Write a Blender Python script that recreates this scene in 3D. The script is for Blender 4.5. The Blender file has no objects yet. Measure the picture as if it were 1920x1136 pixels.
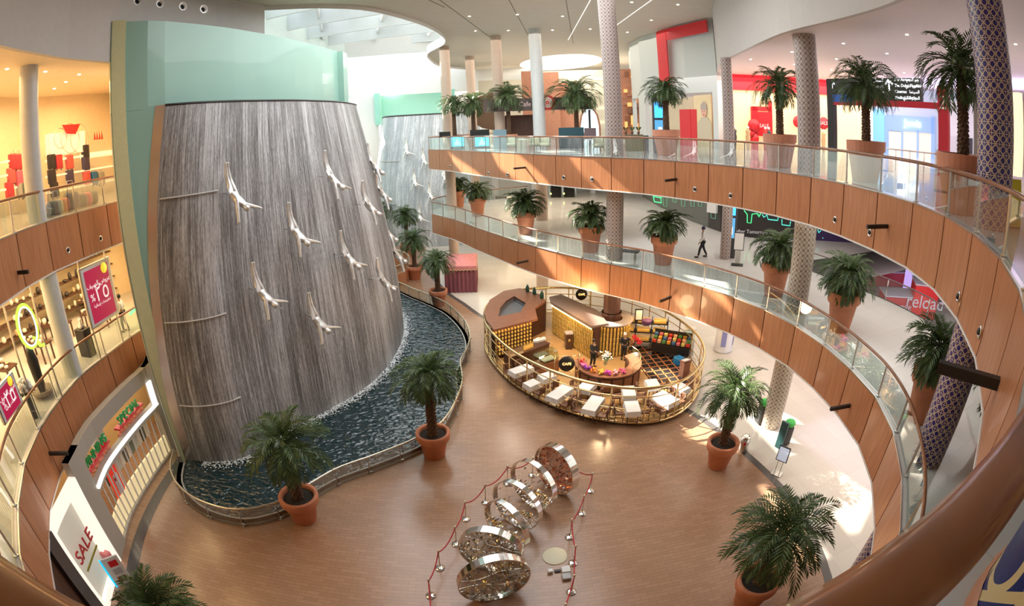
import bpy, math, random
from math import sin, cos, pi, radians, hypot, atan2
from mathutils import Vector, Matrix
from mathutils.geometry import tessellate_polygon
random.seed(7)
sc = bpy.context.scene
C = sc.collection

# ------------------------------------------------------------------ camera
EYE = 13.52
FPX, PITCH, ROLL, CYP, CXP, KR = 930.9, radians(9.673), radians(-2.751), 397.1, 852.7, .03725
cd = bpy.data.cameras.new('camera'); cam = bpy.data.objects.new('camera', cd); C.objects.link(cam); sc.camera = cam
cd.type = 'PANO'; cd.panorama_type = 'FISHEYE_LENS_POLYNOMIAL'
cd.sensor_fit = 'HORIZONTAL'; cd.sensor_width = 36; cd.sensor_height = 36*1136/1920
cd.fisheye_fov = radians(200)
_f = FPX*36/1920
cd.fisheye_polynomial_k0 = 0; cd.fisheye_polynomial_k1 = -1/_f; cd.fisheye_polynomial_k2 = 0
cd.fisheye_polynomial_k3 = -KR/_f**3; cd.fisheye_polynomial_k4 = 0
cd.shift_x = (960-CXP)/1920; cd.shift_y = (CYP-568)/1136
cd.clip_start = .02; cd.clip_end = 500
cam.matrix_world = Matrix.Translation((0, 0, EYE)) @ Matrix.Rotation(pi/2-PITCH, 4, 'X') @ Matrix.Rotation(ROLL, 4, 'Z')

# ------------------------------------------------------------------ world, sun, exposure
w = bpy.data.worlds.new('world'); sc.world = w; w.use_nodes = True
bg = w.node_tree.nodes['Background']; bg.inputs[0].default_value = (.86, .93, 1, 1); bg.inputs[1].default_value = 1.5
sc.view_settings.view_transform = 'Standard'; sc.view_settings.look = 'None'
sc.view_settings.gamma = 1; sc.view_settings.use_curve_mapping = False
sc.view_settings.exposure = 0.75
sc.cycles.max_bounces = 6; sc.cycles.diffuse_bounces = 3; sc.cycles.glossy_bounces = 3
sc.cycles.transmission_bounces = 4; sc.cycles.transparent_max_bounces = 24
sc.cycles.caustics_reflective = False; sc.cycles.caustics_refractive = False
sc.cycles.sample_clamp_indirect = 4
def lamp(kind, name, loc, energy, color=(1, 1, 1), rot=(0, 0, 0), **k):
    d = bpy.data.lights.new(name, kind); d.energy = energy; d.color = color
    for a, v in k.items(): setattr(d, a, v)
    o = bpy.data.objects.new(name, d); C.objects.link(o); o.location = loc; o.rotation_euler = rot
    return o
def aim(o, d): o.rotation_euler = Vector(d).to_track_quat('-Z', 'Y').to_euler()
sun = lamp('SUN', 'sun', (0, 0, 60), 28.0, (1, .90, .76), angle=radians(.6))
aim(sun, (16, -15.5, -16.3))
# added atrium fill, daylight from the hall skylight, shop and gallery lighting
lamp('AREA', 'atrium_fill', (1.5, 24, 20.9), 2300, (.95, .98, 1), shape='RECTANGLE', size=17, size_y=22)  # added fill lamp hung under the beige main ceiling, no real source there
lamp('AREA', 'skylight_back', (-7, 52, 24), 1500, (.9, .97, 1), shape='RECTANGLE', size=16, size_y=34)
lamp('AREA', 'gallery_top_right', (24, 20, 17.1), 1100, (1, .9, .88), shape='RECTANGLE', size=14, size_y=40)
lamp('AREA', 'gallery_top_far', (14, 46, 20.9), 1500, (1, .9, .78), shape='RECTANGLE', size=30, size_y=20)
lamp('AREA', 'gallery_middle_right', (18, 26, 9.8), 900, (1, .93, .88), shape='RECTANGLE', size=9, size_y=40, )
lamp('AREA', 'gallery_middle_far', (8, 44, 9.8), 500, (1, .85, .65), shape='RECTANGLE', size=12, size_y=12)
lamp('AREA', 'arcade_ground_right', (18, 22, 3.9), 700, (1, .88, .74), shape='RECTANGLE', size=9, size_y=36)
lamp('AREA', 'arcade_ground_far', (6, 42, 3.9), 450, (1, .85, .65), shape='RECTANGLE', size=12, size_y=14)

# ------------------------------------------------------------------ pixel to place: where the sight line of a photo pixel meets a level or a wall
def sight(px, py):
    u, v = px-CXP, CYP-py
    c, s = cos(ROLL), sin(ROLL); u, v = c*u-s*v, s*u+c*v
    r = hypot(u, v)+1e-9; t = r/FPX; th = t*(1+KR*t*t)
    X, Z, Y = sin(th)*u/r, sin(th)*v/r, cos(th)
    return X, Y*cos(PITCH)+Z*sin(PITCH), -Y*sin(PITCH)+Z*cos(PITCH)
def P(px, py, z):
    X, Y, Z = sight(px, py); t = (z-EYE)/Z
    return Vector((X*t, Y*t, z))
def D(px, py, d):
    X, Y, Z = sight(px, py); t = d/hypot(X, Y)
    return Vector((X*t, Y*t, EYE+Z*t))

# ------------------------------------------------------------------ materials
def _n(nt, t, **k):
    n = nt.nodes.new(t)
    for a, v in k.items(): setattr(n, a, v)
    return n
MATS = {}
def mat(name, col, rough=.5, metal=0, noise=.0, nscale=4, stretch=(1, 1, 1), emis=None, estr=0, bump=0, spec=.5, coat=0, col2=None, coord='Object', sheen=0):
    """principled material whose colour wanders a little with a noise pattern"""
    if name in MATS: return MATS[name]
    m = bpy.data.materials.new(name); m.use_nodes = True; nt = m.node_tree; b = nt.nodes['Principled BSDF']
    b.inputs['Base Color'].default_value = (*col, 1); b.inputs['Roughness'].default_value = rough
    b.inputs['Metallic'].default_value = metal; b.inputs['Specular IOR Level'].default_value = spec
    b.inputs['Coat Weight'].default_value = coat
    tc = _n(nt, 'ShaderNodeTexCoord'); mp = _n(nt, 'ShaderNodeMapping'); mp.inputs['Scale'].default_value = stretch
    nt.links.new(tc.outputs[coord], mp.inputs[0])
    nz = _n(nt, 'ShaderNodeTexNoise'); nz.inputs['Scale'].default_value = nscale; nz.inputs['Detail'].default_value = 5
    nt.links.new(mp.outputs[0], nz.inputs['Vector'])
    if noise or col2:
        r = _n(nt, 'ShaderNodeValToRGB'); r.color_ramp.elements[0].position = .3; r.color_ramp.elements[1].position = .7
        c2 = col2 or tuple(min(1, c*(1+noise)) for c in col); c1 = col if col2 else tuple(c*(1-noise) for c in col)
        r.color_ramp.elements[0].color = (*c1, 1); r.color_ramp.elements[1].color = (*c2, 1)
        nt.links.new(nz.outputs[0], r.inputs[0]); nt.links.new(r.outputs[0], b.inputs['Base Color'])
    if bump:
        bp = _n(nt, 'ShaderNodeBump'); bp.inputs['Strength'].default_value = bump; bp.inputs['Distance'].default_value = .05
        nt.links.new(nz.outputs[0], bp.inputs['Height']); nt.links.new(bp.outputs[0], b.inputs['Normal'])
    if emis:
        b.inputs['Emission Color'].default_value = (*emis, 1); b.inputs['Emission Strength'].default_value = estr
    MATS[name] = m; return m
def glass(name, tint, gl=.10, rough=.0, fres=.5):
    if name in MATS: return MATS[name]
    m = bpy.data.materials.new(name); m.use_nodes = True; nt = m.node_tree; nt.nodes.clear()
    o = _n(nt, 'ShaderNodeOutputMaterial'); mx = _n(nt, 'ShaderNodeMixShader'); tr = _n(nt, 'ShaderNodeBsdfTransparent'); g = _n(nt, 'ShaderNodeBsdfGlossy')
    tr.inputs[0].default_value = (*tint, 1); g.inputs['Roughness'].default_value = rough
    lw = _n(nt, 'ShaderNodeLayerWeight'); lw.inputs[0].default_value = fres
    ml = _n(nt, 'ShaderNodeMath', operation='MULTIPLY_ADD'); ml.inputs[1].default_value = .35; ml.inputs[2].default_value = gl
    nt.links.new(lw.outputs['Fresnel'], ml.inputs[0]); nt.links.new(ml.outputs[0], mx.inputs[0])
    nt.links.new(tr.outputs[0], mx.inputs[1]); nt.links.new(g.outputs[0], mx.inputs[2]); nt.links.new(mx.outputs[0], o.inputs[0])
    MATS[name] = m; return m
def emit(name, col, s):
    if name in MATS: return MATS[name]
    m = bpy.data.materials.new(name); m.use_nodes = True; nt = m.node_tree; nt.nodes.clear()
    o = _n(nt, 'ShaderNodeOutputMaterial'); e = _n(nt, 'ShaderNodeEmission'); e.inputs[0].default_value = (*col, 1); e.inputs[1].default_value = s
    nt.links.new(e.outputs[0], o.inputs[0]); MATS[name] = m; return m
class NX:
    """tiny node expression helper"""
    def __init__(s, nt): s.nt = nt
    def m(s, op, a, b=None, c=None):
        n = _n(s.nt, 'ShaderNodeMath', operation=op)
        for i, v in enumerate((a, b, c)):
            if v is None: continue
            if isinstance(v, (int, float)): n.inputs[i].default_value = v
            else: s.nt.links.new(v, n.inputs[i])
        return n.outputs[0]

# ------------------------------------------------------------------ mesh builder
class MB:
    def __init__(s): s.v = []; s.f = []; s.mi = []; s.uv = {}; s.sm = []; s.M = None
    def add(s, vs, fs, mi=0, smooth=False, uvs=None):
        o = len(s.v)
        if s.M is not None: vs = [s.M @ Vector(v) for v in vs]
        s.v += [tuple(v) for v in vs]
        for k, f in enumerate(fs):
            if uvs is not None: s.uv[len(s.f)] = uvs[k]
            s.f.append(tuple(i+o for i in f)); s.mi.append(mi); s.sm.append(smooth)
        return s
    def box(s, c, d, rz=0, mi=0, rx=0, ry=0, taper=1):
        x, y, z = d[0]/2, d[1]/2, d[2]/2; M = Matrix.Translation(c) @ Matrix.Rotation(rz, 4, 'Z') @ Matrix.Rotation(ry, 4, 'Y') @ Matrix.Rotation(rx, 4, 'X')
        vs = [M @ Vector((a*x*(taper if k < 0 else 1), b*y*(taper if k < 0 else 1), k*z)) for k in (-1, 1) for a, b in ((-1, -1), (1, -1), (1, 1), (-1, 1))]
        return s.add(vs, [(3, 2, 1, 0), (4, 5, 6, 7), (0, 1, 5, 4), (1, 2, 6, 5), (2, 3, 7, 6), (3, 0, 4, 7)], mi)
    def rbox(s, c, d, r=.05, rz=0, mi=0, n=3, rx=0, ry=0):
        """box with rounded vertical corners and a soft top and bottom edge"""
        x, y, z = d[0]/2, d[1]/2, d[2]/2; r = min(r, x*.95, y*.95, z*.95)
        M = Matrix.Translation(c) @ Matrix.Rotation(rz, 4, 'Z') @ Matrix.Rotation(ry, 4, 'Y') @ Matrix.Rotation(rx, 4, 'X')
        rings = []
        for k in range(n+1):
            a = pi/2*k/n; rings.append((-z+r-r*cos(a), r*(1-sin(a))))
        rings += [(-h, i) for h, i in reversed(rings)]
        vs = []; N = 4*(n+1)
        for h, ins in rings:
            rr = max(r-ins, r*.02)
            for q, (sx, sy) in enumerate(((1, 1), (-1, 1), (-1, -1), (1, -1))):
                for k in range(n+1):
                    a = pi/2*(q+k/n); vs.append(M @ Vector((sx*(x-r)+rr*cos(a), sy*(y-r)+rr*sin(a), h)))
        fs = [(j*N+i, j*N+(i+1) % N, (j+1)*N+(i+1) % N, (j+1)*N+i) for j in range(len(rings)-1) for i in range(N)]
        fs += [tuple(reversed(range(N))), tuple(range((len(rings)-1)*N, len(rings)*N))]
        return s.add(vs, fs, mi, True)
    def lathe(s, prof, c=(0, 0, 0), n=20, mi=0, smooth=True, cap=True, uv=False, rot=None):
        M = Matrix.Translation(c) @ (rot if rot else Matrix.Identity(4))
        vs = [M @ Vector((r*cos(2*pi*i/n), r*sin(2*pi*i/n), z)) for r, z in prof for i in range(n)]
        fs, uvs = [], []
        for j in range(len(prof)-1):
            for i in range(n):
                k = (i+1) % n; fs.append((j*n+i, j*n+k, (j+1)*n+k, (j+1)*n+i))
                R = prof[0][0]
                uvs.append([(2*pi*R*i/n, prof[j][1]), (2*pi*R*(i+1)/n, prof[j][1]), (2*pi*R*(i+1)/n, prof[j+1][1]), (2*pi*R*i/n, prof[j+1][1])])
        if cap:
            if prof[0][0] > 1e-4: fs.append(tuple(reversed(range(n)))); uvs.append([(0, 0)]*n)
            if prof[-1][0] > 1e-4: fs.append(tuple(range((len(prof)-1)*n, len(prof)*n))); uvs.append([(0, 0)]*n)
        return s.add(vs, fs, mi, smooth, uvs if uv else None)
    def cyl(s, a, b, r, n=10, mi=0, r2=None):
        return s.tube([a, b], r, n, mi, radii=[r, r if r2 is None else r2])
    def tube(s, pts, r, n=8, mi=0, radii=None, closed=False, flat=None, up=(0, 0, 1)):
        """tube along points; flat=(w,h) gives an oval or slab section"""
        pts = [Vector(p) for p in pts]; L = len(pts); vs = []; up = Vector(up)
        for i, p in enumerate(pts):
            a = pts[(i-1) % L] if closed else pts[max(i-1, 0)]; b = pts[(i+1) % L] if closed else pts[min(i+1, L-1)]
            t = (b-a); t = t.normalized() if t.length > 1e-9 else Vector((0, 0, 1))
            x = t.cross(up); x = t.cross(Vector((1, 0, 0))) if x.length < 1e-3 else x
            x.normalize(); y = x.cross(t)
            q = radii[i] if radii else r; wx, wy = flat[:2] if flat and not isinstance(flat[0], (list, tuple)) else (flat[i] if flat else (q, q))
            for k in range(n):
                an = 2*pi*k/n+pi/n; vs.append(p+x*wx*cos(an)+y*wy*sin(an))
        M = L if closed else L-1
        fs = [(i*n+k, i*n+(k+1) % n, ((i+1) % L)*n+(k+1) % n, ((i+1) % L)*n+k) for i in range(M) for k in range(n)]
        if not closed: fs += [tuple(reversed(range(n))), tuple(range((L-1)*n, L*n))]
        return s.add(vs, fs, mi, n > 4)
    def ball(s, c, r, n=10, mi=0, sc3=(1, 1, 1), rot=None):
        m = n//2+1; M = Matrix.Translation(c) @ (rot if rot else Matrix.Identity(4))
        vs = [M @ Vector((r*sc3[0]*sin(pi*j/m)*cos(2*pi*i/n), r*sc3[1]*sin(pi*j/m)*sin(2*pi*i/n), -r*sc3[2]*cos(pi*j/m))) for j in range(1, m) for i in range(n)]
        vs += [M @ Vector((0, 0, -r*sc3[2])), M @ Vector((0, 0, r*sc3[2]))]
        fs = [(j*n+i, j*n+(i+1) % n, (j+1)*n+(i+1) % n, (j+1)*n+i) for j in range(m-2) for i in range(n)]
        fs += [((i+1) % n, i, len(vs)-2) for i in range(n)] + [((m-2)*n+i, (m-2)*n+(i+1) % n, len(vs)-1) for i in range(n)]
        return s.add(vs, fs, mi, True)
    def poly(s, outer, holes=(), z=0, z2=None, mi=0):
        """flat polygon with holes at height z; with z2 also the underside and the rims"""
        rings = [[Vector((p[0], p[1], 0)) for p in r] for r in (outer, *holes)]
        flat = [p for r in rings for p in r]; tris = tessellate_polygon(rings)
        def up(t, flip):
            a, b, c = (flat[i] for i in t); n = (b-a).cross(c-a).z
            return t if (n > 0) != flip else tuple(reversed(t))
        s.add([(p.x, p.y, z) for p in flat], [up(t, False) for t in tris], mi)
        if z2 is not None:
            s.add([(p.x, p.y, z2) for p in flat], [up(t, True) for t in tris], mi)
            for r in rings:
                n = len(r); s.add([(p.x, p.y, q) for q in (z, z2) for p in r], [(i, (i+1) % n, n+(i+1) % n, n+i) for i in range(n)], mi)
        return s
    def wall(s, pts, z0, z1, th=0, mi=0, closed=False, uv=False):
        """upright strip along plan points, optional thickness to the left of its run"""
        pts = [Vector((p[0], p[1])) for p in pts]; n = len(pts)
        off = []
        for i in range(n):
            a = pts[(i-1) % n] if closed else pts[max(i-1, 0)]; b = pts[(i+1) % n] if closed else pts[min(i+1, n-1)]
            t = (b-a).normalized(); off.append(Vector((-t.y, t.x)))
        zz = lambda z, i: z[i] if isinstance(z, (list, tuple)) else z
        vs = [(p.x, p.y, zz(z, i)) for z in (z0, z1) for i, p in enumerate(pts)]
        m = n if closed else n-1
        fs = [(i, (i+1) % n, n+(i+1) % n, n+i) for i in range(m)]
        L = [0]
        for i in range(1, n+1): L.append(L[-1]+(pts[i % n]-pts[i-1]).length)
        uvs = [[(L[i], zz(z0, i)), (L[i+1], zz(z0, i)), (L[i+1], zz(z1, i)), (L[i], zz(z1, i))] for i in range(m)]
        s.add(vs, fs, mi, False, uvs if uv else None)
        if th:
            vs2 = [(p.x+o.x*th, p.y+o.y*th, zz(z, i)) for z in (z0, z1) for i, (p, o) in enumerate(zip(pts, off))]
            o = len(s.v)-2*n
            s.add(vs2, [tuple(reversed(f)) for f in fs], mi); q = len(s.v)-2*n
            for i in range(m):
                j = (i+1) % n
                s.f += [(o+n+i, o+n+j, q+n+j, q+n+i), (o+j, o+i, q+i, q+j)]; s.mi += [mi]*2; s.sm += [False]*2
            if not closed:
                s.f += [(o, o+n, q+n, q), (o+n-1, q+n-1, q+2*n-1, o+2*n-1)]; s.mi += [mi]*2; s.sm += [False]*2
        return s
    def mesh(s, name, mats):
        me = bpy.data.meshes.new(name); me.from_pydata(s.v, [], s.f)
        for m in (mats if isinstance(mats, (list, tuple)) else [mats]): me.materials.append(m)
        me.polygons.foreach_set('material_index', s.mi); me.polygons.foreach_set('use_smooth', s.sm)
        if s.uv:
            l = me.uv_layers.new(name='UVMap')
            for pi_, u in s.uv.items():
                for li, q in zip(me.polygons[pi_].loop_indices, u): l.data[li].uv = q
        me.update(); return me
def obj(name, mb, mats, parent=None, kind=None):
    me = mb if isinstance(mb, bpy.types.Mesh) else mb.mesh(name, mats)
    o = bpy.data.objects.new(name, me); C.objects.link(o)
    if parent: o.parent = parent
    if kind: o['kind'] = kind
    return o
def thing(name, label, cat, loc=(0, 0, 0), rz=0, group=None, kind=None):
    o = bpy.data.objects.new(name, None); C.objects.link(o); o.location = loc; o.rotation_euler = (0, 0, rz); o.empty_display_size = .2
    return tag(o, label, cat, group, kind)
def tag(o, label, cat, group=None, kind=None):
    o['label'] = label; o['category'] = cat
    if group: o['group'] = group
    if kind: o['kind'] = kind
    return o
def single(name, mb, mats, label, cat, group=None, loc=(0, 0, 0), rz=0, kind=None):
    o = obj(name, mb, mats); o.location = loc; o.rotation_euler = (0, 0, rz); return tag(o, label, cat, group, kind)
def kids(o, _c={}): return [c for c in C.objects if c.parent == o]
KID = {}
def dup(root, loc, rz=0, label=None, group=None, scale=None):
    ch = KID.setdefault(root.name, None) or [(c, [g for g in C.objects if g.parent == c]) for c in C.objects if c.parent == root]
    KID[root.name] = ch
    r = root.copy(); C.objects.link(r); r.location = loc; r.rotation_euler = (0, 0, rz)
    if scale: r.scale = (scale,)*3 if isinstance(scale, (int, float)) else scale
    if label: r['label'] = label
    if group: r['group'] = group
    for c, gs in ch:
        k = c.copy(); C.objects.link(k); k.parent = r
        for g in gs:
            q = g.copy(); C.objects.link(q); q.parent = k
    return r
def text(parent, name, body, size, M, m, ext=.01, font_align='CENTER', part=True, sx=1):
    """lettering as a mesh part, laid in the XY plane of matrix M"""
    cu = bpy.data.curves.new('t', 'FONT'); cu.body = body; cu.size = size; cu.extrude = ext; cu.align_x = font_align; cu.align_y = 'CENTER'
    cu.resolution_u = 3
    t = bpy.data.objects.new('t', cu); C.objects.link(t); dg = bpy.context.evaluated_depsgraph_get()
    me = bpy.data.meshes.new_from_object(t.evaluated_get(dg)); bpy.data.objects.remove(t)
    me.transform(M @ Matrix.Diagonal((sx, 1, 1, 1))); me.materials.clear(); me.materials.append(m)
    return obj(name, me, None, parent)
def facing(p, d, up=(0, 0, 1)):
    """matrix of an upright plane at p whose front looks along plan direction d"""
    z = Vector((d[0], d[1], d[2] if len(d) > 2 else 0)).normalized(); x = Vector(up).cross(z).normalized(); y = z.cross(x)
    M = Matrix.Identity(4)
    for i in range(3): M[i][0], M[i][1], M[i][2], M[i][3] = x[i], y[i], z[i], p[i]
    return M
def catmull(pts, step=None, closed=False):
    pts = [Vector(p) for p in pts]; n = len(pts); out = []
    for i in range(n if closed else n-1):
        g = lambda k: pts[(i+k) % n] if closed else pts[min(max(i+k, 0), n-1)]
        a, b, c, d = g(-1), g(0), g(1), g(2)
        for k in range(10):
            t = k/10; out.append(.5*((2*b)+(c-a)*t+(2*a-5*b+4*c-d)*t*t+(3*b-a-3*c+d)*t**3))
    if not closed: out.append(pts[-1])
    return resample(out, step, closed) if step else out
def resample(pts, step, closed=False):
    if closed: pts = pts+[pts[0]]
    L = [0]
    for i in range(1, len(pts)): L.append(L[-1]+(pts[i]-pts[i-1]).length)
    n = max(2, round(L[-1]/step)); out = []; j = 0
    for k in range(n if closed else n+1):
        t = L[-1]*k/n
        while j < len(L)-2 and L[j+1] < t: j += 1
        q = (t-L[j])/max(L[j+1]-L[j], 1e-9); out.append(pts[j].lerp(pts[j+1], min(q, 1)))
    return out
def offset(pts, d):
    out = []
    for i, p in enumerate(pts):
        a, b = pts[max(i-1, 0)], pts[min(i+1, len(pts)-1)]; t = (b-a).normalized(); out.append(Vector((p.x-t.y*d, p.y+t.x*d)))
    return out
_O = ['zeroth', 'first', 'second', 'third', 'fourth', 'fifth', 'sixth', 'seventh', 'eighth', 'ninth', 'tenth', 'eleventh', 'twelfth', 'thirteenth', 'fourteenth', 'fifteenth', 'sixteenth', 'seventeenth', 'eighteenth', 'nineteenth', 'twentieth']
def ORD(n): return _O[n] if n <= 20 else 'twenty-'+_O[n-20]
def V2(l): return [Vector(p) for p in l]
# ================================================================== materials of the place
def wood_panel():
    m = bpy.data.materials.new('fascia_wood'); m.use_nodes = True; nt = m.node_tree; b = nt.nodes['Principled BSDF']
    tc = _n(nt, 'ShaderNodeTexCoord'); mp = _n(nt, 'ShaderNodeMapping'); mp.inputs['Scale'].default_value = (5, 5, .35)
    nz = _n(nt, 'ShaderNodeTexNoise'); nz.inputs['Scale'].default_value = 2.2; nz.inputs['Detail'].default_value = 8
    nt.links.new(tc.outputs['Object'], mp.inputs[0]); nt.links.new(mp.outputs[0], nz.inputs['Vector'])
    r = _n(nt, 'ShaderNodeValToRGB'); r.color_ramp.elements[0].position = .3; r.color_ramp.elements[1].position = .72
    r.color_ramp.elements[0].color = (.42, .165, .07, 1); r.color_ramp.elements[1].color = (.58, .25, .115, 1)
    nt.links.new(nz.outputs[0], r.inputs[0]); nt.links.new(r.outputs[0], b.inputs['Base Color'])
    b.inputs['Roughness'].default_value = .36; b.inputs['Coat Weight'].default_value = .15
    return m
WOOD = wood_panel()
DARKGAP = mat('joint_dark', (.05, .025, .018), .8)
WHITE = mat('plaster_white', (.80, .80, .78), .6, noise=.02)
GREYW = mat('plaster_grey', (.60, .57, .54), .7, noise=.02)
CREAMW = mat('plaster_cream', (.72, .66, .56), .6, noise=.03)
CEILM = mat('ceiling_beige', (.52, .47, .39), .7, noise=.04, nscale=1.2, stretch=(1, 4, 1))
CEILP = mat('ceiling_rose', (.78, .70, .68), .6, noise=.02)
MINT = mat('mint_wall', (.32, .54, .46), .32, noise=.03, nscale=.4, coat=.3)
MINTY = mat('mint_yellow_edge', (.72, .74, .45), .4, noise=.03)
GLASS = glass('balustrade_glass', (.84, .95, .92), .07)
STEEL = mat('brushed_steel', (.62, .61, .58), .28, 1, noise=.05)
CHROME = mat('polished_steel', (.82, .81, .78), .1, 1)
RAILW = mat('handrail_wood', (.25, .09, .03), .3, noise=.3, nscale=2.5, stretch=(1, 1, 1), coat=.5)
BLACK = mat('black_metal', (.018, .017, .016), .45)
TERRA = mat('terracotta', (.62, .235, .12), .62, noise=.1, nscale=3)
TERRAS = mat('terracotta_smooth', (.60, .25, .15), .5, noise=.05, nscale=2)
SOIL = mat('soil', (.035, .028, .022), .9, noise=.5, nscale=25, bump=.6)
BARK = mat('palm_bark', (.15, .085, .05), .9, noise=.4, nscale=14, bump=.8)
GOLD = mat('polished_brass', (.88, .68, .36), .16, 1, noise=.06)
LINEN = mat('white_linen', (.86, .86, .85), .75, noise=.02)
BROWN = mat('dark_brown_wood', (.085, .035, .022), .4, noise=.25, nscale=5, stretch=(1, 1, .3), coat=.2)
MIDBROWN = mat('mid_brown_wood', (.28, .115, .06), .45, noise=.15, nscale=4)
RED = mat('signal_red', (.72, .02, .03), .4, noise=.03)
DGREY = mat('charcoal', (.06, .06, .062), .5, noise=.1)
WARMW = mat('shop_cream', (.86, .72, .50), .6, noise=.03)
def leafmat(name, a, b_):
    m = bpy.data.materials.new(name); m.use_nodes = True; nt = m.node_tree; b = nt.nodes['Principled BSDF']
    g = _n(nt, 'ShaderNodeNewGeometry'); r = _n(nt, 'ShaderNodeValToRGB'); r.color_ramp.elements[0].color = (*a, 1); r.color_ramp.elements[1].color = (*b_, 1)
    nt.links.new(g.outputs['Random Per Island'], r.inputs[0]); nt.links.new(r.outputs[0], b.inputs['Base Color'])
    b.inputs['Roughness'].default_value = .45
    tl = _n(nt, 'ShaderNodeBsdfTranslucent'); mx = _n(nt, 'ShaderNodeMixShader'); mx.inputs[0].default_value = .25
    nt.links.new(r.outputs[0], tl.inputs[0]); o = nt.nodes['Material Output']
    nt.links.new(b.outputs[0], mx.inputs[1]); nt.links.new(tl.outputs[0], mx.inputs[2]); nt.links.new(mx.outputs[0], o.inputs[0])
    return m
LEAF = leafmat('palm_leaf', (.035, .075, .022), (.12, .18, .06))
LEAFY = leafmat('palm_leaf_olive', (.07, .10, .03), (.17, .19, .07))
LEAFL = leafmat('palm_leaf_sunlit', (.16, .30, .09), (.40, .52, .22))  # palm leaf copy with sunlight put into its colour, assigned to nothing
def floor_brick():
    m = bpy.data.materials.new('brown_brick_floor'); m.use_nodes = True; nt = m.node_tree; b = nt.nodes['Principled BSDF']
    tc = _n(nt, 'ShaderNodeTexCoord'); mp = _n(nt, 'ShaderNodeMapping'); mp.inputs['Rotation'].default_value = (0, 0, radians(3))
    br = _n(nt, 'ShaderNodeTexBrick'); br.inputs['Scale'].default_value = 1; br.inputs['Brick Width'].default_value = .46; br.inputs['Row Height'].default_value = .15
    br.inputs['Mortar Size'].default_value = .008; br.inputs['Mortar Smooth'].default_value = .3; br.inputs['Bias'].default_value = 0
    br.inputs['Color1'].default_value = (.36, .205, .12, 1); br.inputs['Color2'].default_value = (.42, .245, .148, 1); br.inputs['Mortar'].default_value = (.29, .16, .095, 1)
    nt.links.new(tc.outputs['Object'], mp.inputs[0]); nt.links.new(mp.outputs[0], br.inputs['Vector'])
    nz = _n(nt, 'ShaderNodeTexNoise'); nz.inputs['Scale'].default_value = .35; nz.inputs['Detail'].default_value = 4
    nt.links.new(tc.outputs['Object'], nz.inputs['Vector'])
    mx = _n(nt, 'ShaderNodeMix', data_type='RGBA', blend_type='MULTIPLY'); mx.inputs[0].default_value = .35
    nt.links.new(br.outputs['Color'], mx.inputs[6]); nt.links.new(nz.outputs['Color'], mx.inputs[7]); nt.links.new(br.outputs['Color'], b.inputs['Base Color'])
    b.inputs['Roughness'].default_value = .24; b.inputs['Coat Weight'].default_value = .3; b.inputs['Coat Roughness'].default_value = .18
    return m
def floor_marble(name, a, c, sc_=1.2, rough=.12):
    m = bpy.data.materials.new(name); m.use_nodes = True; nt = m.node_tree; b = nt.nodes['Principled BSDF']
    tc = _n(nt, 'ShaderNodeTexCoord'); br = _n(nt, 'ShaderNodeTexBrick'); br.offset = 0; br.inputs['Scale'].default_value = 1
    br.inputs['Brick Width'].default_value = sc_; br.inputs['Row Height'].default_value = sc_; br.inputs['Mortar Size'].default_value = .006
    br.inputs['Color1'].default_value = (*a, 1); br.inputs['Color2'].default_value = (*c, 1); br.inputs['Mortar'].default_value = tuple(x*.82 for x in a)+(1,)
    nt.links.new(tc.outputs['Object'], br.inputs['Vector']); nt.links.new(br.outputs['Color'], b.inputs['Base Color'])
    b.inputs['Roughness'].default_value = rough
    return m
BRICKF = floor_brick()
MARBG = floor_marble('cream_marble', (.66, .60, .52), (.71, .65, .57))
MARB1 = floor_marble('pale_marble', (.64, .61, .57), (.69, .66, .62))
MARB2 = floor_marble('grey_white_marble', (.66, .66, .66), (.72, .72, .72), rough=.07)
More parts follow.
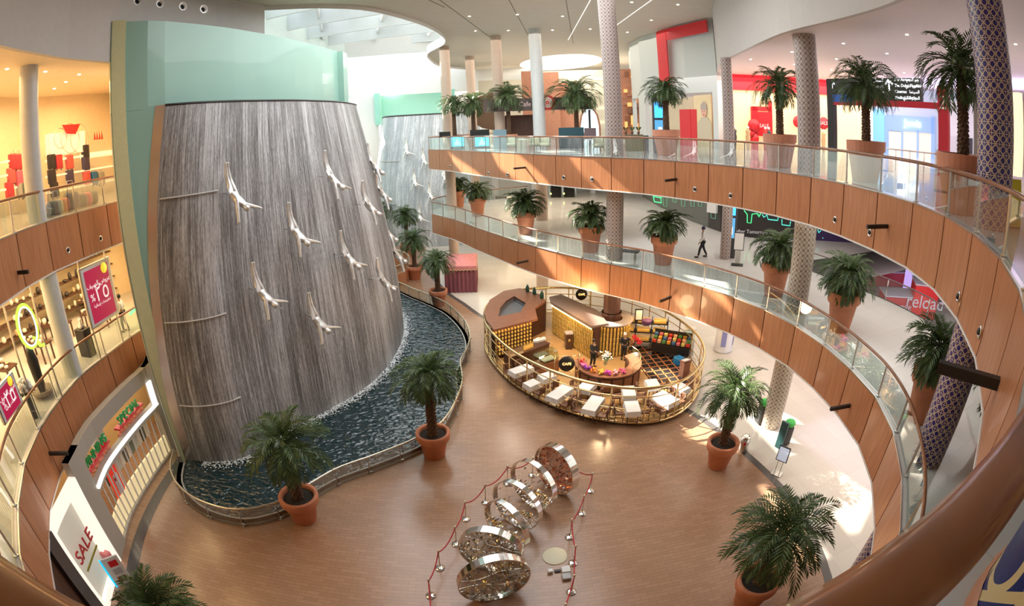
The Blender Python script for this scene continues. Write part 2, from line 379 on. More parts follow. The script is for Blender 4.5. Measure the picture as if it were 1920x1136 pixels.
def lattice(name, line, ground, wline=.035, s=1.25):
    """Islamic star lattice: light straps over a dark ground, laid out on the UVs"""
    m = bpy.data.materials.new(name); m.use_nodes = True; nt = m.node_tree; b = nt.nodes['Principled BSDF']; X = NX(nt)
    uv = _n(nt, 'ShaderNodeUVMap'); sp = _n(nt, 'ShaderNodeSeparateXYZ'); nt.links.new(uv.outputs[0], sp.inputs[0])
    def tri(a, per, ph=0):      # distance to the nearest line of a family with period per
        q = X.m('FRACT', X.m('ADD', X.m('DIVIDE', a, per), ph)); return X.m('MULTIPLY', X.m('ABSOLUTE', X.m('SUBTRACT', q, .5)), per)
    u = X.m('MULTIPLY', sp.outputs[0], 1/s); v = X.m('MULTIPLY', sp.outputs[1], 1/s)
    pq = .1745
    fams = [tri(u, pq, .5), tri(v, pq, .5), X.m('MULTIPLY', tri(X.m('ADD', u, v), pq, 0), .707), X.m('MULTIPLY', tri(X.m('SUBTRACT', u, v), pq, 0), .707)]
    d = fams[0]
    cu = X.m('MULTIPLY', X.m('SUBTRACT', X.m('FRACT', X.m('DIVIDE', u, pq)), .5), pq); cv = X.m('MULTIPLY', X.m('SUBTRACT', X.m('FRACT', X.m('DIVIDE', v, pq)), .5), pq)
    rr = X.m('SQRT', X.m('ADD', X.m('MULTIPLY', cu, cu), X.m('MULTIPLY', cv, cv)))
    fams.append(X.m('ABSOLUTE', X.m('SUBTRACT', rr, .056)))
    for f in fams[1:]: d = X.m('MINIMUM', d, f)
    k = X.m('LESS_THAN', d, wline*.15)
    mx = _n(nt, 'ShaderNodeMix', data_type='RGBA'); nt.links.new(k, mx.inputs[0]); mx.inputs[6].default_value = (*ground, 1); mx.inputs[7].default_value = (*line, 1)
    nt.links.new(mx.outputs[2], b.inputs['Base Color']); b.inputs['Roughness'].default_value = .35
    bp = _n(nt, 'ShaderNodeBump'); bp.inputs['Strength'].default_value = .5; bp.inputs['Distance'].default_value = .02
    nt.links.new(k, bp.inputs['Height']); nt.links.new(bp.outputs[0], b.inputs['Normal'])
    MATS[name] = m; return m
LATB = lattice('blue_lattice', (.80, .64, .42), (.03, .02, .20))
LATN = lattice('blue_lattice_large', (.80, .58, .30), (.012, .02, .16), .035, 4.5)
LATG = lattice('grey_lattice', (.66, .58, .52), (.24, .17, .16), .04)
LATW = lattice('cream_lattice', (.74, .66, .56), (.26, .20, .16), .045)

# ================================================================== plan of the place
Z1, Z2, FD, RH, ZC, ZG = 5.85, 11.73, 1.795, 1.07, 21.3, 17.3
EDGE_PTS = V2([(-14.3, 18.6), (-14.45, 16.3), (-14.4, 14.7), (-14.3, 12.5), (-13.8, 10.4), (-13.1, 8.5), (-12.2, 6.8), (-10.8, 5.0), (-9.4, 3.6), (-7.4, 2.2), (-5, 1.15), (-2.6, .52),
  (-.8, .34), (.5, .33), (1.8, .45), (4, 1.02), (6.1, 1.9), (8.0, 3.1), (9.5, 4.4), (10.9, 6.05), (12.0, 7.8), (12.6, 9.6), (13.0, 11.6), (13.22, 13.9), (13.05, 15.95), (12.6, 18.0),
  (11.85, 19.95), (10.85, 21.9), (9.7, 23.9), (8.35, 25.5), (7.05, 27.1), (5.8, 29.0), (4.7, 30.9), (3.7, 32.9), (2.75, 35), (1.75, 37), (.85, 39.2), (.1, 41), (-.6, 42.3), (-1.4, 43.4), (-2.1, 44.6), (-2.2, 46), (-1.5, 47.6), (0, 49), (3, 51), (8, 53)])
EDGE = catmull(EDGE_PTS, 2.02)
EDGEF = catmull(EDGE_PTS, .5)
HOLE = EDGE+V2([(12, 56), (12, 82), (-26, 82), (-26, 40), (-18, 30), (-16.5, 22)])
def tup(l): return [(p.x, p.y) for p in l]
# ground
BORDER = catmull(V2([(3.2, -3), (9, 2), (11.2, 6), (12.15, 9.8), (12.2, 12), (11.95, 14.2), (11.6, 16.2), (10.9, 18.5), (9, 22), (6, 27), (3.4, 31), (1.6, 33.6), (.3, 36.6), (-1.1, 39.8), (-3, 46.6), (-3.5, 52)]), .8)
G0 = V2([(-13.3, 15.9), (-13.25, 14.4), (-13.1, 12.6), (-12.75, 10.6), (-12.25, 8.9), (-11.6, 7.4), (-10.4, 5.6), (-8.8, 4.2)])
o = obj('floor', MB().poly([(-40, -15), (75, -15), (75, 95), (-40, 95)], [], -.02), MARBG, kind='structure')
bf = BORDER+V2([(-3.5, 95), (-40, 95), (-40, -3)])
o = obj('floor', MB().poly(tup(bf), [], 0), BRICKF, kind='structure')
def ribbon(pts, wd, z0, z1, m, name, mi=0):
    a = offset(pts, wd/2); b = offset(pts, -wd/2); mb = MB(); n = len(pts)
    mb.add([(p.x, p.y, z1) for p in a+b], [(i, n+i, n+i+1, i+1) for i in range(n-1)])
    return obj(name, mb, m, kind='structure')
ribbon(BORDER, .34, 0, .006, mat('border_granite', (.10, .09, .085), .2, noise=.2, nscale=20), 'trim_0')
ribbon(offset(catmull(G0, .6), .28), .5, 0, .006, MATS['border_granite'], 'trim_0')
# slabs: middle and upper level, each with the atrium cut out, ceiling underside included
VOID1 = catmull(V2([(18.9, 22.2), (19.15, 20.1), (19.7, 16.6), (19.9, 14), (19.7, 11.5), (18.9, 9.5), (17.5, 7.6), (17.8, 2), (60, 2), (60, 22), (30, 22)]), 1.5)
SL = [(-45, -15), (75, -15), (75, 95), (-45, 95)]
INH = offset(HOLE, -.06)
obj('floor', MB().poly(SL, [tup(HOLE), tup(VOID1)], Z1), MARB1, kind='structure')
obj('ceiling', MB().poly(SL, [tup(HOLE), tup(VOID1)], Z1-FD), CEILM, kind='structure')
obj('floor', MB().poly(SL, [tup(HOLE)], Z2), MARB2, kind='structure')
obj('ceiling', MB().poly(SL, [tup(HOLE)], Z2-FD), CEILM, kind='structure')
def fascia(name, zt, edge):
    """one facing per level: separate boards with open joints, a white bead below, steel nosing above"""
    mb = MB(); n = len(edge)
    for i in range(n-1):
        a, b = edge[i], edge[i+1]; t = (b-a).normalized(); nrm = Vector((t.y, -t.x))   # towards the slab
        a2, b2 = a+t*.025, b-t*.025
        q = [(a2.x, a2.y), (b2.x, b2.y)]
        mb.wall(q, zt-FD, zt-.03, -.05, 0)
        mb.wall([(a.x+nrm.x*.06, a.y+nrm.y*.06), (b.x+nrm.x*.06, b.y+nrm.y*.06)], zt-FD, zt-.03, 0, 1)
    mb.tube([(p.x, p.y, zt-FD-.02) for p in edge], .035, 4, 2)
    mb.tube([(p.x, p.y, zt-.01) for p in edge], .03, 4, 3)
    return obj(name, mb, [WOOD, DARKGAP, WHITE, STEEL], kind='structure')
fascia('trim_1', Z1, EDGE); fascia('trim_2', Z2, EDGE)
# main ceiling with its oval skylight, gallery ceilings with the upstand between them
SKYL = catmull(V2([(-11.9, 22.6), (-11.2, 24.4), (-10.2, 26.3), (-7.2, 27.6), (-4.9, 29.2), (-3.2, 31.8), (-1.35, 35.8), (-.2, 40.4), (-.2, 43.7), (-1.1, 46.4), (-1.9, 49.1), (-1.9, 53.2), (-.6, 60.2), (3, 66), (3, 80), (-20, 80), (-20, 40), (-15, 26)]), 1.2, True)
OV2 = [(14+5*cos(a), 61+8*sin(a)) for a in [2*pi*i/40 for i in range(40)]]
MC = V2([(27, 66.5), (21.3, 51), (17.7, 42.8), (18.1, 37.8), (19.8, 32), (19.2, 31.2), (16.6, 26.4), (15, 21.5), (13.75, 17.2), (13.4, 15.2), (13.3, 12), (12.7, 9), (11, 6.1), (8.2, 3.1), (4, .6), (0, -.2), (-5, .9), (-9.6, 3.7), (-11.8, 6.6), (-12.85, 9.6), (-13.15, 11.4), (-13.35, 13.2), (-13.1, 15.7), (-12.6, 19), (-11.9, 22.6), (-11.2, 24.4), (-10.3, 26.2)])
MCs = catmull(MC[4:], .9)
top = V2([(60, 95), (60, 72)])+MC[:4]+MCs+V2([(-16, 26.3), (-26, 26.3), (-26, 95)])
# the part of the ceiling left of the oval is the oval itself, so cut it there
skyh = [p for p in SKYL]
OVAL = catmull(V2([(-10.3, 26.2), (-9.6, 26.5), (-7.2, 27.6), (-4.9, 29.2), (-3.2, 31.8), (-1.35, 35.8), (-.2, 40.4), (-.2, 43.7), (-1.1, 46.4), (-1.9, 49.1), (-1.9, 53.2), (-.6, 60.2), (4.4, 67.7), (6, 80)]), 1)
mainc = MC[:4]+MCs+OVAL[1:]+V2([(6, 95), (60, 95), (60, 72)])
obj('ceiling', MB().poly(tup(mainc), [OV2], ZC), CEILM, kind='structure')
o = obj('ceiling', MB().wall(OVAL, ZC-.25, ZC+.6, .05).wall(OV2, ZC-.02, ZC+3.4, 0, closed=True), WHITE, kind='structure')
obj('wall_upstand', MB().wall(MCs, ZG, ZC, -.25), GREYW, kind='structure')
# gallery ceilings, right and left of the atrium
k0 = MCs[:]
iR = [p for p in k0]
jj = min(range(len(k0)), key=lambda i: (k0[i]-Vector((0, -.2))).length)
obj('ceiling', MB().poly(tup(k0[:jj])+[(0, -15), (75, -15), (75, 66), (26, 62), (21.4, 49), (19, 42), (19.5, 37)], [], ZG), CEILP, kind='structure')
obj('ceiling', MB().poly(tup(k0[jj:])+[(-26, 26.2), (-45, 26), (-45, -15), (0, -15)], [], ZG), WARMW, kind='structure')
# ================================================================== skylight hall beyond the ceiling edge
roof = MB(); panes = MB(); ZR = 27.5
holes = []
for j in range(9):
    y0 = 27+j*6.2
    for i in range(6):
        x0 = -17.5+i*3.9
        panes.box((x0+1.1, y0+2.9, ZR+.1), (2.5, 5.5, .03)); holes.append([(x0+1.1+a*1.2, y0+2.9+b_*2.65) for a, b_ in ((-1, -1), (1, -1), (1, 1), (-1, 1))])
obj('window_1', panes, glass('skylight_glass', (.97, .99, 1), .03), kind='structure')
roof.poly([(-20, 24), (8, 24), (8, 84), (-20, 84)], holes, ZR, ZR+.25)
obj('ceiling', roof, WHITE, kind='structure')
BW = mat('beam_white', (.74, .78, .80), .6, noise=.02)
for j in range(9):
    y0 = 29.5+j*6.2; sl = -.9 if j % 2 else .9
    ribs = MB(); ribs.box((-6, y0, 26.2), (27, .35, 1.7), rz=radians(-14)); obj('trim_3', ribs, BW, kind='structure')
for i in range(3):
    ribs = MB(); ribs.box((-14+i*7, 54, 26.5), (.3, 58, 1.1), rz=radians(12)); obj('trim_4', ribs, BW, kind='structure')
# hall walls
WL = catmull(V2([(-11.9, 22.6), (-12.2, 25.5), (-14.5, 29), (-16.6, 36), (-17, 48), (-16, 60), (-13.8, 66.2)]), 1.5)
obj('wall_left_hall', MB().wall(WL, 0, ZR, .3), mat('mint_white_wall', (.74, .86, .82), .4, noise=.03), kind='structure')
obj('wall_back_hall', MB().box((-2, 66.4, 23), (26, .4, 9.2)).box((-10.9, 66.3, 9), (2.6, .4, 19)), WHITE, kind='structure')
mn = MB(); mn.box((-4.6, 67.6, 16.6), (9.4, .3, 4.2)); mn.box((-9.6, 66.6, 16.6), (.7, 2.2, 4.2)); mn.box((.4, 66.6, 16.6), (.7, 2.2, 4.2))
obj('wall_mint_back', mn, mat('mint_back', (.36, .72, .60), .4, noise=.02), kind='structure')

# ================================================================== waterfalls
def waterfall_mat(name, dark, light, amount, gscale=1.0):
    m = bpy.data.materials.new(name); m.use_nodes = True; nt = m.node_tree; b = nt.nodes['Principled BSDF']; X = NX(nt)
    uv = _n(nt, 'ShaderNodeUVMap')
    def nz(sx, sy, det, sc_=1):
        mp = _n(nt, 'ShaderNodeMapping'); mp.inputs['Scale'].default_value = (sx, sy, 1); nt.links.new(uv.outputs[0], mp.inputs[0])
        n = _n(nt, 'ShaderNodeTexNoise'); n.inputs['Scale'].default_value = sc_; n.inputs['Detail'].default_value = det; n.inputs['Roughness'].default_value = .65
        nt.links.new(mp.outputs[0], n.inputs['Vector']); return n.outputs[0]
    broad, fine, hair, drops = nz(.55, .03, 3), nz(6*gscale, .28, 5), nz(26*gscale, 1.1, 3), nz(14*gscale, 5, 2)
    s = X.m('ADD', X.m('MULTIPLY', broad, 1.0), X.m('ADD', X.m('MULTIPLY', fine, .9), X.m('MULTIPLY', hair, .75)))
    s = X.m('ADD', s, X.m('MULTIPLY', drops, .35))
    r = _n(nt, 'ShaderNodeValToRGB'); e = r.color_ramp.elements
    e[0].position = .34; e[0].color = (*dark, 1); e[1].position = .72; e[1].color = (*light, 1)
    k = e.new(.52); k.color = (*[d*.55+l*.32 for d, l in zip(dark, light)], 1)
    nt.links.new(X.m('MULTIPLY', X.m('SUBTRACT', s, .85), amount), r.inputs[0]); nt.links.new(r.outputs[0], b.inputs['Base Color'])
    bp = _n(nt, 'ShaderNodeBump'); bp.inputs['Strength'].default_value = .55; bp.inputs['Distance'].default_value = .06
    nt.links.new(X.m('ADD', fine, hair), bp.inputs['Height']); nt.links.new(bp.outputs[0], b.inputs['Normal'])
    b.inputs['Roughness'].default_value = .38; b.inputs['Specular IOR Level'].default_value = .6
    return m
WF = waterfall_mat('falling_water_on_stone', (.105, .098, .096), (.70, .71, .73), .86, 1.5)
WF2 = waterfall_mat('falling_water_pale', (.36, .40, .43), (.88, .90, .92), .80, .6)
HT = 15.4
TOP = catmull(V2([(-11.05, 17.0), (-10.7, 17.35), (-10.2, 17.9), (-9.65, 18.75), (-8.95, 19.95), (-8.2, 21.5), (-7.45, 22.95), (-6.75, 24.9), (-6.2, 26.9), (-5.92, 29.3), (-5.95, 31.4), (-6.5, 33.5), (-7.8, 35.5), (-10, 37)]), .4)
BAS = catmull(V2([(-12.25, 15.75), (-11.5, 15.75), (-10.7, 15.95), (-9.8, 16.5), (-8.9, 17.9), (-8.1, 19.4), (-6.85, 21.0), (-5.5, 23), (-4.55, 25.3), (-4.0, 28.0), (-3.85, 30.2), (-3.95, 32.2), (-4.4, 34.4), (-5.6, 36.8), (-8, 39)]), .4)
def at_frac(c, f):
    i = f*(len(c)-1); k = min(int(i), len(c)-2); return c[k].lerp(c[k+1], i-k)
def wf_point(top, bas, u, t, h=HT):
    f = sin(min(max(t, 0), 1)*pi/2); a, b = at_frac(top, u), at_frac(bas, u)
    p = a.lerp(b, f); return Vector((p.x, p.y, h*(1-t)))
def wf_mesh(top, bas, h, nu, nv, wid, ledges=0):
    mb = MB(); vs = [wf_point(top, bas, i/nu, j/nv, h) for j in range(nv+1) for i in range(nu+1)]
    fs, uvs = [], []
    for j in range(nv):
        for i in range(nu):
            fs.append((j*(nu+1)+i, (j+1)*(nu+1)+i, (j+1)*(nu+1)+i+1, j*(nu+1)+i+1))
            uvs.append([(wid*i/nu, h*j/nv), (wid*i/nu, h*(j+1)/nv), (wid*(i+1)/nu, h*(j+1)/nv), (wid*(i+1)/nu, h*j/nv)])
    return mb.add(vs, fs, 0, True, uvs)
wf = thing('waterfall', 'tall curved grey stone wall with white water streaming down behind the diving figures', 'waterfall', (-8, 26, 0))
def sub(o, parent): o.parent = parent; o.matrix_parent_inverse = parent.matrix_basis.inverted(); return o
IW = Matrix.Translation((8, -26, 0))
sub(obj('water_wall', wf_mesh(TOP, BAS, HT, 120, 40, 30), WF), wf).data.polygons[0].use_smooth = True
cap = MB(); tp = [wf_point(TOP, BAS, i/60, 0) for i in range(61)]
bk = [Vector((p.x-1.1, p.y+.5, p.z)) for p in tp]
cap.add(tp+bk, [(i, i+1, 62+i, 61+i) for i in range(60)]); cap.tube([(p.x, p.y, p.z-.02) for p in tp], .05, 6)
sub(obj('top_channel', cap, BLACK), wf)
# steel cheek along the left edge
ck = MB(); L = [wf_point(TOP, BAS, 0, j/20) for j in range(21)]
ck.add([p for q in L for p in (q, q+Vector((-.42, -.12, 0)), q+Vector((-.5, .5, 0)))], [(j*3+k, j*3+k+1, j*3+k+4, j*3+k+3) for j in range(20) for k in range(2)])
sub(obj('steel_cheek', ck, mat('cheek_steel', (.72, .62, .56), .25, .85, noise=.15, nscale=.4)), wf)
# three short spill ledges of the left bay
LEDGE = mat('ledge_foam', (.62, .60, .58), .5, noise=.2, nscale=30)
for z in (11.75, 6.85, 3.1):
    lg = MB()
    t = 1-z/HT; pts = [wf_point(TOP, BAS, u/1000, t)+Vector((.03, -.05, 0)) for u in range(4, 118, 12)]
    lg.tube(pts, .035, 5)
    sub(obj('spill_ledge', lg, LEDGE), wf)
# foam where the sheet meets the pool
fm = MB(); rng = random.Random(3)
for i in range(3600):
    u = rng.random()**1.0; b = wf_point(TOP, BAS, .02+.9*u, 1); a = wf_point(TOP, BAS, min(.02+.9*u+.004, 1), 1)
    n = Vector(((a-b).y, -(a-b).x, 0)).normalized(); q = b+n*abs(rng.gauss(0, .26)); r = rng.uniform(.015, .05)
    fm.ball((q.x, q.y, .12), r, 5, 0, (1, 1, .5))
tag(obj('foam', fm, mat('foam_white', (.78, .84, .86), .6)), 'white foam along the foot of the big waterfall', 'foam', kind='stuff')
# mint wall rising behind and left of the falls
MW = catmull(V2([(-12.85, 15.55), (-11.55, 16.85), (-10.95, 18.0), (-10.35, 19.3), (-9.75, 20.7), (-9.2, 22.3), (-8.55, 24.2), (-7.95, 26.4), (-7.4, 28.6), (-6.95, 31)]), .8)
mw = MB(); mw.wall(MW, 15.3, 18.9, .7)
mw.box((-6.95, 31.6, 17.05), (.7, 1.3, 3.7))
obj('wall_mint', mw, MINT, kind='structure')
# flank from the pool to the top, left of the steel cheek
fl = MB(); lft = [wf_point(TOP, BAS, 0, j/20)+Vector((-.42, -.1, 0)) for j in range(21)]
ed = [Vector((-12.85, 15.55, p.z)) for p in lft]
fl.add([p for q in zip(ed, lft) for p in q], [(2*j, 2*j+1, 2*j+3, 2*j+2) for j in range(20)])
obj('wall_mint_flank', fl, MINT, kind='structure')
obj('wall_mint_edge', MB().wall(V2([(-13.02, 15.82), (-12.80, 15.55)]), 0, 18.95, .6), MINTY, kind='structure')
obj('wall_behind_falls', MB().wall(V2([(-12.95, 16.0), (-13.3, 18.3), (-12.9, 20.5), (-12, 22.8)]), 0, ZC, .3), WHITE, kind='structure')
# far waterfall
T2 = catmull(V2([(-8.9, 65), (-8.35, 62.5), (-7.4, 61.2), (-4, 61.4), (-1, 61.9), (4, 62.5)]), .8)
B2 = catmull(V2([(-10.6, 64), (-9.6, 60.5), (-7, 57.2), (-4, 56), (0, 56), (5, 57)]), .8)
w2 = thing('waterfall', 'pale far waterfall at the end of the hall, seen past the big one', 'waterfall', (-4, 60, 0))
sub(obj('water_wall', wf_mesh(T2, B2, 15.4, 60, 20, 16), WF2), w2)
cap = MB(); tp = [wf_point(T2, B2, i/40, 0, 15.4) for i in range(41)]; bk = [p+Vector((0, 3, 0)) for p in tp]
cap.add(tp+bk, [(i, i+1, 42+i, 41+i) for i in range(40)])
cap.tube([(p.x, p.y, p.z) for p in tp], .1, 5)
sub(obj('top_channel', cap, DGREY), w2)
for z in (9.9, 4.9):
    lg = MB(); lg.tube([wf_point(T2, B2, u/1000, 1-z/15.4)+Vector((0, -.05, 0)) for u in range(120, 420, 30)], .06, 4)
    sub(obj('spill_ledge', lg, MATS['ledge_foam']), w2)

# ================================================================== pool
POOL = catmull(V2([(-8, 42.5), (-5.3, 40.2), (-3.7, 38.1), (-2.55, 36.7), (-.9, 34.3), (.2, 31.2), (.55, 28.6), (.3, 26.4), (-.1, 24.9), (-.05, 22.6), (-.4, 20.6), (-.95, 18.9), (-1.75, 17.8), (-2.65, 17.05), (-3.9, 16.15), (-5.1, 15.3), (-5.85, 14.4), (-6.5, 13.5), (-7, 12.9), (-8.1, 12.25), (-9.05, 12.15), (-10.35, 12.4), (-11.5, 13.05), (-12.35, 14), (-12.85, 15.3)]), .5)
def water_mat():
    m = bpy.data.materials.new('pool_water'); m.use_nodes = True; nt = m.node_tree; b = nt.nodes['Principled BSDF']
    b.inputs['Base Color'].default_value = (.006, .03, .038, 1); b.inputs['Roughness'].default_value = .03; b.inputs['Specular IOR Level'].default_value = 1.0
    tc = _n(nt, 'ShaderNodeTexCoord'); mp = _n(nt, 'ShaderNodeMapping'); mp.inputs['Scale'].default_value = (1.3, 2.2, 1); mp.inputs['Rotation'].default_value = (0, 0, .5)
    n = _n(nt, 'ShaderNodeTexNoise'); n.inputs['Scale'].default_value = 1.5; n.inputs['Detail'].default_value = 1.5; n.inputs['Distortion'].default_value = 1.0
    bp = _n(nt, 'ShaderNodeBump'); bp.inputs['Strength'].default_value = 1; bp.inputs['Distance'].default_value = .20
    nt.links.new(tc.outputs['Object'], mp.inputs[0]); nt.links.new(mp.outputs[0], n.inputs['Vector']); nt.links.new(n.outputs[0], bp.inputs['Height']); nt.links.new(bp.outputs[0], b.inputs['Normal'])
    return m
inner = offset(POOL, -.30)
obj('water_pool', MB().poly(tup(inner)+[(-13.4, 17), (-13, 30), (-14, 42.5)], [], .07), water_mat(), kind='structure')
kb = MB(); kb.wall(POOL, 0, .16, -.22); n_ = len(POOL); a_, b_ = POOL, offset(POOL, -.3)
kb.add([(p.x, p.y, .16) for p in a_+b_], [(i, i+1, n_+i+1, n_+i) for i in range(n_-1)])
obj('trim_5', kb, mat('pool_kerb', (.42, .42, .38), .35, noise=.1), kind='structure')

# ================================================================== balustrades
def balustrade(label, edge, z, every, m_rail, rail_r, post_h, inset=.1, nearfat=False, postsize=(.05, .05), bracket=False):
    t = thing('balustrade', label, 'railing', (edge[len(edge)//2].x, edge[len(edge)//2].y, z))
    line = offset(edge, -inset)
    rl = offset(catmull(edge, .4), -inset)
    fl = None
    if nearfat:
        fl = [(rail_r+(.105-rail_r)*max(0, 1-hypot(p.x-.6, p.y-.3)/4.5), rail_r+(.05-rail_r)*max(0, 1-hypot(p.x-.6, p.y-.3)/4.5)) for p in rl]
    hr = MB(); hr.tube([(p.x, p.y, z+post_h) for p in rl], rail_r, 10, flat=fl)
    sub(obj('handrail', hr, m_rail), t)
    posts = [p for i, p in enumerate(line) if i % every == 0]
    for i in range(len(posts)-1):
        a, b = posts[i], posts[i+1]; d = (b-a).normalized()
        a2, b2 = a+d*.06, b-d*.06; seg = [q for k, q in enumerate(line) if i*every < k < (i+1)*every]
        sub(obj('glass_panel', MB().wall([a2]+seg+[b2], z+.04, z+post_h-.07), GLASS), t)
    for p in posts:
        mb = MB(); mb.box((p.x, p.y, z+post_h/2-.02), (postsize[0], postsize[1], post_h-.02), rz=0)
        mb.box((p.x, p.y, z+.02), (.12, .12, .03))
        if bracket: mb.box((p.x, p.y, z+post_h-.08), (.26, .04, .04)); mb.box((p.x, p.y, z+.12), (.26, .04, .04))
        sub(obj('post', mb, STEEL), t)
    return t
balustrade('curved glass balustrade with a wooden handrail round the upper gallery, nearest to the viewer', EDGE, Z2, 1, RAILW, .05, RH, nearfat=True)
balustrade('curved glass balustrade with a wooden handrail round the middle gallery', EDGE, Z1, 1, RAILW, .05, RH)
balustrade('glass balustrade with pale handrail winding round the pool', POOL[2:], .0, 3, mat('champagne_rail', (.72, .66, .52), .22, .8, noise=.04), .045, .92, inset=-.02, bracket=True)

# ================================================================== columns
def column(x, y, z0, z1, r, m, name='column'):
    return obj(name, MB().lathe([(r, z0), (r, z1)], (x, y, 0), 32, cap=False, uv=True), m, kind='structure')
CP = mat('column_peach', (.62, .47, .37), .45, noise=.03); CW = mat('column_white', (.62, .64, .64), .35, noise=.03)
column(9.0, 26.4, 0, 2.6, .62, BROWN); 
column(9.0, 26.4, 2.6, Z1-FD, .52, BROWN); column(9.0, 26.4, Z1-FD, ZC, .5, LATG)
column(14.3, 15.9, 0, 11.73, .52, LATW); column(14.3, 15.9, Z2, ZG, .52, LATG)
column(11.45, 5.25, 0, Z2, .52, LATB); column(11.45, 5.25, Z2, ZG, .52, LATB)
column(2.30, -.34, Z2, ZG, .60, LATN, 'column')
obj('trim_11', MB().lathe([(.63, Z2), (.63, Z2+.10), (.605, Z2+.12)], (2.30, -.34, 0), 32, cap=False), TERRAS, kind='structure')
column(15.5, 24.5, Z1, ZG, .33, LATG)
column(7.05, 39.2, 0, Z2, .5, CP); column(7.05, 39.2, Z2, ZC, .5, CW); column(-.25, 46.4, 0, ZC, .48, CP); column(4.15, 41.8, Z2, ZC, .45, CP); column(2.4, 54, 0, ZC, .5, CP)
column(-14.75, 12.55, 0, ZG, .40, CW)
# ================================================================== palms
def crown_mesh(name, seed, n=46, L=1.5, leaf=.34, wild=.12, dense=15, tilt=(82, -38)):
    rng = random.Random(seed); mb = MB()
    for k in range(n):
        f = (k+.5)/n; az = k*2.39996+rng.uniform(-.2, .2); e0 = radians(tilt[0]+(tilt[1]-tilt[0])*f**.85)+rng.uniform(-wild, wild)
        ln = L*(.78+.3*sin(pi*min(1, f*1.1)))*rng.uniform(.85, 1.12); droop = rng.uniform(.75, 1.25)*(1.25 if f < .7 else .7)
        p = Vector((cos(az)*.05, sin(az)*.05, .02*rng.random())); e = e0; S = 12; pts = [p.copy()]
        side = Vector((-sin(az), cos(az), 0)); tw = rng.uniform(-.25, .25)
        for i in range(S):
            d = Vector((cos(az)*cos(e), sin(az)*cos(e), sin(e))); p = p+d*ln/S; pts.append(p.copy()); e -= droop*1.5/S*(.5+i/S)
        mb.tube(pts, .012, 3, radii=[.018*(1-.85*i/S)+.002 for i in range(S+1)])
        for i in range(dense):
            t = .12+.88*(i+.5)/dense; q = t*S; j = min(int(q), S-1); c = pts[j].lerp(pts[j+1], q-j); d = (pts[j+1]-pts[j]).normalized()
            up = side.cross(d).normalized(); up = -up if up.z < 0 else up
            ll = leaf*(.45+.75*sin(pi*(.12+.8*t)))*rng.uniform(.85, 1.15)
            for s_ in (-1, 1):
                v = (d*(.55+.55*t)+side*s_*(1.0-.35*t)+up*(.28+tw*s_)).normalized()
                tip = c+v*ll+Vector((0, 0, -ll*.22)); mid = c+v*ll*.45+Vector((0, 0, -.01)); wv = v.cross(up).normalized()*.03
                mb.add([c-wv*.5, mid-wv, tip, mid+wv], [(0, 1, 2, 3)])
        if k % 3 == 0:
            pass
    return mb.mesh(name, LEAF)
def trunk_mb(h, r0, r1, z0, seed=1):
    rng = random.Random(seed); mb = MB(); n = int(h/.075)
    prof = []
    for i in range(n+1):
        r = r0+(r1-r0)*i/n; z = z0+h*i/n; prof += [(r*.86, z), (r*1.12, z+.045)]
    mb.lathe(prof, n=10)
    for i in range(n*5):          # stubs of old leaf bases
        a = i*2.399; z = z0+h*(i+.5)/(n*5); r = (r0+(r1-r0)*(z-z0)/h)
        mb.box((cos(a)*r*1.08, sin(a)*r*1.08, z), (.05, .06, .07), rz=a, ry=-.5)
    return mb
def palm(name, label, pot_r, pot_h, tr_h, tr_r, crown, loc, rz, group, slim=False, crown_s=1, potmat=None):
    t = thing(name, label, 'palm', loc, rz, group)
    if slim:      # smooth square-shouldered planter that narrows to the foot
        pr = [(pot_r*.62, 0), (pot_r*.66, .02), (pot_r*.93, pot_h-.36), (pot_r, pot_h-.36), (pot_r*1.02, pot_h), (pot_r*.93, pot_h), (pot_r*.9, pot_h-.12)]
        pm = MB().lathe(pr, n=28, smooth=False, cap=False)
    else:
        pr = [(pot_r*.60, 0), (pot_r*.62, .02), (pot_r*.84, pot_h*.70), (pot_r*.87, pot_h*.71), (pot_r*.97, pot_h*.73), (pot_r, pot_h*.76), (pot_r*1.02, pot_h*.98), (pot_r, pot_h), (pot_r*.84, pot_h), (pot_r*.80, pot_h*.96), (pot_r*.77, pot_h-.2)]
        pm = MB().lathe(pr, n=28, cap=False)
    obj('pot', pm, potmat or TERRA, t)
    obj('soil', MB().lathe([(pot_r*.88, pot_h-.16), (pot_r*.4, pot_h-.13), (0.001, pot_h-.11)], n=20, cap=False), SOIL, t)
    obj('trunk', trunk_mb(tr_h, tr_r*1.1, tr_r*.85, pot_h-.16), BARK, t)
    c = obj('crown', crown, None, t); c.location = (0, 0, pot_h-.16+tr_h); c.scale = (crown_s,)*3
    return t
CR1 = crown_mesh('crown_a', 3, 54, 1.5, .36); CR2 = crown_mesh('crown_b', 5, 50, 1.62, .36, wild=.25); CR3 = crown_mesh('crown_c', 9, 56, 1.75, .38, .2, tilt=(85, -30))
CRM = crown_mesh('crown_d', 14, 50, 1.3, .30, .2, tilt=(80, -25))
G_ = 'potted palms on the ground floor'
pg = palm('potted_palm', 'big palm in a terracotta pot leaning over the near curve of the pool rail', .74, 1.3, 2.6, .17, CR2, P(573, 985, 0), .3, G_, crown_s=1.08)
pg.location = P(572, 972, 0)
palm('potted_palm', 'palm in a terracotta pot beside the pool rail, right of the falls', .72, 1.3, 3.0, .17, CR1, P(815, 853, 0), 1.1, G_)
palm('potted_palm', 'sunlit pale palm in a terracotta pot beside the steel bin', .70, 1.3, 2.6, .17, CR2, P(1345, 872, 0), 2.0, G_, crown_s=.98)
palm('potted_palm', 'palm in a terracotta pot cut by the near wooden handrail, lower right', .74, 1.3, 2.2, .17, CR3, P(1400, 1128, 0), .7, G_, crown_s=1.0)
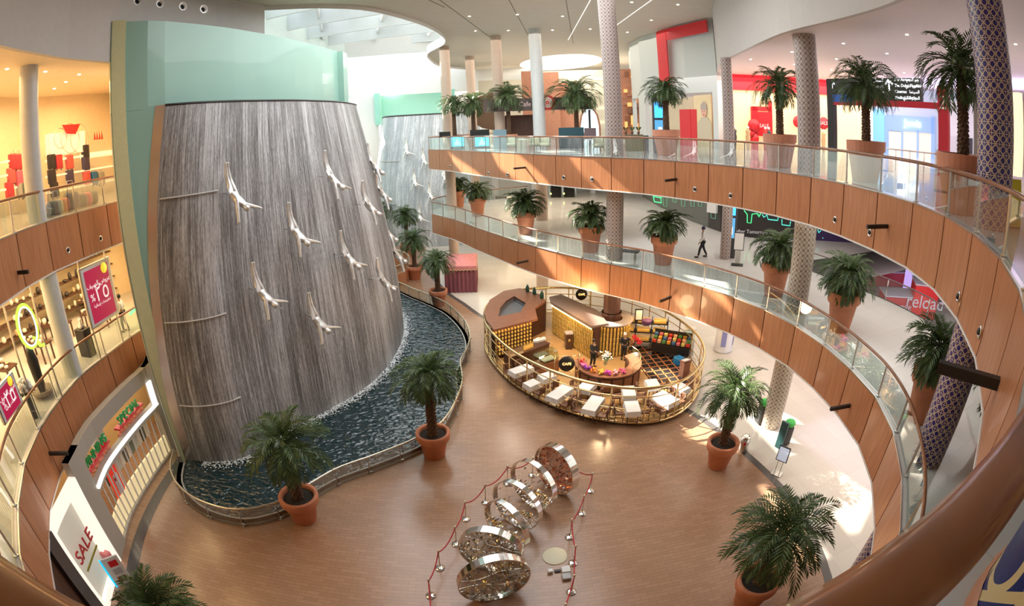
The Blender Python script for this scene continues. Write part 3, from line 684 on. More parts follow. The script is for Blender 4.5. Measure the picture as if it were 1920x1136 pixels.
palm('potted_palm', 'palm crown rising into the lower left corner by the shop windows', .74, 1.3, 1.55, .17, CR1, (*P(296, 1150, 2.5).xy, 0), 2.6, G_, crown_s=1.0)
palm('potted_palm', 'palm in a terracotta pot outside the bend of pool rail near the draped booth', .72, 1.3, 2.5, .17, CR1, P(823, 572, 0), 3.1, G_)
palm('potted_palm', 'palm in a terracotta pot behind the curved ramp rail, second from the draped booth', .74, 1.3, 2.6, .17, CR2, P(779, 523, 0), .4, G_, crown_s=1.05)
palm('potted_palm', 'palm in a terracotta pot under the tip of the middle gallery', .78, 1.4, 2.6, .17, CR2, P(811, 449, 0), 1.4, G_, crown_s=1.05)
palm('potted_palm', 'pale palm in front of the far waterfall, mostly behind another palm', .8, 1.4, 3.3, .18, CR1, P(765, 480, 0), 5.4, G_, crown_s=1.15)
palm('potted_palm', 'pale palm seen just past the edge of the big waterfall', .8, 1.4, 3.3, .18, CR2, P(716, 462, 0), 4.4, G_, crown_s=1.1)
G1_ = 'potted palms on the middle gallery'
for i, (px, py, lb, cr) in enumerate([
        (860, 388, 'leftmost short palm at the tip of the middle gallery, half behind a peach column', CRM), (896, 405, 'second short palm from the tip of the middle gallery', CRM),
        (986, 438, 'short palm in front of the right peach column on the middle gallery', CRM), (1107, 471, 'short palm left of the tall lattice column on the middle gallery', CRM),
        (1243, 494, 'short palm on the middle gallery beside the walking person', CRM), (1450, 553, 'short palm left of the cream lattice column on the middle gallery', CRM),
        (1572, 618, 'short palm right of the cream lattice column on the middle gallery', CRM), (1722, 783, 'short palm partly behind the blue lattice column on the middle gallery', CRM)]):
    q = P(px, py, Z1)
    palm('potted_palm', lb, .76 if i < 7 else .72, 1.62, .8, .13, cr, q, i*1.7, G1_, crown_s=[1.05, 1.1, 1.25, 1.12, 1.12, 1.15, 1.12, 1.1][i])
palm('potted_palm', 'palm fronds peeping above the near handrail beside the blue lattice column', .7, 1.35, .8, .13, CRM, (13.4, 4.0, Z1), 2, G1_)
G2_ = 'potted palms on the upper gallery'
for i, (px, py, hh, lb, d_) in enumerate([
        (1250, 291, 2.45, 'tall palm on the upper gallery in front of the glowing blue screen', None), (1462, 313, 2.35, 'tall palm on the upper gallery between two lattice columns', None),
        (1622, 340, 2.2, 'tall palm on the upper gallery in front of the dark direction sign', None)]):
    palm('potted_palm', lb, .82, 1.45, hh, .15, [CR1, CR2, CR3][i], P(px, py, Z2), i*2.1, G2_, True, .92, TERRAS)
def azp(px, d, z=Z2):
    q = D(px, 260, d); return (q.x, q.y, z)
palm('potted_palm', 'tall palm on the upper gallery pressed against the blue lattice column', .82, 1.45, 2.3, .15, CR2, azp(1806, 14.2), 3.3, G2_, True, .95, TERRAS)
palm('potted_palm', 'palm at the right picture edge behind the blue lattice column', .82, 1.45, 2.5, .15, CR1, (19.3, 5.0, Z2), 4, G2_, True, .95, TERRAS)
for i, (px, d, lb) in enumerate([(853, 43.5, 'sunlit palm furthest left on the upper gallery'), (889, 43, 'second sunlit palm from the left on the upper gallery'),
                                 (955, 41, 'palm in front of the dark cafe bar on the upper gallery'), (1082, 39.5, 'large palm at the right end of the dark cafe sign')]):
    palm('potted_palm', lb,   .7, 1.1, 3.0+.25*(i > 1), .15, [CR1, CR2, CR3, CR3][i], azp(px, d), i, G2_, True, [.95, 1.05, 1.15, 1.35][i], TERRAS)

# ================================================================== figures grown as one skin
def skinned(joints, bones, name, m, sub_=1):
    """joints: {key:(co, radius)}; one continuous surface grown over the bones"""
    me = bpy.data.meshes.new(name); ks = list(joints); me.from_pydata([joints[k][0] for k in ks], [(ks.index(a), ks.index(b)) for a, b in bones], [])
    o = bpy.data.objects.new(name, me); C.objects.link(o)
    sk = o.modifiers.new('s', 'SKIN'); sk.use_smooth_shade = True
    for i, k in enumerate(ks):
        r = joints[k][1]; me.skin_vertices[0].data[i].radius = r if isinstance(r, tuple) else (r, r)
        me.skin_vertices[0].data[i].use_root = (i == 0)
    sb = o.modifiers.new('d', 'SUBSURF'); sb.levels = sub_; sb.render_levels = sub_
    bpy.context.view_layer.update(); dg = bpy.context.evaluated_depsgraph_get()
    out = bpy.data.meshes.new_from_object(o.evaluated_get(dg)); out.materials.clear(); out.materials.append(m)
    bpy.data.objects.remove(o); out.name = name
    return out
SILV = mat('diver_silver', (.76, .76, .74), .36, .55, noise=.12, nscale=6)
def diver_mesh(name, lean=0.0):
    j = {'pel': ((.04, .16, .26), .17), 'waist': ((.08, .25, .13), .145), 'chest': ((.14, .37, -.01), .20), 'neck': ((.20, .50, -.12), .078), 'head0': ((.235, .57, -.18), .125), 'head': ((.29, .68, -.26), .13)}
    b = [('pel', 'waist'), ('waist', 'chest'), ('chest', 'neck'), ('neck', 'head0'), ('head0', 'head')]
    for s_, hx, hy, hz in ((-1, -.16, .62, -.56), (1, .92, .42, -.30)):
        sh = Vector((.15+.17*s_, .41, -.05-.05*s_)); hd = Vector((hx, hy, hz)); n = 'l' if s_ < 0 else 'r'
        j.update({n+'sh': (tuple(sh), .10), n+'el': (tuple(sh.lerp(hd, .48)), .075), n+'wr': (tuple(sh.lerp(hd, .88)), .052), n+'ha': (tuple(hd), .052)})
        b += [('chest', n+'sh'), (n+'sh', n+'el'), (n+'el', n+'wr'), (n+'wr', n+'ha')]
        d = (hd-sh).normalized(); sd = d.cross(Vector((0, .3, 1))).normalized()
        for q in range(5):
            off_ = (q-2)*.018 if q < 4 else -.045; l1 = [.075, .09, .085, .07, .045][q]
            f0 = hd+sd*off_*.8+d*.02*(q < 4); f1 = hd+sd*off_*1.6+d*l1
            j[n+'f%d' % q] = (tuple(f1), .014); b.append((n+'ha', n+'f%d' % q))
        lx = .05*s_
        j.update({n+'hip': ((.04+lx*1.5, .15, .34), .125), n+'kn': ((.0+lx, .02+.05*s_*0, .76), .082), n+'kn2': ((-.01+lx, -.01, .90), .085), n+'an': ((-.02+lx*.8, .0, 1.16), .05), n+'to': ((-.02+lx*.8, .03, 1.36), .036)})
        b += [('pel', n+'hip'), (n+'hip', n+'kn'), (n+'kn', n+'kn2'), (n+'kn2', n+'an'), (n+'an', n+'to')]
    j = {k: ((-v[0][0], v[0][1], v[0][2]), v[1]) for k, v in j.items()}
    return skinned(j, b, name, SILV)
DV = diver_mesh('diver_body')
face = MB(); face.ball((-.33, .78, -.30), .022, 6)
FACE = face.mesh('diver_face', SILV)
def wall_hit(px, py, top_, bas_, h, out, urange=(0, 1)):
    sx, sy, sz = sight(px, py); r = Vector((sx, sy, sz)).normalized(); o = Vector((0, 0, EYE)); best = None
    for i in range(101):
        u = urange[0]+(urange[1]-urange[0])*i/100
        for k in range(61):
            p = wf_point(top_, bas_, u, k/60, h); q = wf_point(top_, bas_, min(u+.01, 1), k/60, h)-wf_point(top_, bas_, max(u-.01, 0), k/60, h)
            n = Vector((q.y, -q.x, 0)).normalized(); p2 = p+n*out; d = (p2-o).cross(r).length
            if best is None or d < best[0]: best = (d, p2, n)
    return best[1], best[2]
def place_diver(p, n, label, group, s_=1.25, turn=0):
    t = thing('diver_sculpture', label, 'sculpture', p, atan2(n.y, n.x)-pi/2+turn, group)
    t.scale = (s_,)*3
    obj('body', DV, None, t); obj('nose', FACE, None, t)
    obj('mounting_rod', MB().cyl((-.04, .12, .26), (-.04, -.5, .30), .016, 6), STEEL, t)
DL = [((436, 366), 'silver diver figure furthest left, high on the big waterfall'), ((611, 332), 'silver diver figure topmost on the big waterfall'),
      ((545, 430), 'silver diver figure in the middle of the big waterfall, right of the high left one'), ((681, 386), 'silver diver figure high near the right rim of the big waterfall'),
      ((643, 484), 'silver diver figure in the right middle of the big waterfall'), ((709, 524), 'silver diver figure low near the right rim of the big waterfall'),
      ((478, 543), 'silver diver figure low on the left of the big waterfall'), ((586, 593), 'silver diver figure lowest on the big waterfall')]
for (px, py), lb in DL:
    p, n = wall_hit(px, py, TOP, BAS, HT, .62); place_diver(p-Vector((0, 0, .26*1.2)), n, lb, 'silver divers on the big waterfall', 1.2, .0)
for (px, py, d), lb in [((692, 310, 31.5), 'dark silver diver outlined against the mint hall, upper one'), ((707, 361, 32), 'dark silver diver outlined against the mint hall, under the upper one'),
                        ((719, 437, 32.5), 'silver diver outlined in front of the pale palm'), ((736, 478, 32.5), 'silver diver outlined above the curved ramp rail')]:
    p = D(px, py, d); place_diver(p-Vector((0, 0, .3)), Vector((.98, -.2, 0)), lb, 'silver divers on the big waterfall', 1.3, 0)
for i, ((px, py), lb) in enumerate([((763, 279), 'small silver diver topmost on the far waterfall'), ((795, 301), 'small silver diver beside the gallery tip, on the far waterfall'), ((777, 337), 'small silver diver in the middle of the far waterfall'),
                    ((830, 330), 'small silver diver half hidden behind the peach column'), ((805, 362), 'small silver diver next to the gallery rail, on the far waterfall'), ((787, 402), 'small silver diver lowest on the far waterfall')]):
    p, n = wall_hit(px, py, T2, B2, 15.4, .7, (.1, 1)); place_diver(p-Vector((0, 0, .3)), n, lb, 'silver divers on the far waterfall', 1.3)

# ------------------------------------------------------------------ people
SKIN = mat('skin', (.45, .27, .18), .55)
def person(label, loc, rz, shirt, trousers, hair, stride=.3, h=1.75, reach=None, group=None, longhair=False):
    t = thing('person', label, 'person', loc, rz, group); k = h/1.75; s = stride
    J = lambda **q: {a: (tuple(c*k for c in v[0]), v[1]) for a, v in q.items()}
    arm = lambda sd, f: [((.20*sd, .0, 1.42), .05), ((.26*sd, -.02+f*.5, 1.15), .042), ((.25*sd, .10+f, .93), .03), ((.25*sd, .15+f, .86), .034)]
    if reach: armr = [((.20, .0, 1.42), .05), ((.25, .16, 1.2), .042), ((.14, .36, 1.18), .03), ((.11, .42, 1.19), .034)]
    A = arm(-1, s*.5); B = armr if reach else arm(1, -s*.5)
    j = {'pel': ((0, 0, .96), .12), 'wa': ((0, 0, 1.12), .10), 'ch': ((0, .01, 1.33), .13), 'nk': ((0, .01, 1.50), .05), 'h0': ((0, .03, 1.58), .075), 'h1': ((0, .03, 1.68), .085)}
    b = [('pel', 'wa'), ('wa', 'ch'), ('ch', 'nk'), ('nk', 'h0'), ('h0', 'h1')]
    for n, L_ in (('l', A), ('r', B)):
        for i, c in enumerate(L_): j[n+str(i)] = c
        b += [('ch', n+'0'), (n+'0', n+'1'), (n+'1', n+'2'), (n+'2', n+'3')]
        hx, hy, hz = L_[3][0]
        for q in range(5):
            j[n+'f%d' % q] = ((hx+(q-2)*.014 if q < 4 else hx-.03, hy+.02+(.015 if q == 4 else 0), hz-[.07, .085, .08, .065, .03][q]), .009); b.append((n+'3', n+'f%d' % q))
    for n, sd, f in (('L', -1, s), ('R', 1, -s)):
        j[n+'h'] = ((.09*sd, 0, .90), .09); j[n+'k'] = ((.095*sd, f*.45+.04, .49), .062); j[n+'a'] = ((.095*sd, f*.9-.03, .09), .042); j[n+'t'] = ((.10*sd, f*.9+.13, .045), .04)
        b += [('pel', n+'h'), (n+'h', n+'k'), (n+'k', n+'a'), (n+'a', n+'t')]
    j = {a: (tuple(c*k for c in v[0]), v[1]*k) for a, v in j.items()}
    obj('body', skinned(j, b, 'person_body', SKIN), None, t)
    def cloth(keys, bones, name, m, g):
        jj = {a: (j[a][0], j[a][1]+g) for a in keys}; obj(name, skinned(jj, bones, name, m), None, t)
    cloth(['pel', 'wa', 'ch', 'l0', 'l1', 'r0', 'r1', 'l2', 'r2'], [('pel', 'wa'), ('wa', 'ch'), ('ch', 'l0'), ('ch', 'r0'), ('l0', 'l1'), ('r0', 'r1'), ('l1', 'l2'), ('r1', 'r2')], 'shirt', shirt, .022)
    cloth(['pel', 'Lh', 'Lk', 'La', 'Rh', 'Rk', 'Ra'], [('pel', 'Lh'), ('Lh', 'Lk'), ('Lk', 'La'), ('pel', 'Rh'), ('Rh', 'Rk'), ('Rk', 'Ra')], 'trousers', trousers, .018)
    for n in 'LR':
        a = Vector(j[n+'a'][0]); c = Vector(j[n+'t'][0]); obj('shoe', MB().rbox(((a.x+c.x)/2, (a.y+c.y)/2+.02, .045), (.1, .27, .09), .04), BLACK, t)
    hm = MB().ball((0, .0*k, 1.69*k), .115*k, 12, 0, (.9, 1.05, 1.0))
    if longhair: hm.ball((0, -.06*k, 1.56*k), .10*k, 10, 0, (1, .8, 1.5))
    obj('hair', hm, hair, t)
    obj('nose', MB().ball((0, .115*k, 1.625*k), .018, 6), SKIN, t); obj('mouth', MB().ball((0, .105*k, 1.59*k), .014, 6, 0, (1.6, .5, .5)), RED, t)
    for s_ in (-1, 1):
        obj('eye', MB().ball((s_*.035, .10*k, 1.655*k), .012, 6), BLACK, t); obj('ear', MB().ball((s_*.088*k, .03, 1.63*k), .02, 6, 0, (.5, 1, 1.4)), SKIN, t)
    return t
SH_W = mat('cloth_white', (.82, .82, .80), .8); TR_B = mat('cloth_black', (.02, .02, .025), .8); HAIR = mat('hair_black', (.015, .012, .01), .5); HATB = mat('cap_navy', (.02, .02, .07), .6)
q = P(1316, 482, Z1); person('person in a white shirt, dark trousers and navy cap walking on the middle gallery', q, radians(75), SH_W, TR_B, HATB, .32, 1.8)
# ================================================================== oval cafe on the ground floor
KOV = catmull(V2([(1.5, 28.4), (1.75, 26), (2.5, 23.6), (3.6, 21.6), (4.9, 20), (6.4, 18.8), (8.1, 18.05), (9.7, 18.1), (11.1, 18.9), (12.3, 20.3), (13, 22.2), (13.1, 24.3), (12.75, 26.6), (11.9, 29.1), (10.3, 31.2), (7.2, 32.9), (4.0, 32.9), (2.1, 31)]), .55, True)
KC = Vector((7.4, 25.2))
def shrink(l, k): return [KC+(p-KC)*k for p in l]
KF = mat('cafe_floor_gold', (.60, .35, .13), .3, noise=.12, nscale=2)
pl = thing('cafe_platform', 'oval golden floor platform with dark plinth and brass rim carrying the cafe', 'platform', (7.4, 25.2, 0))
sub(obj('deck', MB().poly(tup(KOV), [], .26, .12), KF), pl)
sub(obj('plinth', MB().poly(tup(shrink(KOV, .985)), [], .12, .0), BLACK), pl)
sub(obj('brass_rim', MB().tube([(p.x, p.y, .2) for p in KOV], .08, 6, closed=True), GOLD), pl)
# dark gridded floor field on the right of the deck
gr = MB(); gx0, gx1, gy0, gy1 = 9.9, 12.5, 20.6, 26.0
gr.box(((gx0+gx1)/2, (gy0+gy1)/2, .265), (gx1-gx0, gy1-gy0, .012))
go = MB()
for i in range(6): go.box((gx0+.1+i*.48, (gy0+gy1)/2, .276), (.07, gy1-gy0, .008))
for i in range(12): go.box(((gx0+gx1)/2, gy0+.1+i*.48, .276), (gx1-gx0, .07, .008))
sub(obj('dark_tiles', gr, mat('dark_tile', (.02, .017, .017), .15)), pl); sub(obj('orange_tile_lines', go, mat('orange_inlay', (.52, .20, .07), .35)), pl)
# brass fence: top rail, mid rails, posts and low crossed braces
fn = thing('cafe_fence', 'polished brass fence standing round the oval cafe', 'fence', (7.4, 25.2, .26))
FH = 2.1
op = [p for p in KOV]
tr = shrink(KOV, 1.0)
for z, r in ((FH, .075), (1.62, .03), (.95, .025), (.42, .03)):
    sub(obj('top_rail' if z == FH else 'mid_rail', MB().tube([(p.x, p.y, z) for p in tr], r, 8, closed=True), GOLD), fn)
NP_ = len(tr); step = 3
for i in range(0, NP_, step):
    p, q = tr[i], tr[(i+step) % NP_ if i+step < NP_ else 0]; mb = MB(); mb.lathe([(.07, .26), (.07, .32), (.035, .36), (.04, FH-.15), (.055, FH-.1), (.04, FH)], (p.x, p.y, 0), 8)
    sub(obj('post', mb, GOLD), fn)
    if p.y < 27: sub(obj('cross_brace', MB().cyl((p.x, p.y, .44), (q.x, q.y, .93), .014, 5).cyl((p.x, p.y, .93), (q.x, q.y, .44), .014, 5), GOLD), fn)
BULB = emit('warm_bulbs', (1, .62, .22), 9)
# ---- left pavilion: flat brown roof with a grey light well over jar shelves
ZT = 2.4
rf = [P(x, y, ZT) for x, y in [(926, 618), (1008, 597), (1003, 577), (1024, 563), (1010, 551), (975, 540), (945, 545), (918, 562), (908, 585), (912, 600)]]
wl_ = [P(x, y, ZT) for x, y in [(935, 593), (938, 577), (950, 563), (964, 555), (986, 568), (976, 585)]]
pv = thing('wine_pavilion', 'brown flat-roofed corner pavilion of the cafe with glowing jar shelves', 'pavilion', (rf[0].x, rf[0].y, .26))
sub(obj('roof', MB().poly(tup(rf), [tup(wl_)], ZT, ZT-.14), MIDBROWN), pv)
sub(obj('light_well', MB().poly(tup(wl_), [], ZT-.35).wall(wl_+[wl_[0]], ZT-.35, ZT, 0), mat('well_grey', (.19, .19, .19), .4)), pv)
fa, fb = Vector(rf[0]).xy, Vector(rf[1]).xy; fd = (fb-fa).normalized(); fnn = Vector((fd.y, -fd.x))
fa2 = fa+fd*.25-fnn*.35; fb2 = fb-fd*.12-fnn*.35
sub(obj('wall_body', MB().wall([fb2-fnn*.0, fb2-fnn*1.2, Vector(rf[3]).xy, ], .26, ZT-.14, 0).wall([fa2-fnn*.35, fb2-fnn*.35], .26, ZT-.14, .1), BROWN), pv)
sub(obj('light_strip', MB().box((*((fa2+fb2)/2-fnn*.05), ZT-.2), ((fb2-fa2).length, .06, .08), rz=atan2(fd.y, fd.x)), BULB), pv)
JAR = mat('amber_jar', (.88, .50, .08), .25, metal=.3, emis=(1, .55, .12), estr=.25)
LG = (fb2-fa2).length
for r in range(7):
    z = .5+r*.235; c = (fa2+fb2)/2-fnn*.12
    sub(obj('shelf', MB().box((c.x, c.y, z-.02), (LG, .32, .03), rz=atan2(fd.y, fd.x)), BROWN), pv)
for r in range(7):
    for k in range(12):
        q = fa2+fd*(LG*(k+.5)/12)-fnn*.06; z = .5+r*.235
        o = obj('jar', MB().lathe([(.05, z), (.062, z+.02), (.062, z+.12), (.03, z+.15), (.03, z+.175)], (q.x, q.y, 0), 7), JAR)
        tag(o, 'amber jar, %s from the left, %s row down, on the brown-roofed cafe shelves' % (ORD(k+1), ORD(7-r)), 'jar', 'amber jars on the cafe shelves')
for i, (px, py) in enumerate([(989, 547), (1002, 552), (1016, 559)]):
    q = P(px, py, ZT)
    tag(obj('lantern', MB().lathe([(.10, ZT), (.13, ZT+.05), (.12, ZT+.35), (.05, ZT+.45), (.04, ZT+.52)], (q.x, q.y, 0), 10), mat('lantern_green', (.01, .06, .05), .3)), 'small dark green lantern on the brown cafe roof, ' + ['nearest the booth', 'in the middle', 'nearest the big column'][i], 'lantern', 'lanterns on the cafe roof')
# ---- central bamboo-fronted wall ending in a drum round the column
CC = Vector((8.95, 26.05))
ca, cb = Vector(P(1036, 566, ZT)).xy, Vector(P(1113, 611, ZT)).xy; cdv = (cb-ca).normalized(); cn = Vector((cdv.y, -cdv.x))
cw = thing('tea_wall', 'long wall of gold bamboo tubes with string lights, ending in a drum round the column', 'wall unit', (CC.x, CC.y, .26))
bk1, bk2 = Vector(P(1030, 557, ZT)).xy, Vector(P(1052, 552, ZT)).xy
tp_ = [ca+cn*.12, cb+cn*.12, cb-cn*.9+cdv*.2, Vector(P(1120, 582, ZT)).xy, bk2, bk1]
sub(obj('top_slab', MB().poly(tup(tp_), [], ZT+.02, ZT-.1), mat('slab_taupe', (.24, .17, .14), .5)), cw)
sub(obj('body', MB().wall([ca-cn*.06, cb-cn*.06, cb-cn*.5, ca-cn*.9, ca-cn*.06], .26, ZT-.1, 0), BROWN), cw)
sub(obj('ring_top', MB().lathe([(.62, ZT-.08), (1.25, ZT-.08), (1.28, ZT-.13), (1.25, ZT-.18)], (CC.x, CC.y, 0), 36, cap=False), mat('ring_grey', (.42, .36, .33), .5)), cw)
sub(obj('drum', MB().lathe([(1.0, .26), (1.0, ZT-.2)], (CC.x, CC.y, 0), 32, cap=False), BROWN), cw)
BAM = mat('gold_bamboo', (.80, .56, .16), .3, metal=.25, noise=.15, nscale=6)
LW = (cb-ca).length; nb = 26
def bamboo(x, y, r=.055):
    pr = []; z = .30
    while z < ZT-.3: pr += [(r*.55, z), (r, z+.02), (r, z+.26), (r*.55, z+.29)]; z += .30
    return MB().lathe(pr, (x, y, 0), 8, smooth=False)
for k in range(nb):
    q = ca+cdv*(LW*(k+.5)/nb)+cn*.02; sub(obj('bamboo_tube', bamboo(q.x, q.y), BAM), cw)
for k in range(15):
    a = radians(185+k*11); sub(obj('bamboo_tube', bamboo(CC.x+cos(a)*1.07, CC.y+sin(a)*1.07, .07), BAM), cw)
bl = MB()
for k in range(34): q = ca+cdv*(LW*(k+.5)/34)+cn*.1; bl.ball((q.x, q.y, ZT-.2), .035, 6)
for k in range(22): a = radians(180+k*9); bl.ball((CC.x+cos(a)*1.15, CC.y+sin(a)*1.15, ZT-.12), .035, 6)
sub(obj('string_lights', bl, BULB), cw)
# ---- round serving counter
KT = Vector(P(1141, 676, 1.3)).xy; RO_, RI_ = 1.75, 1.2
ct = thing('serving_counter', 'round dark wooden serving counter with glass top cases in front of the bamboo drum', 'counter', (KT.x, KT.y, .26))
def arc(c, r, a0, a1, n=24): return [Vector((c.x+r*cos(radians(a0+(a1-a0)*i/n)), c.y+r*sin(radians(a0+(a1-a0)*i/n)))) for i in range(n+1)]
body = arc(KT, RO_, 160, 380)+arc(KT, RI_, 380, 160)
sub(obj('counter_body', MB().poly(tup(body), [], 1.18, .26), BROWN), ct)
body = arc(KT, RO_+.07, 158, 382)+arc(KT, RI_-.05, 382, 158)
sub(obj('counter_top', MB().poly(tup(body), [], 1.25, 1.18), MIDBROWN), ct)
for i in range(11):
    a = radians(168+i*20.3); mb = MB(); mb.box((KT.x+cos(a)*(RO_+.01), KT.y+sin(a)*(RO_+.01), .72), (.04, .5, .7), rz=a); sub(obj('panel', mb, MIDBROWN), ct)
gs = arc(KT, RO_-.02, 300, 385); sub(obj('glass_case', MB().wall(gs, 1.25, 1.62, 0).poly(tup(gs+arc(KT, RI_+.1, 385, 300)), [], 1.62), GLASS), ct)
sub(obj('case_frame', MB().tube([(p.x, p.y, 1.62) for p in gs], .02, 5).cyl((gs[0].x, gs[0].y, 1.25), (gs[0].x, gs[0].y, 1.62), .02, 5), GOLD), ct)
rng = random.Random(11)
cols = [(.75, .03, .06), (.85, .25, .55), (.35, .06, .5), (.9, .28, .04), (.85, .55, .08), (.7, .08, .5), (.9, .45, .5), (.8, .12, .3)]
cn_ = ['crimson', 'pink', 'purple', 'orange', 'yellow', 'magenta', 'rose', 'cherry red']
for i, c in enumerate(cols):
    a = radians(176+i*15); q = Vector((KT.x+cos(a)*1.48, KT.y+sin(a)*1.48)); mb = MB()
    for k in range(14): mb.ball((q.x+rng.uniform(-.16, .16), q.y+rng.uniform(-.16, .16), 1.31+rng.uniform(0, .14)), .06, 6)
    tag(obj('flower_bunch', mb, mat('petal_%d' % i, c, .6)), cn_[i]+' flower bunch in the row on the round cafe counter', 'flowers', 'flower bunches on the counter')
q = Vector(P(1135, 683, 1.3)).xy; vs = thing('flower_vase', 'white flowers with green leaves in a clear vase in front of the bamboo drum', 'vase', (q.x, q.y, 1.25))
obj('vase', MB().lathe([(.07, 0), (.1, .1), (.05, .3), (.07, .36)], n=10), glass('vase_glass', (.8, .9, .88), .2), vs)
mb = MB()
for k in range(40): mb.ball((rng.gauss(0, .13), rng.gauss(0, .13), .5+rng.uniform(-.1, .28)), .05, 6)
obj('blossoms', mb, mat('blossom_white', (.85, .86, .8), .6), vs)
mb = MB()
for k in range(22):
    a = rng.uniform(0, 6.28); r = rng.uniform(.1, .3); mb.add([(0, 0, .3), (cos(a+.2)*r, sin(a+.2)*r, .5), (cos(a)*r*1.7, sin(a)*r*1.7, .42), (cos(a-.2)*r, sin(a-.2)*r, .45)], [(0, 1, 2, 3)])
obj('leaves', mb, LEAF, vs)
# ---- tables and chairs
def table(name, label, group, size=(1.0, .8), h=.75):
    t = thing(name, label, 'table', (0, 0, .26), 0, group)
    a, b = size[0]/2, size[1]/2
    mb = MB(); mb.rbox((0, 0, h-.02), (size[0], size[1], .035), .04)
    # hanging cloth with folded corners
    top_ = [(a, b), (-a, b), (-a, -b), (a, -b)]; vs = []; fs = []
    pts = []
    for i in range(4):
        p, q = Vector(top_[i]), Vector(top_[(i+1) % 4])
        for k in range(6): pts.append(p.lerp(q, k/6))
    n = len(pts)
    for z, g in ((h, 1.0), (h-.28, 1.05)):
        for i, p in enumerate(pts): w_ = 1+(g-1)*(1+.5*cos(i*2.1)); vs.append((p.x*w_, p.y*w_, z))
    mb.add(vs, [(i, i+n, (i+1) % n+n, (i+1) % n) for i in range(n)])
    obj('tablecloth', mb, LINEN, t)
    for sx in (-1, 1):
        for sy in (-1, 1): obj('leg', MB().cyl((sx*(a-.1), sy*(b-.1), 0), (sx*(a-.1), sy*(b-.1), h-.04), .025, 6), BROWN, t)
    return t
def chair(name, label, group, m):
    t = thing(name, label, 'chair', (0, 0, .26), 0, group)
    obj('seat', MB().rbox((0, 0, .44), (.46, .46, .09), .06), m, t)
    bk = MB(); pts = [(.24*cos(a), -.05-.22*sin(a), .62+.16*sin(a)) for a in [pi*i/10 for i in range(11)]]
    bk.tube(pts, .03, 6).rbox((0, -.24, .66), (.40, .05, .38), .1)
    obj('backrest', bk, m, t)
    for sx in (-1, 1):
        for sy in (-1, 1): obj('leg', MB().cyl((sx*.19, sy*.19, .42), (sx*.21, sy*.21, 0), .02, 5), BROWN, t)
    return t
CHM = mat('chair_brown', (.20, .09, .05), .5, noise=.2)
TBL = [((968, 694), 0.5, (1.5, .75)), ((990, 722), .55, (.85, .7)), ((1019, 708), .4, (.95, .75)), ((1046, 740), .75, (1.7, .8)), ((1100, 728), .85, (1.0, .8)), ((1113, 762), .95, (1.65, .8)), ((1184, 738), 1.35, (1.2, .75)), ((1190, 768), 1.4, (1.2, .8)), ((1231, 722), 1.5, (.95, .75)), ((1256, 750), 1.95, (1.4, .85)), ((1284, 728), 1.9, (1.1, .8))]
lbs = ['leftmost white-clothed cafe table, by the pavilion', 'small white-clothed table at the left curve of the fence', 'white-clothed table left of the framed sign', 'long white-clothed table along the left front of the fence', 'white-clothed table in front of the round counter', 'long white-clothed table in the middle of the front fence',
       'upper of two joined white-clothed tables', 'lower of two joined white-clothed tables', 'white-clothed table at the edge of the dark tiled floor', 'turned white-clothed table at the right front of the fence', 'white-clothed table furthest right by the fence']
c0 = None; cs_done = []
for i, ((px, py), rz, sz) in enumerate(TBL):
    sz = (sz[0]*.82, sz[1]*.85); q = P(px, py, 1.0); kv = (KC-q.xy).normalized(); q = Vector((q.x+kv.x*.3, q.y+kv.y*.3, 1)); t = table('cafe_table', lbs[i], 'white-clothed cafe tables', sz); t.location = (q.x, q.y, .26); t.rotation_euler = (0, 0, rz)
    for s_ in (-1, 1):
        for k in range(2 if sz[0] > 1.1 else 1):
            ox = (k-.5)*.75 if sz[0] > 1.1 else 0; oy = s_*(sz[1]/2+.28)
            x = q.x+ox*cos(rz)-oy*sin(rz); y = q.y+ox*sin(rz)+oy*cos(rz)
            if any(hypot(x-a, y-b) < .55 for a, b in cs_done) or any(hypot(x-P(u, v, 1.0).x, y-P(u, v, 1.0).y) < .7 for (u, v), _, _ in TBL if (u, v) != (px, py)): continue
            cs_done.append((x, y)); rr = rz+(0 if s_ < 0 else pi)
            lb = 'brown chair, %s side%s, at the ' % (('near', 'far')[s_ > 0], (', left', ', right')[k] if sz[0] > .9 else '')+['leftmost table by the pavilion', 'small table at the left fence curve', 'table left of the framed sign', 'long table along the left front', 'table before the round counter', 'long table at the middle front', 'upper of two joined tables', 'lower of two joined tables', 'table by the dark tiled floor', 'turned table at the right front', 'table furthest right'][i]
            if c0 is None: c0 = chair('cafe_chair', lb, 'brown chairs at the cafe tables', CHM); c0.location = (x, y, .26); c0.rotation_euler = (0, 0, rr)
            else: dup(c0, (x, y, .26), rr, lb)
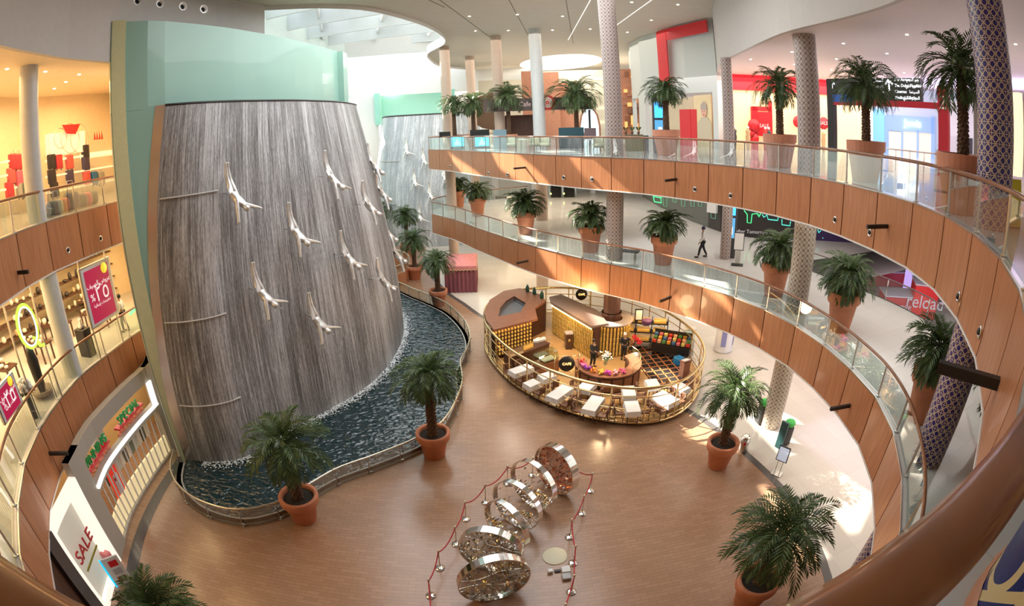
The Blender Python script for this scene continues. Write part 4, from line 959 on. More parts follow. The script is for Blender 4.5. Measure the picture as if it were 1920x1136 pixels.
# ---- shelving, cabinets, sweets rack, lecterns, signs
def at(px, py, z): q = P(px, py, z); return q
q = at(1258, 655, .6); sr = thing('sweets_rack', 'sloping dark rack full of colourful packets by the brass fence', 'display rack', (q.x, q.y, .26), radians(-38))
obj('frame', MB().box((0, 0, .45), (2.4, .75, .5)).box((0, .34, .95), (2.4, .06, .9)).box((0, -.02, .75), (2.4, .7, .05), rx=.35), BLACK, sr)
for r in range(3):
    for k in range(8):
        o = obj('packet', MB().rbox((0, 0, 0), (.23, .14, .2), .03), mat('packet_%d' % ((r*3+k*5) % 7), [(.7, .05, .03), (.85, .4, .05), (.8, .7, .2), (.1, .3, .1), (.75, .2, .25), (.9, .55, .35), (.08, .2, .5)][(r*3+k*5) % 7], .5))
        M = Matrix.Translation(sr.location) @ Matrix.Rotation(radians(-38), 4, 'Z'); v = M @ Vector((-1.05+k*.3, -.2+r*.22, .84+r*.14)); o.location = v; o.rotation_euler = (0, 0, radians(-38))
        tag(o, '%s packet, %s from the left in the %s row of the sloping dark rack' % (['red', 'orange', 'yellow', 'green', 'rose', 'peach', 'blue'][(r*3+k*5) % 7], ORD(k+1), ['lowest', 'middle', 'top'][r]), 'packet', 'sweets packets on the rack')
q = at(1273, 671, .6); tag(obj('box', MB().rbox((q.x, q.y, .45), (.5, .5, .42), .04, rz=.3), mat('blue_box', (.02, .25, .6), .5)), 'bright blue box at the end of the sweets rack', 'box')
q = at(1290, 650, .8); t = thing('glass_cabinet', 'tall white glass cabinet at the right inside the brass fence', 'cabinet', (q.x, q.y, .26), radians(-20))
obj('body', MB().box((0, 0, .5), (.65, .5, 1.0)), mat('cabinet_white', (.75, .77, .75), .4), t); obj('glass_box', MB().box((0, 0, 1.35), (.6, .45, .7)), GLASS, t); obj('top', MB().box((0, 0, 1.72), (.68, .53, .05)), MATS['cabinet_white'], t)
q = at(1284, 688, .8); t = thing('lectern', 'wooden reservation lectern with a white book beside the fence', 'lectern', (q.x, q.y, .26), .2)
obj('stand', MB().box((0, 0, .45), (.45, .4, .9)), MIDBROWN, t); obj('top', MB().box((0, 0, .94), (.55, .5, .05), rx=-.2), MIDBROWN, t); obj('book', MB().box((0, -.02, .985), (.4, .36, .03), rx=-.2), LINEN, t)
for (px, py), lb in [((1062, 695), 'oval framed cafe sign with orange lettering at the front entrance'), ((1090, 562), 'oval framed cafe sign with orange lettering behind the bamboo wall')]:
    q = at(px, py, 1.3); t = thing('cafe_sign', lb, 'sign', (q.x, q.y, .26), radians(-8), 'framed cafe signs')
    bd = obj('board', MB().lathe([(.001, 0), (.42, 0), (.42, .06), (.001, .06)], (0, 0, 0), 24, rot=Matrix.Rotation(pi/2, 4, 'X')), BLACK, t); bd.location = (0, .03, 1.45)
    for s_ in (-1, 1): obj('post', MB().cyl((s_*.62, 0, 0), (s_*.62, 0, 2.0), .03, 6), GOLD, t)
    [obj('crossbar', MB().cyl((-.62, 0, z), (.62, 0, z), .022, 6), GOLD, t) for z in (1.9, 1.0)]
    text(bd, 'lettering', 'CAFE', .2, facing((0, -.07, 0), (0, -1)), emit('orange_letters', (1, .42, .12), 3))
q = at(1066, 646, .5); t = thing('pedestal_bin', 'dark pedestal with a grey top beside the bamboo wall', 'pedestal', (q.x, q.y, .26))
obj('body', MB().box((0, 0, .5), (.4, .4, 1.0)), BROWN, t); obj('top', MB().box((0, 0, 1.03), (.48, .48, .07)), MATS['ring_grey'], t); obj('emblem', MB().lathe([(.001, 0), (.1, 0), (.1, .015)], (0, 0, 0), 6, rot=Matrix.Rotation(pi/2, 4, 'X')), GOLD, t).location = (0, -.2, .6)
# glazed cake case
q = at(1024, 672, 1.2); t = thing('cake_case', 'curved glass cake display case on a brown base', 'display case', (q.x, q.y, .26), radians(25))
obj('base', MB().box((0, 0, .4), (1.3, .7, .8)), MIDBROWN, t); mb = MB()
pr = [(-.33, .82), (-.33, 1.05), (-.2, 1.28), (.0, 1.36), (.33, 1.36), (.33, .82)]
mb.add([(sx*.62, y, z) for y, z in pr for sx in (-1, 1)], [(2*i, 2*i+1, 2*i+3, 2*i+2) for i in range(5)]+[(0, 2, 4, 6, 8, 10), (1, 3, 5, 7, 9, 11)])
obj('glass_hood', mb, glass('hood_glass', (.82, .88, .7), .14), t); obj('tray', MB().box((.1, 0, .9), (.8, .5, .04)), LINEN, t)
# dark side counter with white boxes and cups
ca_, cb_ = Vector(at(952, 665, 1.2)).xy, Vector(at(1022, 640, 1.2)).xy; m_ = (ca_+cb_)/2
t = thing('side_counter', 'dark wooden side counter in front of the jar shelves', 'counter', (m_.x, m_.y, .26), atan2(cb_.y-ca_.y, cb_.x-ca_.x))
LL = (cb_-ca_).length; obj('body', MB().box((0, 0, .45), (LL, .75, .9)), BROWN, t); obj('top', MB().box((0, 0, .93), (LL+.06, .82, .06)), BROWN, t)
for i, (px, py) in enumerate([(1005, 641), (1013, 639), (1018, 637), (1009, 638)]):
    q = at(px, py, 1.25); tag(obj('carton', MB().rbox((q.x, q.y, 1.30), (.32, .24, .16), .02, rz=.2*i), LINEN), ['white carton at the front left of the pile on the side counter', 'white carton at the back of the pile on the side counter', 'white carton at the right end of the side counter pile', 'middle white carton of the side counter pile'][i], 'carton', 'white cartons on the side counter')
for i in range(7):
    q = at(983+i*2.6, 656-i*1.0, 1.25); tag(obj('bottle', MB().lathe([(.045, 1.22), (.045, 1.42), (.018, 1.48), (.018, 1.56)], (q.x, q.y, 0), 8), JAR), 'amber bottle, %s from the left in the short row on the dark side counter' % ORD(i+1), 'bottle', 'amber bottles on the side counter')
# bakery shelving behind the drum
q = at(1206, 625, 1.0); sh = thing('bakery_shelf', 'dark open shelving with golden trays behind the bamboo drum', 'shelf', (q.x, q.y, .26), radians(-25))
for sx in (-1.5, -.5, .5, 1.5): obj('upright', MB().box((sx, 0, .9), (.05, .6, 1.8)), BLACK, sh)
for z in (.3, .9, 1.5): obj('shelf_board', MB().box((0, 0, z), (3.05, .6, .04)), BLACK, sh)
TR = mat('golden_tray', (.75, .42, .10), .35, .4, emis=(1, .5, .1), estr=.15)
for z in (.3, .9, 1.5):
    for k in range(3): obj('golden_tray', MB().rbox((-1+k, 0, z+.13), (.8, .5, .2), .05), TR, sh)
q = at(1197, 603, 1.9); tag(obj('picture_frame', MB().box((q.x, q.y, 2.35), (.5, .05, .75), rz=-.3).box((q.x-.01, q.y-.04, 2.35), (.38, .02, .6), rz=-.3, mi=1), [BLACK, LINEN]), 'white menu in a dark stand on top of the bakery shelving', 'menu')
q = at(1212, 612, 1.9); tag(obj('basket', MB().lathe([(.2, 2.02), (.3, 2.1), (.32, 2.3), (.2, 2.35)], (q.x, q.y, 0), 12), mat('aubergine', (.12, .05, .16), .6)), 'dark purple basket on the bakery shelving', 'basket')
for i, (px, py, c) in enumerate([(1190, 637, (.75, .03, .04)), (1197, 643, (.85, .03, .05)), (1184, 646, (.3, .12, .05)), (1178, 640, (.5, .4, .1))]):
    q = at(px, py, 1.3); mb = MB()
    for k in range(16): mb.ball((q.x+rng.gauss(0, .12), q.y+rng.gauss(0, .12), 1.3+rng.uniform(0, .25)), .06, 6)
    tag(obj('flower_bunch', mb, mat('bunch_%d' % i, c, .6)), ['red flowers left behind the round counter', 'bright red flowers right behind the round counter', 'brown dried bunch behind the counter', 'olive dried bunch behind the counter'][i], 'flowers', 'bunches behind the counter')
# staff
t = person('person in black serving behind the left end of the round counter', (*Vector(at(1112, 668, .9)).xy, .26), radians(200), TR_B, TR_B, HAIR, .05, 1.68, True)
t = person('person in black with white cap behind the bamboo drum', (*Vector(at(1170, 655, .9)).xy, .26), radians(160), TR_B, TR_B, SH_W, .05, 1.68, True)
lamp('POINT', 'cafe_lamps', (6.2, 26.2, 3.6), 160, (1, .62, .28), shadow_soft_size=.4)
lamp('POINT', 'cafe_lamps_front', (7.5, 21.5, 3.5), 190, (1, .70, .38), shadow_soft_size=.4)
lamp('POINT', 'cafe_lamps_right', (11.2, 25.0, 3.5), 120, (1, .65, .32), shadow_soft_size=.4)

# ================================================================== jewelled ring exhibition behind ropes
def gem_ring(label, loc, rz, R, tilt, gemcol, seed, width=.34, group='giant rings inside the red rope', disc=False, roll=0):
    t = thing('giant_ring', label, 'sculpture', loc, rz, group); t.rotation_euler = (tilt, 0, rz); rng = random.Random(seed)
    mb = MB(); n = 48; prof = [(R, -width/2), (R+.035, -width/2), (R+.035, width/2), (R, width/2)]
    vs = [(r*cos(2*pi*i/n), y, R+.04+r*sin(2*pi*i/n)) for r, y in prof for i in range(n)]
    mb.add(vs, [(a*n+i, a*n+(i+1) % n, ((a+1) % 4)*n+(i+1) % n, ((a+1) % 4)*n+i) for a in range(4) for i in range(n)], 0, False)
    obj('band', mb, CHROME, t)
    for lay in range(3):
        mb = MB()
        for k in range(60):
            if disc or rng.random() < .12: a = rng.uniform(0, 6.28); r = R*math.sqrt(rng.random())*.95
            else: a = rng.uniform(pi*1.05, pi*1.95); r = R*rng.uniform(.3, .95)
            x, z = r*cos(a), R+.04+r*sin(a); s_ = rng.uniform(.025, .06)
            mb.add([(x+s_*u, rng.uniform(-.1, .1)+s_*v, z+s_*w_) for u, v, w_ in ((1, 0, 0), (0, 1, 0), (-1, 0, 0), (0, -1, 0), (0, 0, 1), (0, 0, -1))], [(0, 1, 4), (1, 2, 4), (2, 3, 4), (3, 0, 4), (1, 0, 5), (2, 1, 5), (3, 2, 5), (0, 3, 5)])
        g = obj('gems', mb, gemcol[lay % len(gemcol)], t); g['kind'] = 'stuff'
    wr = MB()
    for k in range(14 if disc else 9):
        a = rng.uniform(0, 6.28) if disc else rng.uniform(3.2, 4.6); b = a+(rng.uniform(1.8, 4.2) if disc else rng.uniform(.7, 1.6)); pts = []
        for i in range(9):
            f = i/8; p = Vector((cos(a), sin(a))).lerp(Vector((cos(b), sin(b))), f)*R*(1-.25*sin(pi*f)); pts.append((p.x, .1*sin(6*f+k), R+.04+p.y))
        wr.tube(pts, .012 if disc else .008, 4)
    obj('wire_tracery', wr, STEEL, t)
    if disc:
        mb = MB(); mb.lathe([(.001, 0), (R*.98, 0)], (0, 0, 0), 40, cap=False, rot=Matrix.Rotation(pi/2, 4, 'X')); o = obj('mesh_disc', mb, gemcol[-1], t); o.location = (0, 0, R+.04)
    return t
SPK = mat('crystal', (.95, .95, .92), .05, 1); SPG = mat('gold_gem', (.95, .72, .35), .08, 1); SPC = mat('copper_gem', (.80, .30, .14), .12, 1)
CDISC = glass('copper_mesh', (.55, .25, .15), .35, .3); SDISC = glass('silver_mesh', (.62, .58, .52), .18, .3)
gem_ring('copper-filled giant ring, furthest back in the row', (3.35, 14.55, 0), radians(122), 1.05, 0, [SPC, SPC, CDISC], 1, disc=True)
gem_ring('second giant ring from the back, open at the top', (2.35, 13.75, 0), radians(128), 1.05, 0, [SPK, SPG, SPK], 2, .22)
gem_ring('third giant ring from the back with golden crystals', (1.65, 12.75, 0), radians(133), 1.02, 0, [SPG, SPK, SPK], 3, .22)
gem_ring('fourth giant ring from the back with the orange glints', (1.2, 11.75, 0), radians(125), 1.0, 0, [SPK, SPG, SPK], 4, .22)
gem_ring('wide silver wire giant ring, second from the front', (.6, 10.65, 0), radians(160), 1.0, 0, [SPK, SPG, SDISC], 5, .28, disc=True)
gem_ring('frontmost giant ring cut by the lower picture edge', (.62, 9.35, 0), radians(190), 1.05, 0, [SPG, SPK, SDISC], 6, .28, disc=True)
STL = [(2.60, 15.55), (1.55, 15.15), (.63, 14.1), (-.13, 13.2), (-.49, 11.9), (-1.03, 10.75), (-1.3, 9.5)]; STR = [(3.95, 15.1), (4.68, 14.12), (4.08, 12.9), (3.4, 11.75), (3.28, 10.47), (3.0, 9.2), (2.55, 8.1)]
STL.append((-1.2, 8.2))
def stanchion(label):
    t = thing('stanchion', label, 'stanchion', (0, 0, 0), 0, 'chrome rope posts')
    obj('base', MB().lathe([(.16, 0), (.16, .03), (.1, .05), (.03, .08)], n=20), CHROME, t); obj('pole', MB().lathe([(.022, .06), (.022, .92)], n=10), CHROME, t)
    obj('cap', MB().lathe([(.03, .9), (.045, .93), (.045, .98), (.02, 1.02)], n=12), mat('cream_cap', (.85, .78, .62), .3, .5), t); return t
s0 = None; RP = mat('red_velvet', (.50, .015, .03), .6)
for k, line in enumerate((STL, STR)):
    for i, (x, y) in enumerate(line):
        lb = 'chrome rope post on the %s side of the giant rings, %s' % (('left', 'right')[k], ['furthest back', 'second from the back', 'third from the back', 'fourth from the back', 'fifth from the back', 'sixth from the back', 'seventh from the back', 'nearest the viewer'][i])
        if s0 is None: s0 = stanchion(lb); s0.location = (x, y, 0)
        else: dup(s0, (x, y, 0), 0, lb)
for k, line in enumerate((STL, STR)):
    for i in range(len(line)-1):
        a, b = line[i], line[i+1]; pts = [(a[0]+(b[0]-a[0])*f, a[1]+(b[1]-a[1])*f, .9-.22*4*f*(1-f)) for f in [j/8 for j in range(9)]]
        tag(obj('rope', MB().tube(pts, .022, 6), RP), 'red rope swag %s the giant rings, %s' % (('left of', 'right of')[k], ['furthest back', 'second from the back', 'third from the back', 'fourth from the back', 'fifth from the back', 'sixth from the back', 'nearest the viewer'][i]), 'rope', 'red rope swags')
tag(obj('floor_disc', MB().lathe([(.42, 0), (.42, .02), (.4, .03)], (2.75, 10.92, 0), 32), mat('disc_cream', (.80, .74, .52), .5)), 'round cream disc lying on the brown floor', 'disc')
for i, (x, y, s_, lb) in enumerate([(2.48, 10.2, (.16, .16, .14), 'small white block left of the floor disc stand'), (2.98, 10.15, (.28, .28, .16), 'perforated white block below the floor disc'), (2.95, 9.85, (.28, .26, .14), 'grey block nearest the viewer below the floor disc'), (2.72, 10.2, (.2, .12, .06), 'dark connector between the small blocks')]):
    tag(obj('block', MB().rbox((x, y, s_[2]/2), s_, .02), [LINEN, LINEN, mat('block_grey', (.5, .5, .5), .5), DGREY][i]), lb, 'block')
# ================================================================== ground floor furniture on the right and far side
q = P(1392, 845, 0); t = thing('waste_bin', 'brushed steel cylinder bin beside the sunlit potted palm', 'bin', q)
obj('body', MB().lathe([(.2, 0), (.22, .02), (.22, .74)], n=24), STEEL, t); bd = C.objects[-1]; obj('lid', MB().lathe([(.22, .74), (.2, .8), (.12, .82)], n=24), CHROME, t); obj('label', MB().box((-.12, -.19, .52), (.1, .01, .14), rz=-.5), RED, bd)
q = P(1456, 888, 0); t = thing('sign_stand', 'sign stand with a pale blue panel on the floor border', 'sign', q, radians(-60))
obj('panel', MB().box((0, 0, 1.05), (.55, .04, .75)).box((0, -.025, 1.05), (.47, .01, .66), mi=1), [BLACK, mat('pale_blue', (.62, .72, .85), .4, emis=(.6, .75, 1), estr=.25)], t)
for s_ in (-.12, .12): obj('leg', MB().cyl((s_, 0, 0), (s_, 0, .7), .02, 6), STEEL, t)
obj('foot', MB().box((0, 0, .015), (.5, .35, .03)), STEEL, t)
GRN = mat('bright_green', (.08, .62, .12), .45)
for i, ((px, py), lb) in enumerate([((1470, 832), 'green cap stall beside the cream lattice column, right of it'), ((1424, 792), 'green cap stall half hidden behind the cream lattice column, left of it')]):
    q = P(px, py, 0); t = thing('info_post', lb, 'post', q, 0, 'green topped posts')
    obj('head', MB().ball((0, 0, 1.15), .27, 14, 0, (1, 1, .7)), GRN, t); obj('body', MB().rbox((0, 0, .5), (.42, .42, 1.0), .08), DGREY, t)
q = P(1472, 838, 0); tag(obj('dark_board', MB().box((q.x-.35, q.y+.1, .7), (.10, .4, 1.4), rz=.3), mat('dark_teal', (.02, .07, .07), .4)), 'tall dark teal board against the foot of the cream lattice column', 'board')
q = P(1355, 655, 0); t = thing('round_kiosk', 'short white round kiosk with blue posters beyond the cafe', 'kiosk', q)
obj('drum', MB().lathe([(.62, 0), (.62, .1), (.6, .12), (.6, 1.9)], n=28), mat('kiosk_white', (.78, .78, .82), .4), t)
for a in (-.6, .9): obj('poster', MB().box((.61*sin(a), -.61*cos(a), 1.1), (.32, .02, 1.3), rz=a), mat('poster_violet', (.30, .32, .70), .4), t)
# draped booth
q = P(868, 537, 0); t = thing('draped_booth', 'small booth hung with plum curtains under a pink scalloped roof', 'booth', (.35, 41.2, 0), radians(-4))
cu = MB(); w2_, d2_ = 1.25, 1.9; pts = []
per = [(-w2_, -d2_), (w2_, -d2_), (w2_, d2_), (-w2_, d2_)]
for i in range(4):
    a, b = Vector(per[i]), Vector(per[(i+1) % 4]); n = int((b-a).length/.07); nn = Vector(((b-a).y, -(b-a).x)).normalized()
    for k in range(n): pts.append(a.lerp(b, k/n)+nn*.05*sin(k*1.35))
cu.wall([p*1.04 for p in pts], 0, 2.0, 0, closed=True)
obj('curtain', cu, mat('plum_curtain', (.23, .07, .085), .85, noise=.25, nscale=7, stretch=(1, 1, .1)), t)
PK = mat('pink_roof', (.55, .20, .20), .7, noise=.1)
rf_ = MB(); a = 1.08; B_ = [(x*a, y*a, 2.0) for x, y in per]; T_ = [(x*a, y*a, 2.3) for x, y in per]; rf_.add(B_+T_+[(0, 0, 2.75)], [(0, 1, 5, 4), (1, 2, 6, 5), (2, 3, 7, 6), (3, 0, 4, 7), (4, 5, 8), (5, 6, 8), (6, 7, 8), (7, 4, 8)])
bro = obj('roof', rf_, PK, t)
sc_ = MB()
for i in range(4):
    A, Bv = Vector(per[i])*1.09, Vector(per[(i+1) % 4])*1.09; n = int((Bv-A).length/.3)
    for k in range(n):
        p, q2 = A.lerp(Bv, k/n), A.lerp(Bv, (k+1)/n); m2 = (p+q2)/2
        sc_.tube([(p.x, p.y, 2.02), (m2.x, m2.y, 1.93), (q2.x, q2.y, 2.02)], .03, 4)
obj('scalloped_trim', sc_, mat('trim_gold', (.75, .55, .30), .6), bro)
# curved ramp with wooden facing near the hall end
RC = catmull(V2([(-9.2, 40.0), (-6.6, 40.6), (-5.1, 42.0), (-4.5, 44), (-5.2, 46.4), (-7.4, 48.4), (-10, 49)]), .7)
obj('trim_6', MB().wall(RC, 0, 1.15, -.12), WOOD, kind='structure')
balustrade('short balustrade with golden rail round the curved wooden ramp wall beyond the falls', RC, 1.15, 3, MATS['champagne_rail'], .06, .75)
# ================================================================== walls and shops round the galleries
def onwall(px, py, A, B):
    X, Y, Z = sight(px, py); dx, dy = B[0]-A[0], B[1]-A[1]; det = -X*dy+Y*dx; t = (-A[0]*dy+A[1]*dx)/det
    return Vector((X*t, Y*t, EYE+Z*t))
def wrect(mb, A, B, x0, y0, x1, y1, th=.08, out=.0, mi=0, n=None):
    """a slab on the upright plane A-B that fills the given patch of it, standing out towards the viewer"""
    a, b = onwall(x0, (y0+y1)/2, A, B), onwall(x1, (y0+y1)/2, A, B); xm = (x0+x1)/2
    z1, z0 = onwall(xm, y0, A, B).z, onwall(xm, y1, A, B).z
    d = Vector((b.x-a.x, b.y-a.y)); L = d.length; d.normalize(); nn = Vector((d.y, -d.x)); c = Vector(((a.x+b.x)/2, (a.y+b.y)/2)); nn = nn if nn.dot(-c) > 0 else -nn
    p = c+nn*(out+th/2)
    mb.box((p.x, p.y, (z0+z1)/2), (L, th, abs(z1-z0)), rz=atan2(d.y, d.x), mi=mi); return Vector((p.x, p.y, (z0+z1)/2)), nn, L, abs(z1-z0)
def wthing(name, label, cat, A, B, r, m, th=.08, out=0, group=None):
    mb = MB(); q = wrect(mb, A, B, *r, th=th, out=out); o = obj(name, mb, m); tag(o, label, cat, group); return o, q
# ---- outer shell so that every sight line ends on a wall
obj('wall_right', MB().wall([(46, 30), (47, 12), (40, -2), (20, -8), (0, -9), (-20, -6)], 0, 17.4, .3), WARMW, kind='structure')
obj('wall_far', MB().wall([(75, 95), (-1, 95)], 0, 30, .3).wall([(8, 74), (60, 74)], 0, 26, .3), CREAMW, kind='structure')
obj('wall_left', MB().wall([(-14.2, 19.2), (-19, 23.5), (-21.5, 18), (-20.5, 8), (-17, 0), (-12, -7)], 0, 17.4, .3), WARMW, kind='structure')
obj('wall_back', MB().wall([(-20, -6), (0, -9), (20, -8)], 0, 17.4, .3), CREAMW, kind='structure')
lamp('AREA', 'shop_light_left_upper', (-17.2, 12, 17.0), 750, (1, .62, .28), shape='RECTANGLE', size=4, size_y=16)
lamp('AREA', 'shop_light_left_middle', (-17.0, 12, 9.85), 800, (1, .66, .32), shape='RECTANGLE', size=4, size_y=16)
lamp('AREA', 'shop_light_left_ground', (-16.0, 12, 3.95), 230, (1, .86, .62), shape='RECTANGLE', size=3, size_y=12)
lamp('AREA', 'cove_light_lilac', (34, 20, 16.6), 800, (.70, .58, 1), shape='RECTANGLE', size=6, size_y=26, rot=(pi, 0, 0))
lamp('AREA', 'shop_light_red', (27, 28.5, 16.8), 380, (1, .8, .62), shape='RECTANGLE', size=16, size_y=3, rot=(0, 0, radians(-17)))
DL_ = emit('downlight', (1, .86, .66), 7)
def downlights(pts, z, r=.07, where='', cols=1):
    for i_, (x, y) in enumerate(pts):
        o = obj('ceiling_downlight', MB().lathe([(.001, z-.012), (r, z-.012), (r*1.25, z-.02), (r*1.3, z)], (x, y, 0), 12, cap=False), DL_)
        o['label'] = 'small recessed light, %s in the %s line of the %s ceiling' % (ORD(i_ % cols+1), ORD(i_//cols+1), where); o['category'] = 'light'; o['group'] = 'recessed ceiling lights'
rg = random.Random(4)
downlights([(2+3.2*i+rg.uniform(-.4, .4), 24+j*5+rg.uniform(-.5, .5)) for i in range(5) for j in range(4)], ZC, .07, 'beige main', 4)
downlights([(17+3.5*i, 4+j*4) for i in range(4) for j in range(6)], ZG, .055, 'right upper gallery', 6)
downlights([(-15.3-1.6*i, 3+j*2.2+.7*i) for i in range(3) for j in range(7)], ZG, .06, 'left luggage shop', 7)
# seams in the ceiling
cs = MB()
for x0, y0, x1, y1 in [(1.5, 20, 9, 50), (4.8, 20, 12, 46), (-3, 20, 4.5, 45), (-7.5, 14, 0, 31)]: cs.cyl((x0, y0, ZC-.004), (x1, y1, ZC-.004), .02, 4)
obj('trim_7', cs, DARKGAP, kind='structure')
ls = MB()
for x0, y0, x1, y1 in [(8.2, 24, 11, 44), (12.5, 25, 13.5, 42)]: ls.box(((x0+x1)/2, (y0+y1)/2, ZC-.01), (.03, hypot(x1-x0, y1-y0), .02), rz=-atan2(x1-x0, y1-y0))
tag(obj('light_line', ls, emit('line_light', (1, .93, .8), 1.6)), 'thin bright lines set into the beige main ceiling', 'light')
for i, (px, py) in enumerate([(258, 2), (300, 7), (343, 12), (382, 17)]):
    q = D(px, py, 17.6); n = Vector((-.85, .5, 0)).normalized()
    tag(obj('spotlight', MB().lathe([(.16, -.02), (.11, 0), (.09, .12)], (0, 0, 0), 14, cap=False).lathe([(.001, .1), (.09, .1)], (0, 0, 0), 10, mi=1), [WHITE, BLACK]), ['first', 'second', 'third', 'fourth'][i]+' round spot recess from the left in the grey band above the mint wall', 'spotlight', 'spot recesses in the grey band')
    o = bpy.data.objects[-1] if False else C.objects[-1]; o.location = q; o.rotation_euler = Vector((.8, -.6, 0)).to_track_quat('-Z', 'Y').to_euler()
# ---- fascia fittings: black outrigger arms and small round cameras
def arm(label, p0, p1, w_=.12, h_=.14):
    d = Vector(p1)-Vector(p0); m_ = (Vector(p0)+Vector(p1))/2
    mb = MB().box(m_, (d.length, w_, h_), rz=atan2(d.y, d.x)); return tag(obj('outrigger_arm', mb, BLACK), label, 'arm', 'black outrigger arms on the wooden facings')
def edge_at(px, py, z, ln=1.0, dirn=None):
    """point on the facing curve under a photo pixel"""
    X, Y, _ = sight(px, py); best = None
    for i in range(len(EDGEF)-1):
        a, b = EDGEF[i], EDGEF[i+1]; dx, dy = b.x-a.x, b.y-a.y; det = -X*dy+Y*dx
        if abs(det) < 1e-9: continue
        t = (-a.x*dy+a.y*dx)/det; u = (X*a.y-Y*a.x)/det
        if 0 <= u <= 1 and t > 1.2 and (best is None or t < best[0]): best = (t, Vector((X*t, Y*t)), Vector((-dy, dx)).normalized())
    return best[1], best[2]
for (px, py, ln, lb) in [(985, 314, .9, 'black arm on the upper facing, furthest away'), (1268, 336, .9, 'black arm on the upper facing below the glowing screen'), (1665, 424, .9, 'black arm on the upper facing, right of the cream column'),
                     (990, 489, .9, 'black arm on the middle facing, furthest away'), (1257, 557, .9, 'black arm on the middle facing above the cafe'), (1595, 760, .9, 'black arm on the middle facing above the marble floor'),
                     (1888, 725, 1.15, 'large black arm crossing the blue lattice column'), (33, 511, .5, 'black arm on the upper left facing at the picture edge'), (92, 850, .8, 'black arm on the lower left facing over the shop windows')]:
    p, n = edge_at(px, py, 0)
    if ln > 1.1: p = Vector((6.75, 2.25)); n = Vector((-.45, .89))
    zz = D(px, py, p.length).z; s_ = 1 if ln < 1.1 else 1.3
    arm(lb, (p.x, p.y, zz), (p.x+n.x*ln, p.y+n.y*ln, zz), .1*s_, .12*s_)
cams = [(952, 327, 'upper'), (1057, 333, 'upper'), (1110, 336, 'upper'), (1303, 355, 'upper'), (1370, 367, 'upper'), (1566, 412, 'upper'), (1631, 436, 'upper'), (1798, 556, 'upper'), (1838, 622, 'upper'), (127, 469, 'left upper'), (188, 447, 'left upper'), (916, 325, 'upper'), (844, 312, 'upper')]
for i, (px, py, w_) in enumerate(cams):
    p, n = edge_at(px, py, 0); z = D(px, py, p.length).z; t = thing('dome_spotlight', '', 'spotlight', (p.x, p.y, z), atan2(n.y, n.x), 'small round fittings on the wooden facings')
    t['label'] = 'small chrome round fitting on the %s wooden facing, %s' % (w_, ['second from the tip', 'right of the far arm', 'above the short palm', 'below the kids shop', 'just right of the blue screen kiosk', 'above the cream column', 'below the black arm', 'above the blue lattice column', 'nearest the blue lattice column', 'left one', 'right one', 'near the tip', 'at the tip'][i])
    obj('ring', MB().lathe([(.12, 0), (.13, .03), (.09, .04), (.085, 0)], n=16, rot=Matrix.Rotation(pi/2, 4, 'Y')), CHROME, t); obj('eye', MB().ball((.02, 0, 0), .07, 10), BLACK, t)

# ---- upper gallery, kids shop drum with the red frame
F1 = V2([(19.55, 31.9), (18.5, 35), (18.05, 37.8), (17.65, 41.5), (17.8, 45), (19, 48.5), (22, 53)])
obj('wall_shop_drum', MB().wall(F1, 15.9, ZC, .4).wall([F1[0], F1[0].lerp(F1[1], .16)], Z2, 15.9, .4).wall([F1[4], F1[5], F1[6]], Z2, 15.9, .4).wall([F1[3], F1[3].lerp(F1[4], .5)], Z2, 15.9, .4), mat('plaster_cool', (.66, .70, .68), .5), kind='structure')
A, B = F1[0], F1[2]
mbr = MB(); wrect(mbr, A, B, 1250, 50, 1344, 72, .1, .95); wrect(mbr, A, B, 1252, 60, 1270, 165, .1, .97)
sf = thing('kids_storefront', 'curved shop front with a big red frame and bright red pillars under the beige ceiling', 'shop front', (F1[1].x, F1[1].y, Z2))
sub(obj('red_frame', mbr, RED), sf)
mbr = MB(); wrect(mbr, A, B, 1206, 74, 1246, 150, .1, .3)
sub(obj('grey_panel', mbr, mat('pale_panel', (.62, .66, .64), .4)), sf)
IN1 = (Vector((22, 35)), Vector((20.5, 46)))
obj('wall_shop_inside', MB().wall([(21.5, 32.6), (21, 38), (20.6, 46)], Z2, 15.9, -.2), WARMW, kind='structure')
A2, B2_ = Vector((20.3, 32.4)), Vector((18.6, 44))
mbr = MB(); wrect(mbr, A2, B2_, 1292, 143, 1302, 175, .1); wrect(mbr, A2, B2_, 1296, 205, 1308, 280, .1); wrect(mbr, A2, B2_, 1277, 205, 1297, 280, .12)
sub(obj('red_pillar', mbr, RED), sf)
mbr = MB(); wrect(mbr, A2, B2_, 1276, 142, 1336, 174, .06, -.1); sub(obj('pink_header', mbr, mat('pink_header', (.86, .28, .25), .5)), sf)
o, q = wthing('wall_poster', 'large poster of a child in a knitted hat inside the kids shop front', 'poster', A2, B2_, (1303, 178, 1335, 276), mat('poster_cream', (.86, .70, .42), .5), .05)
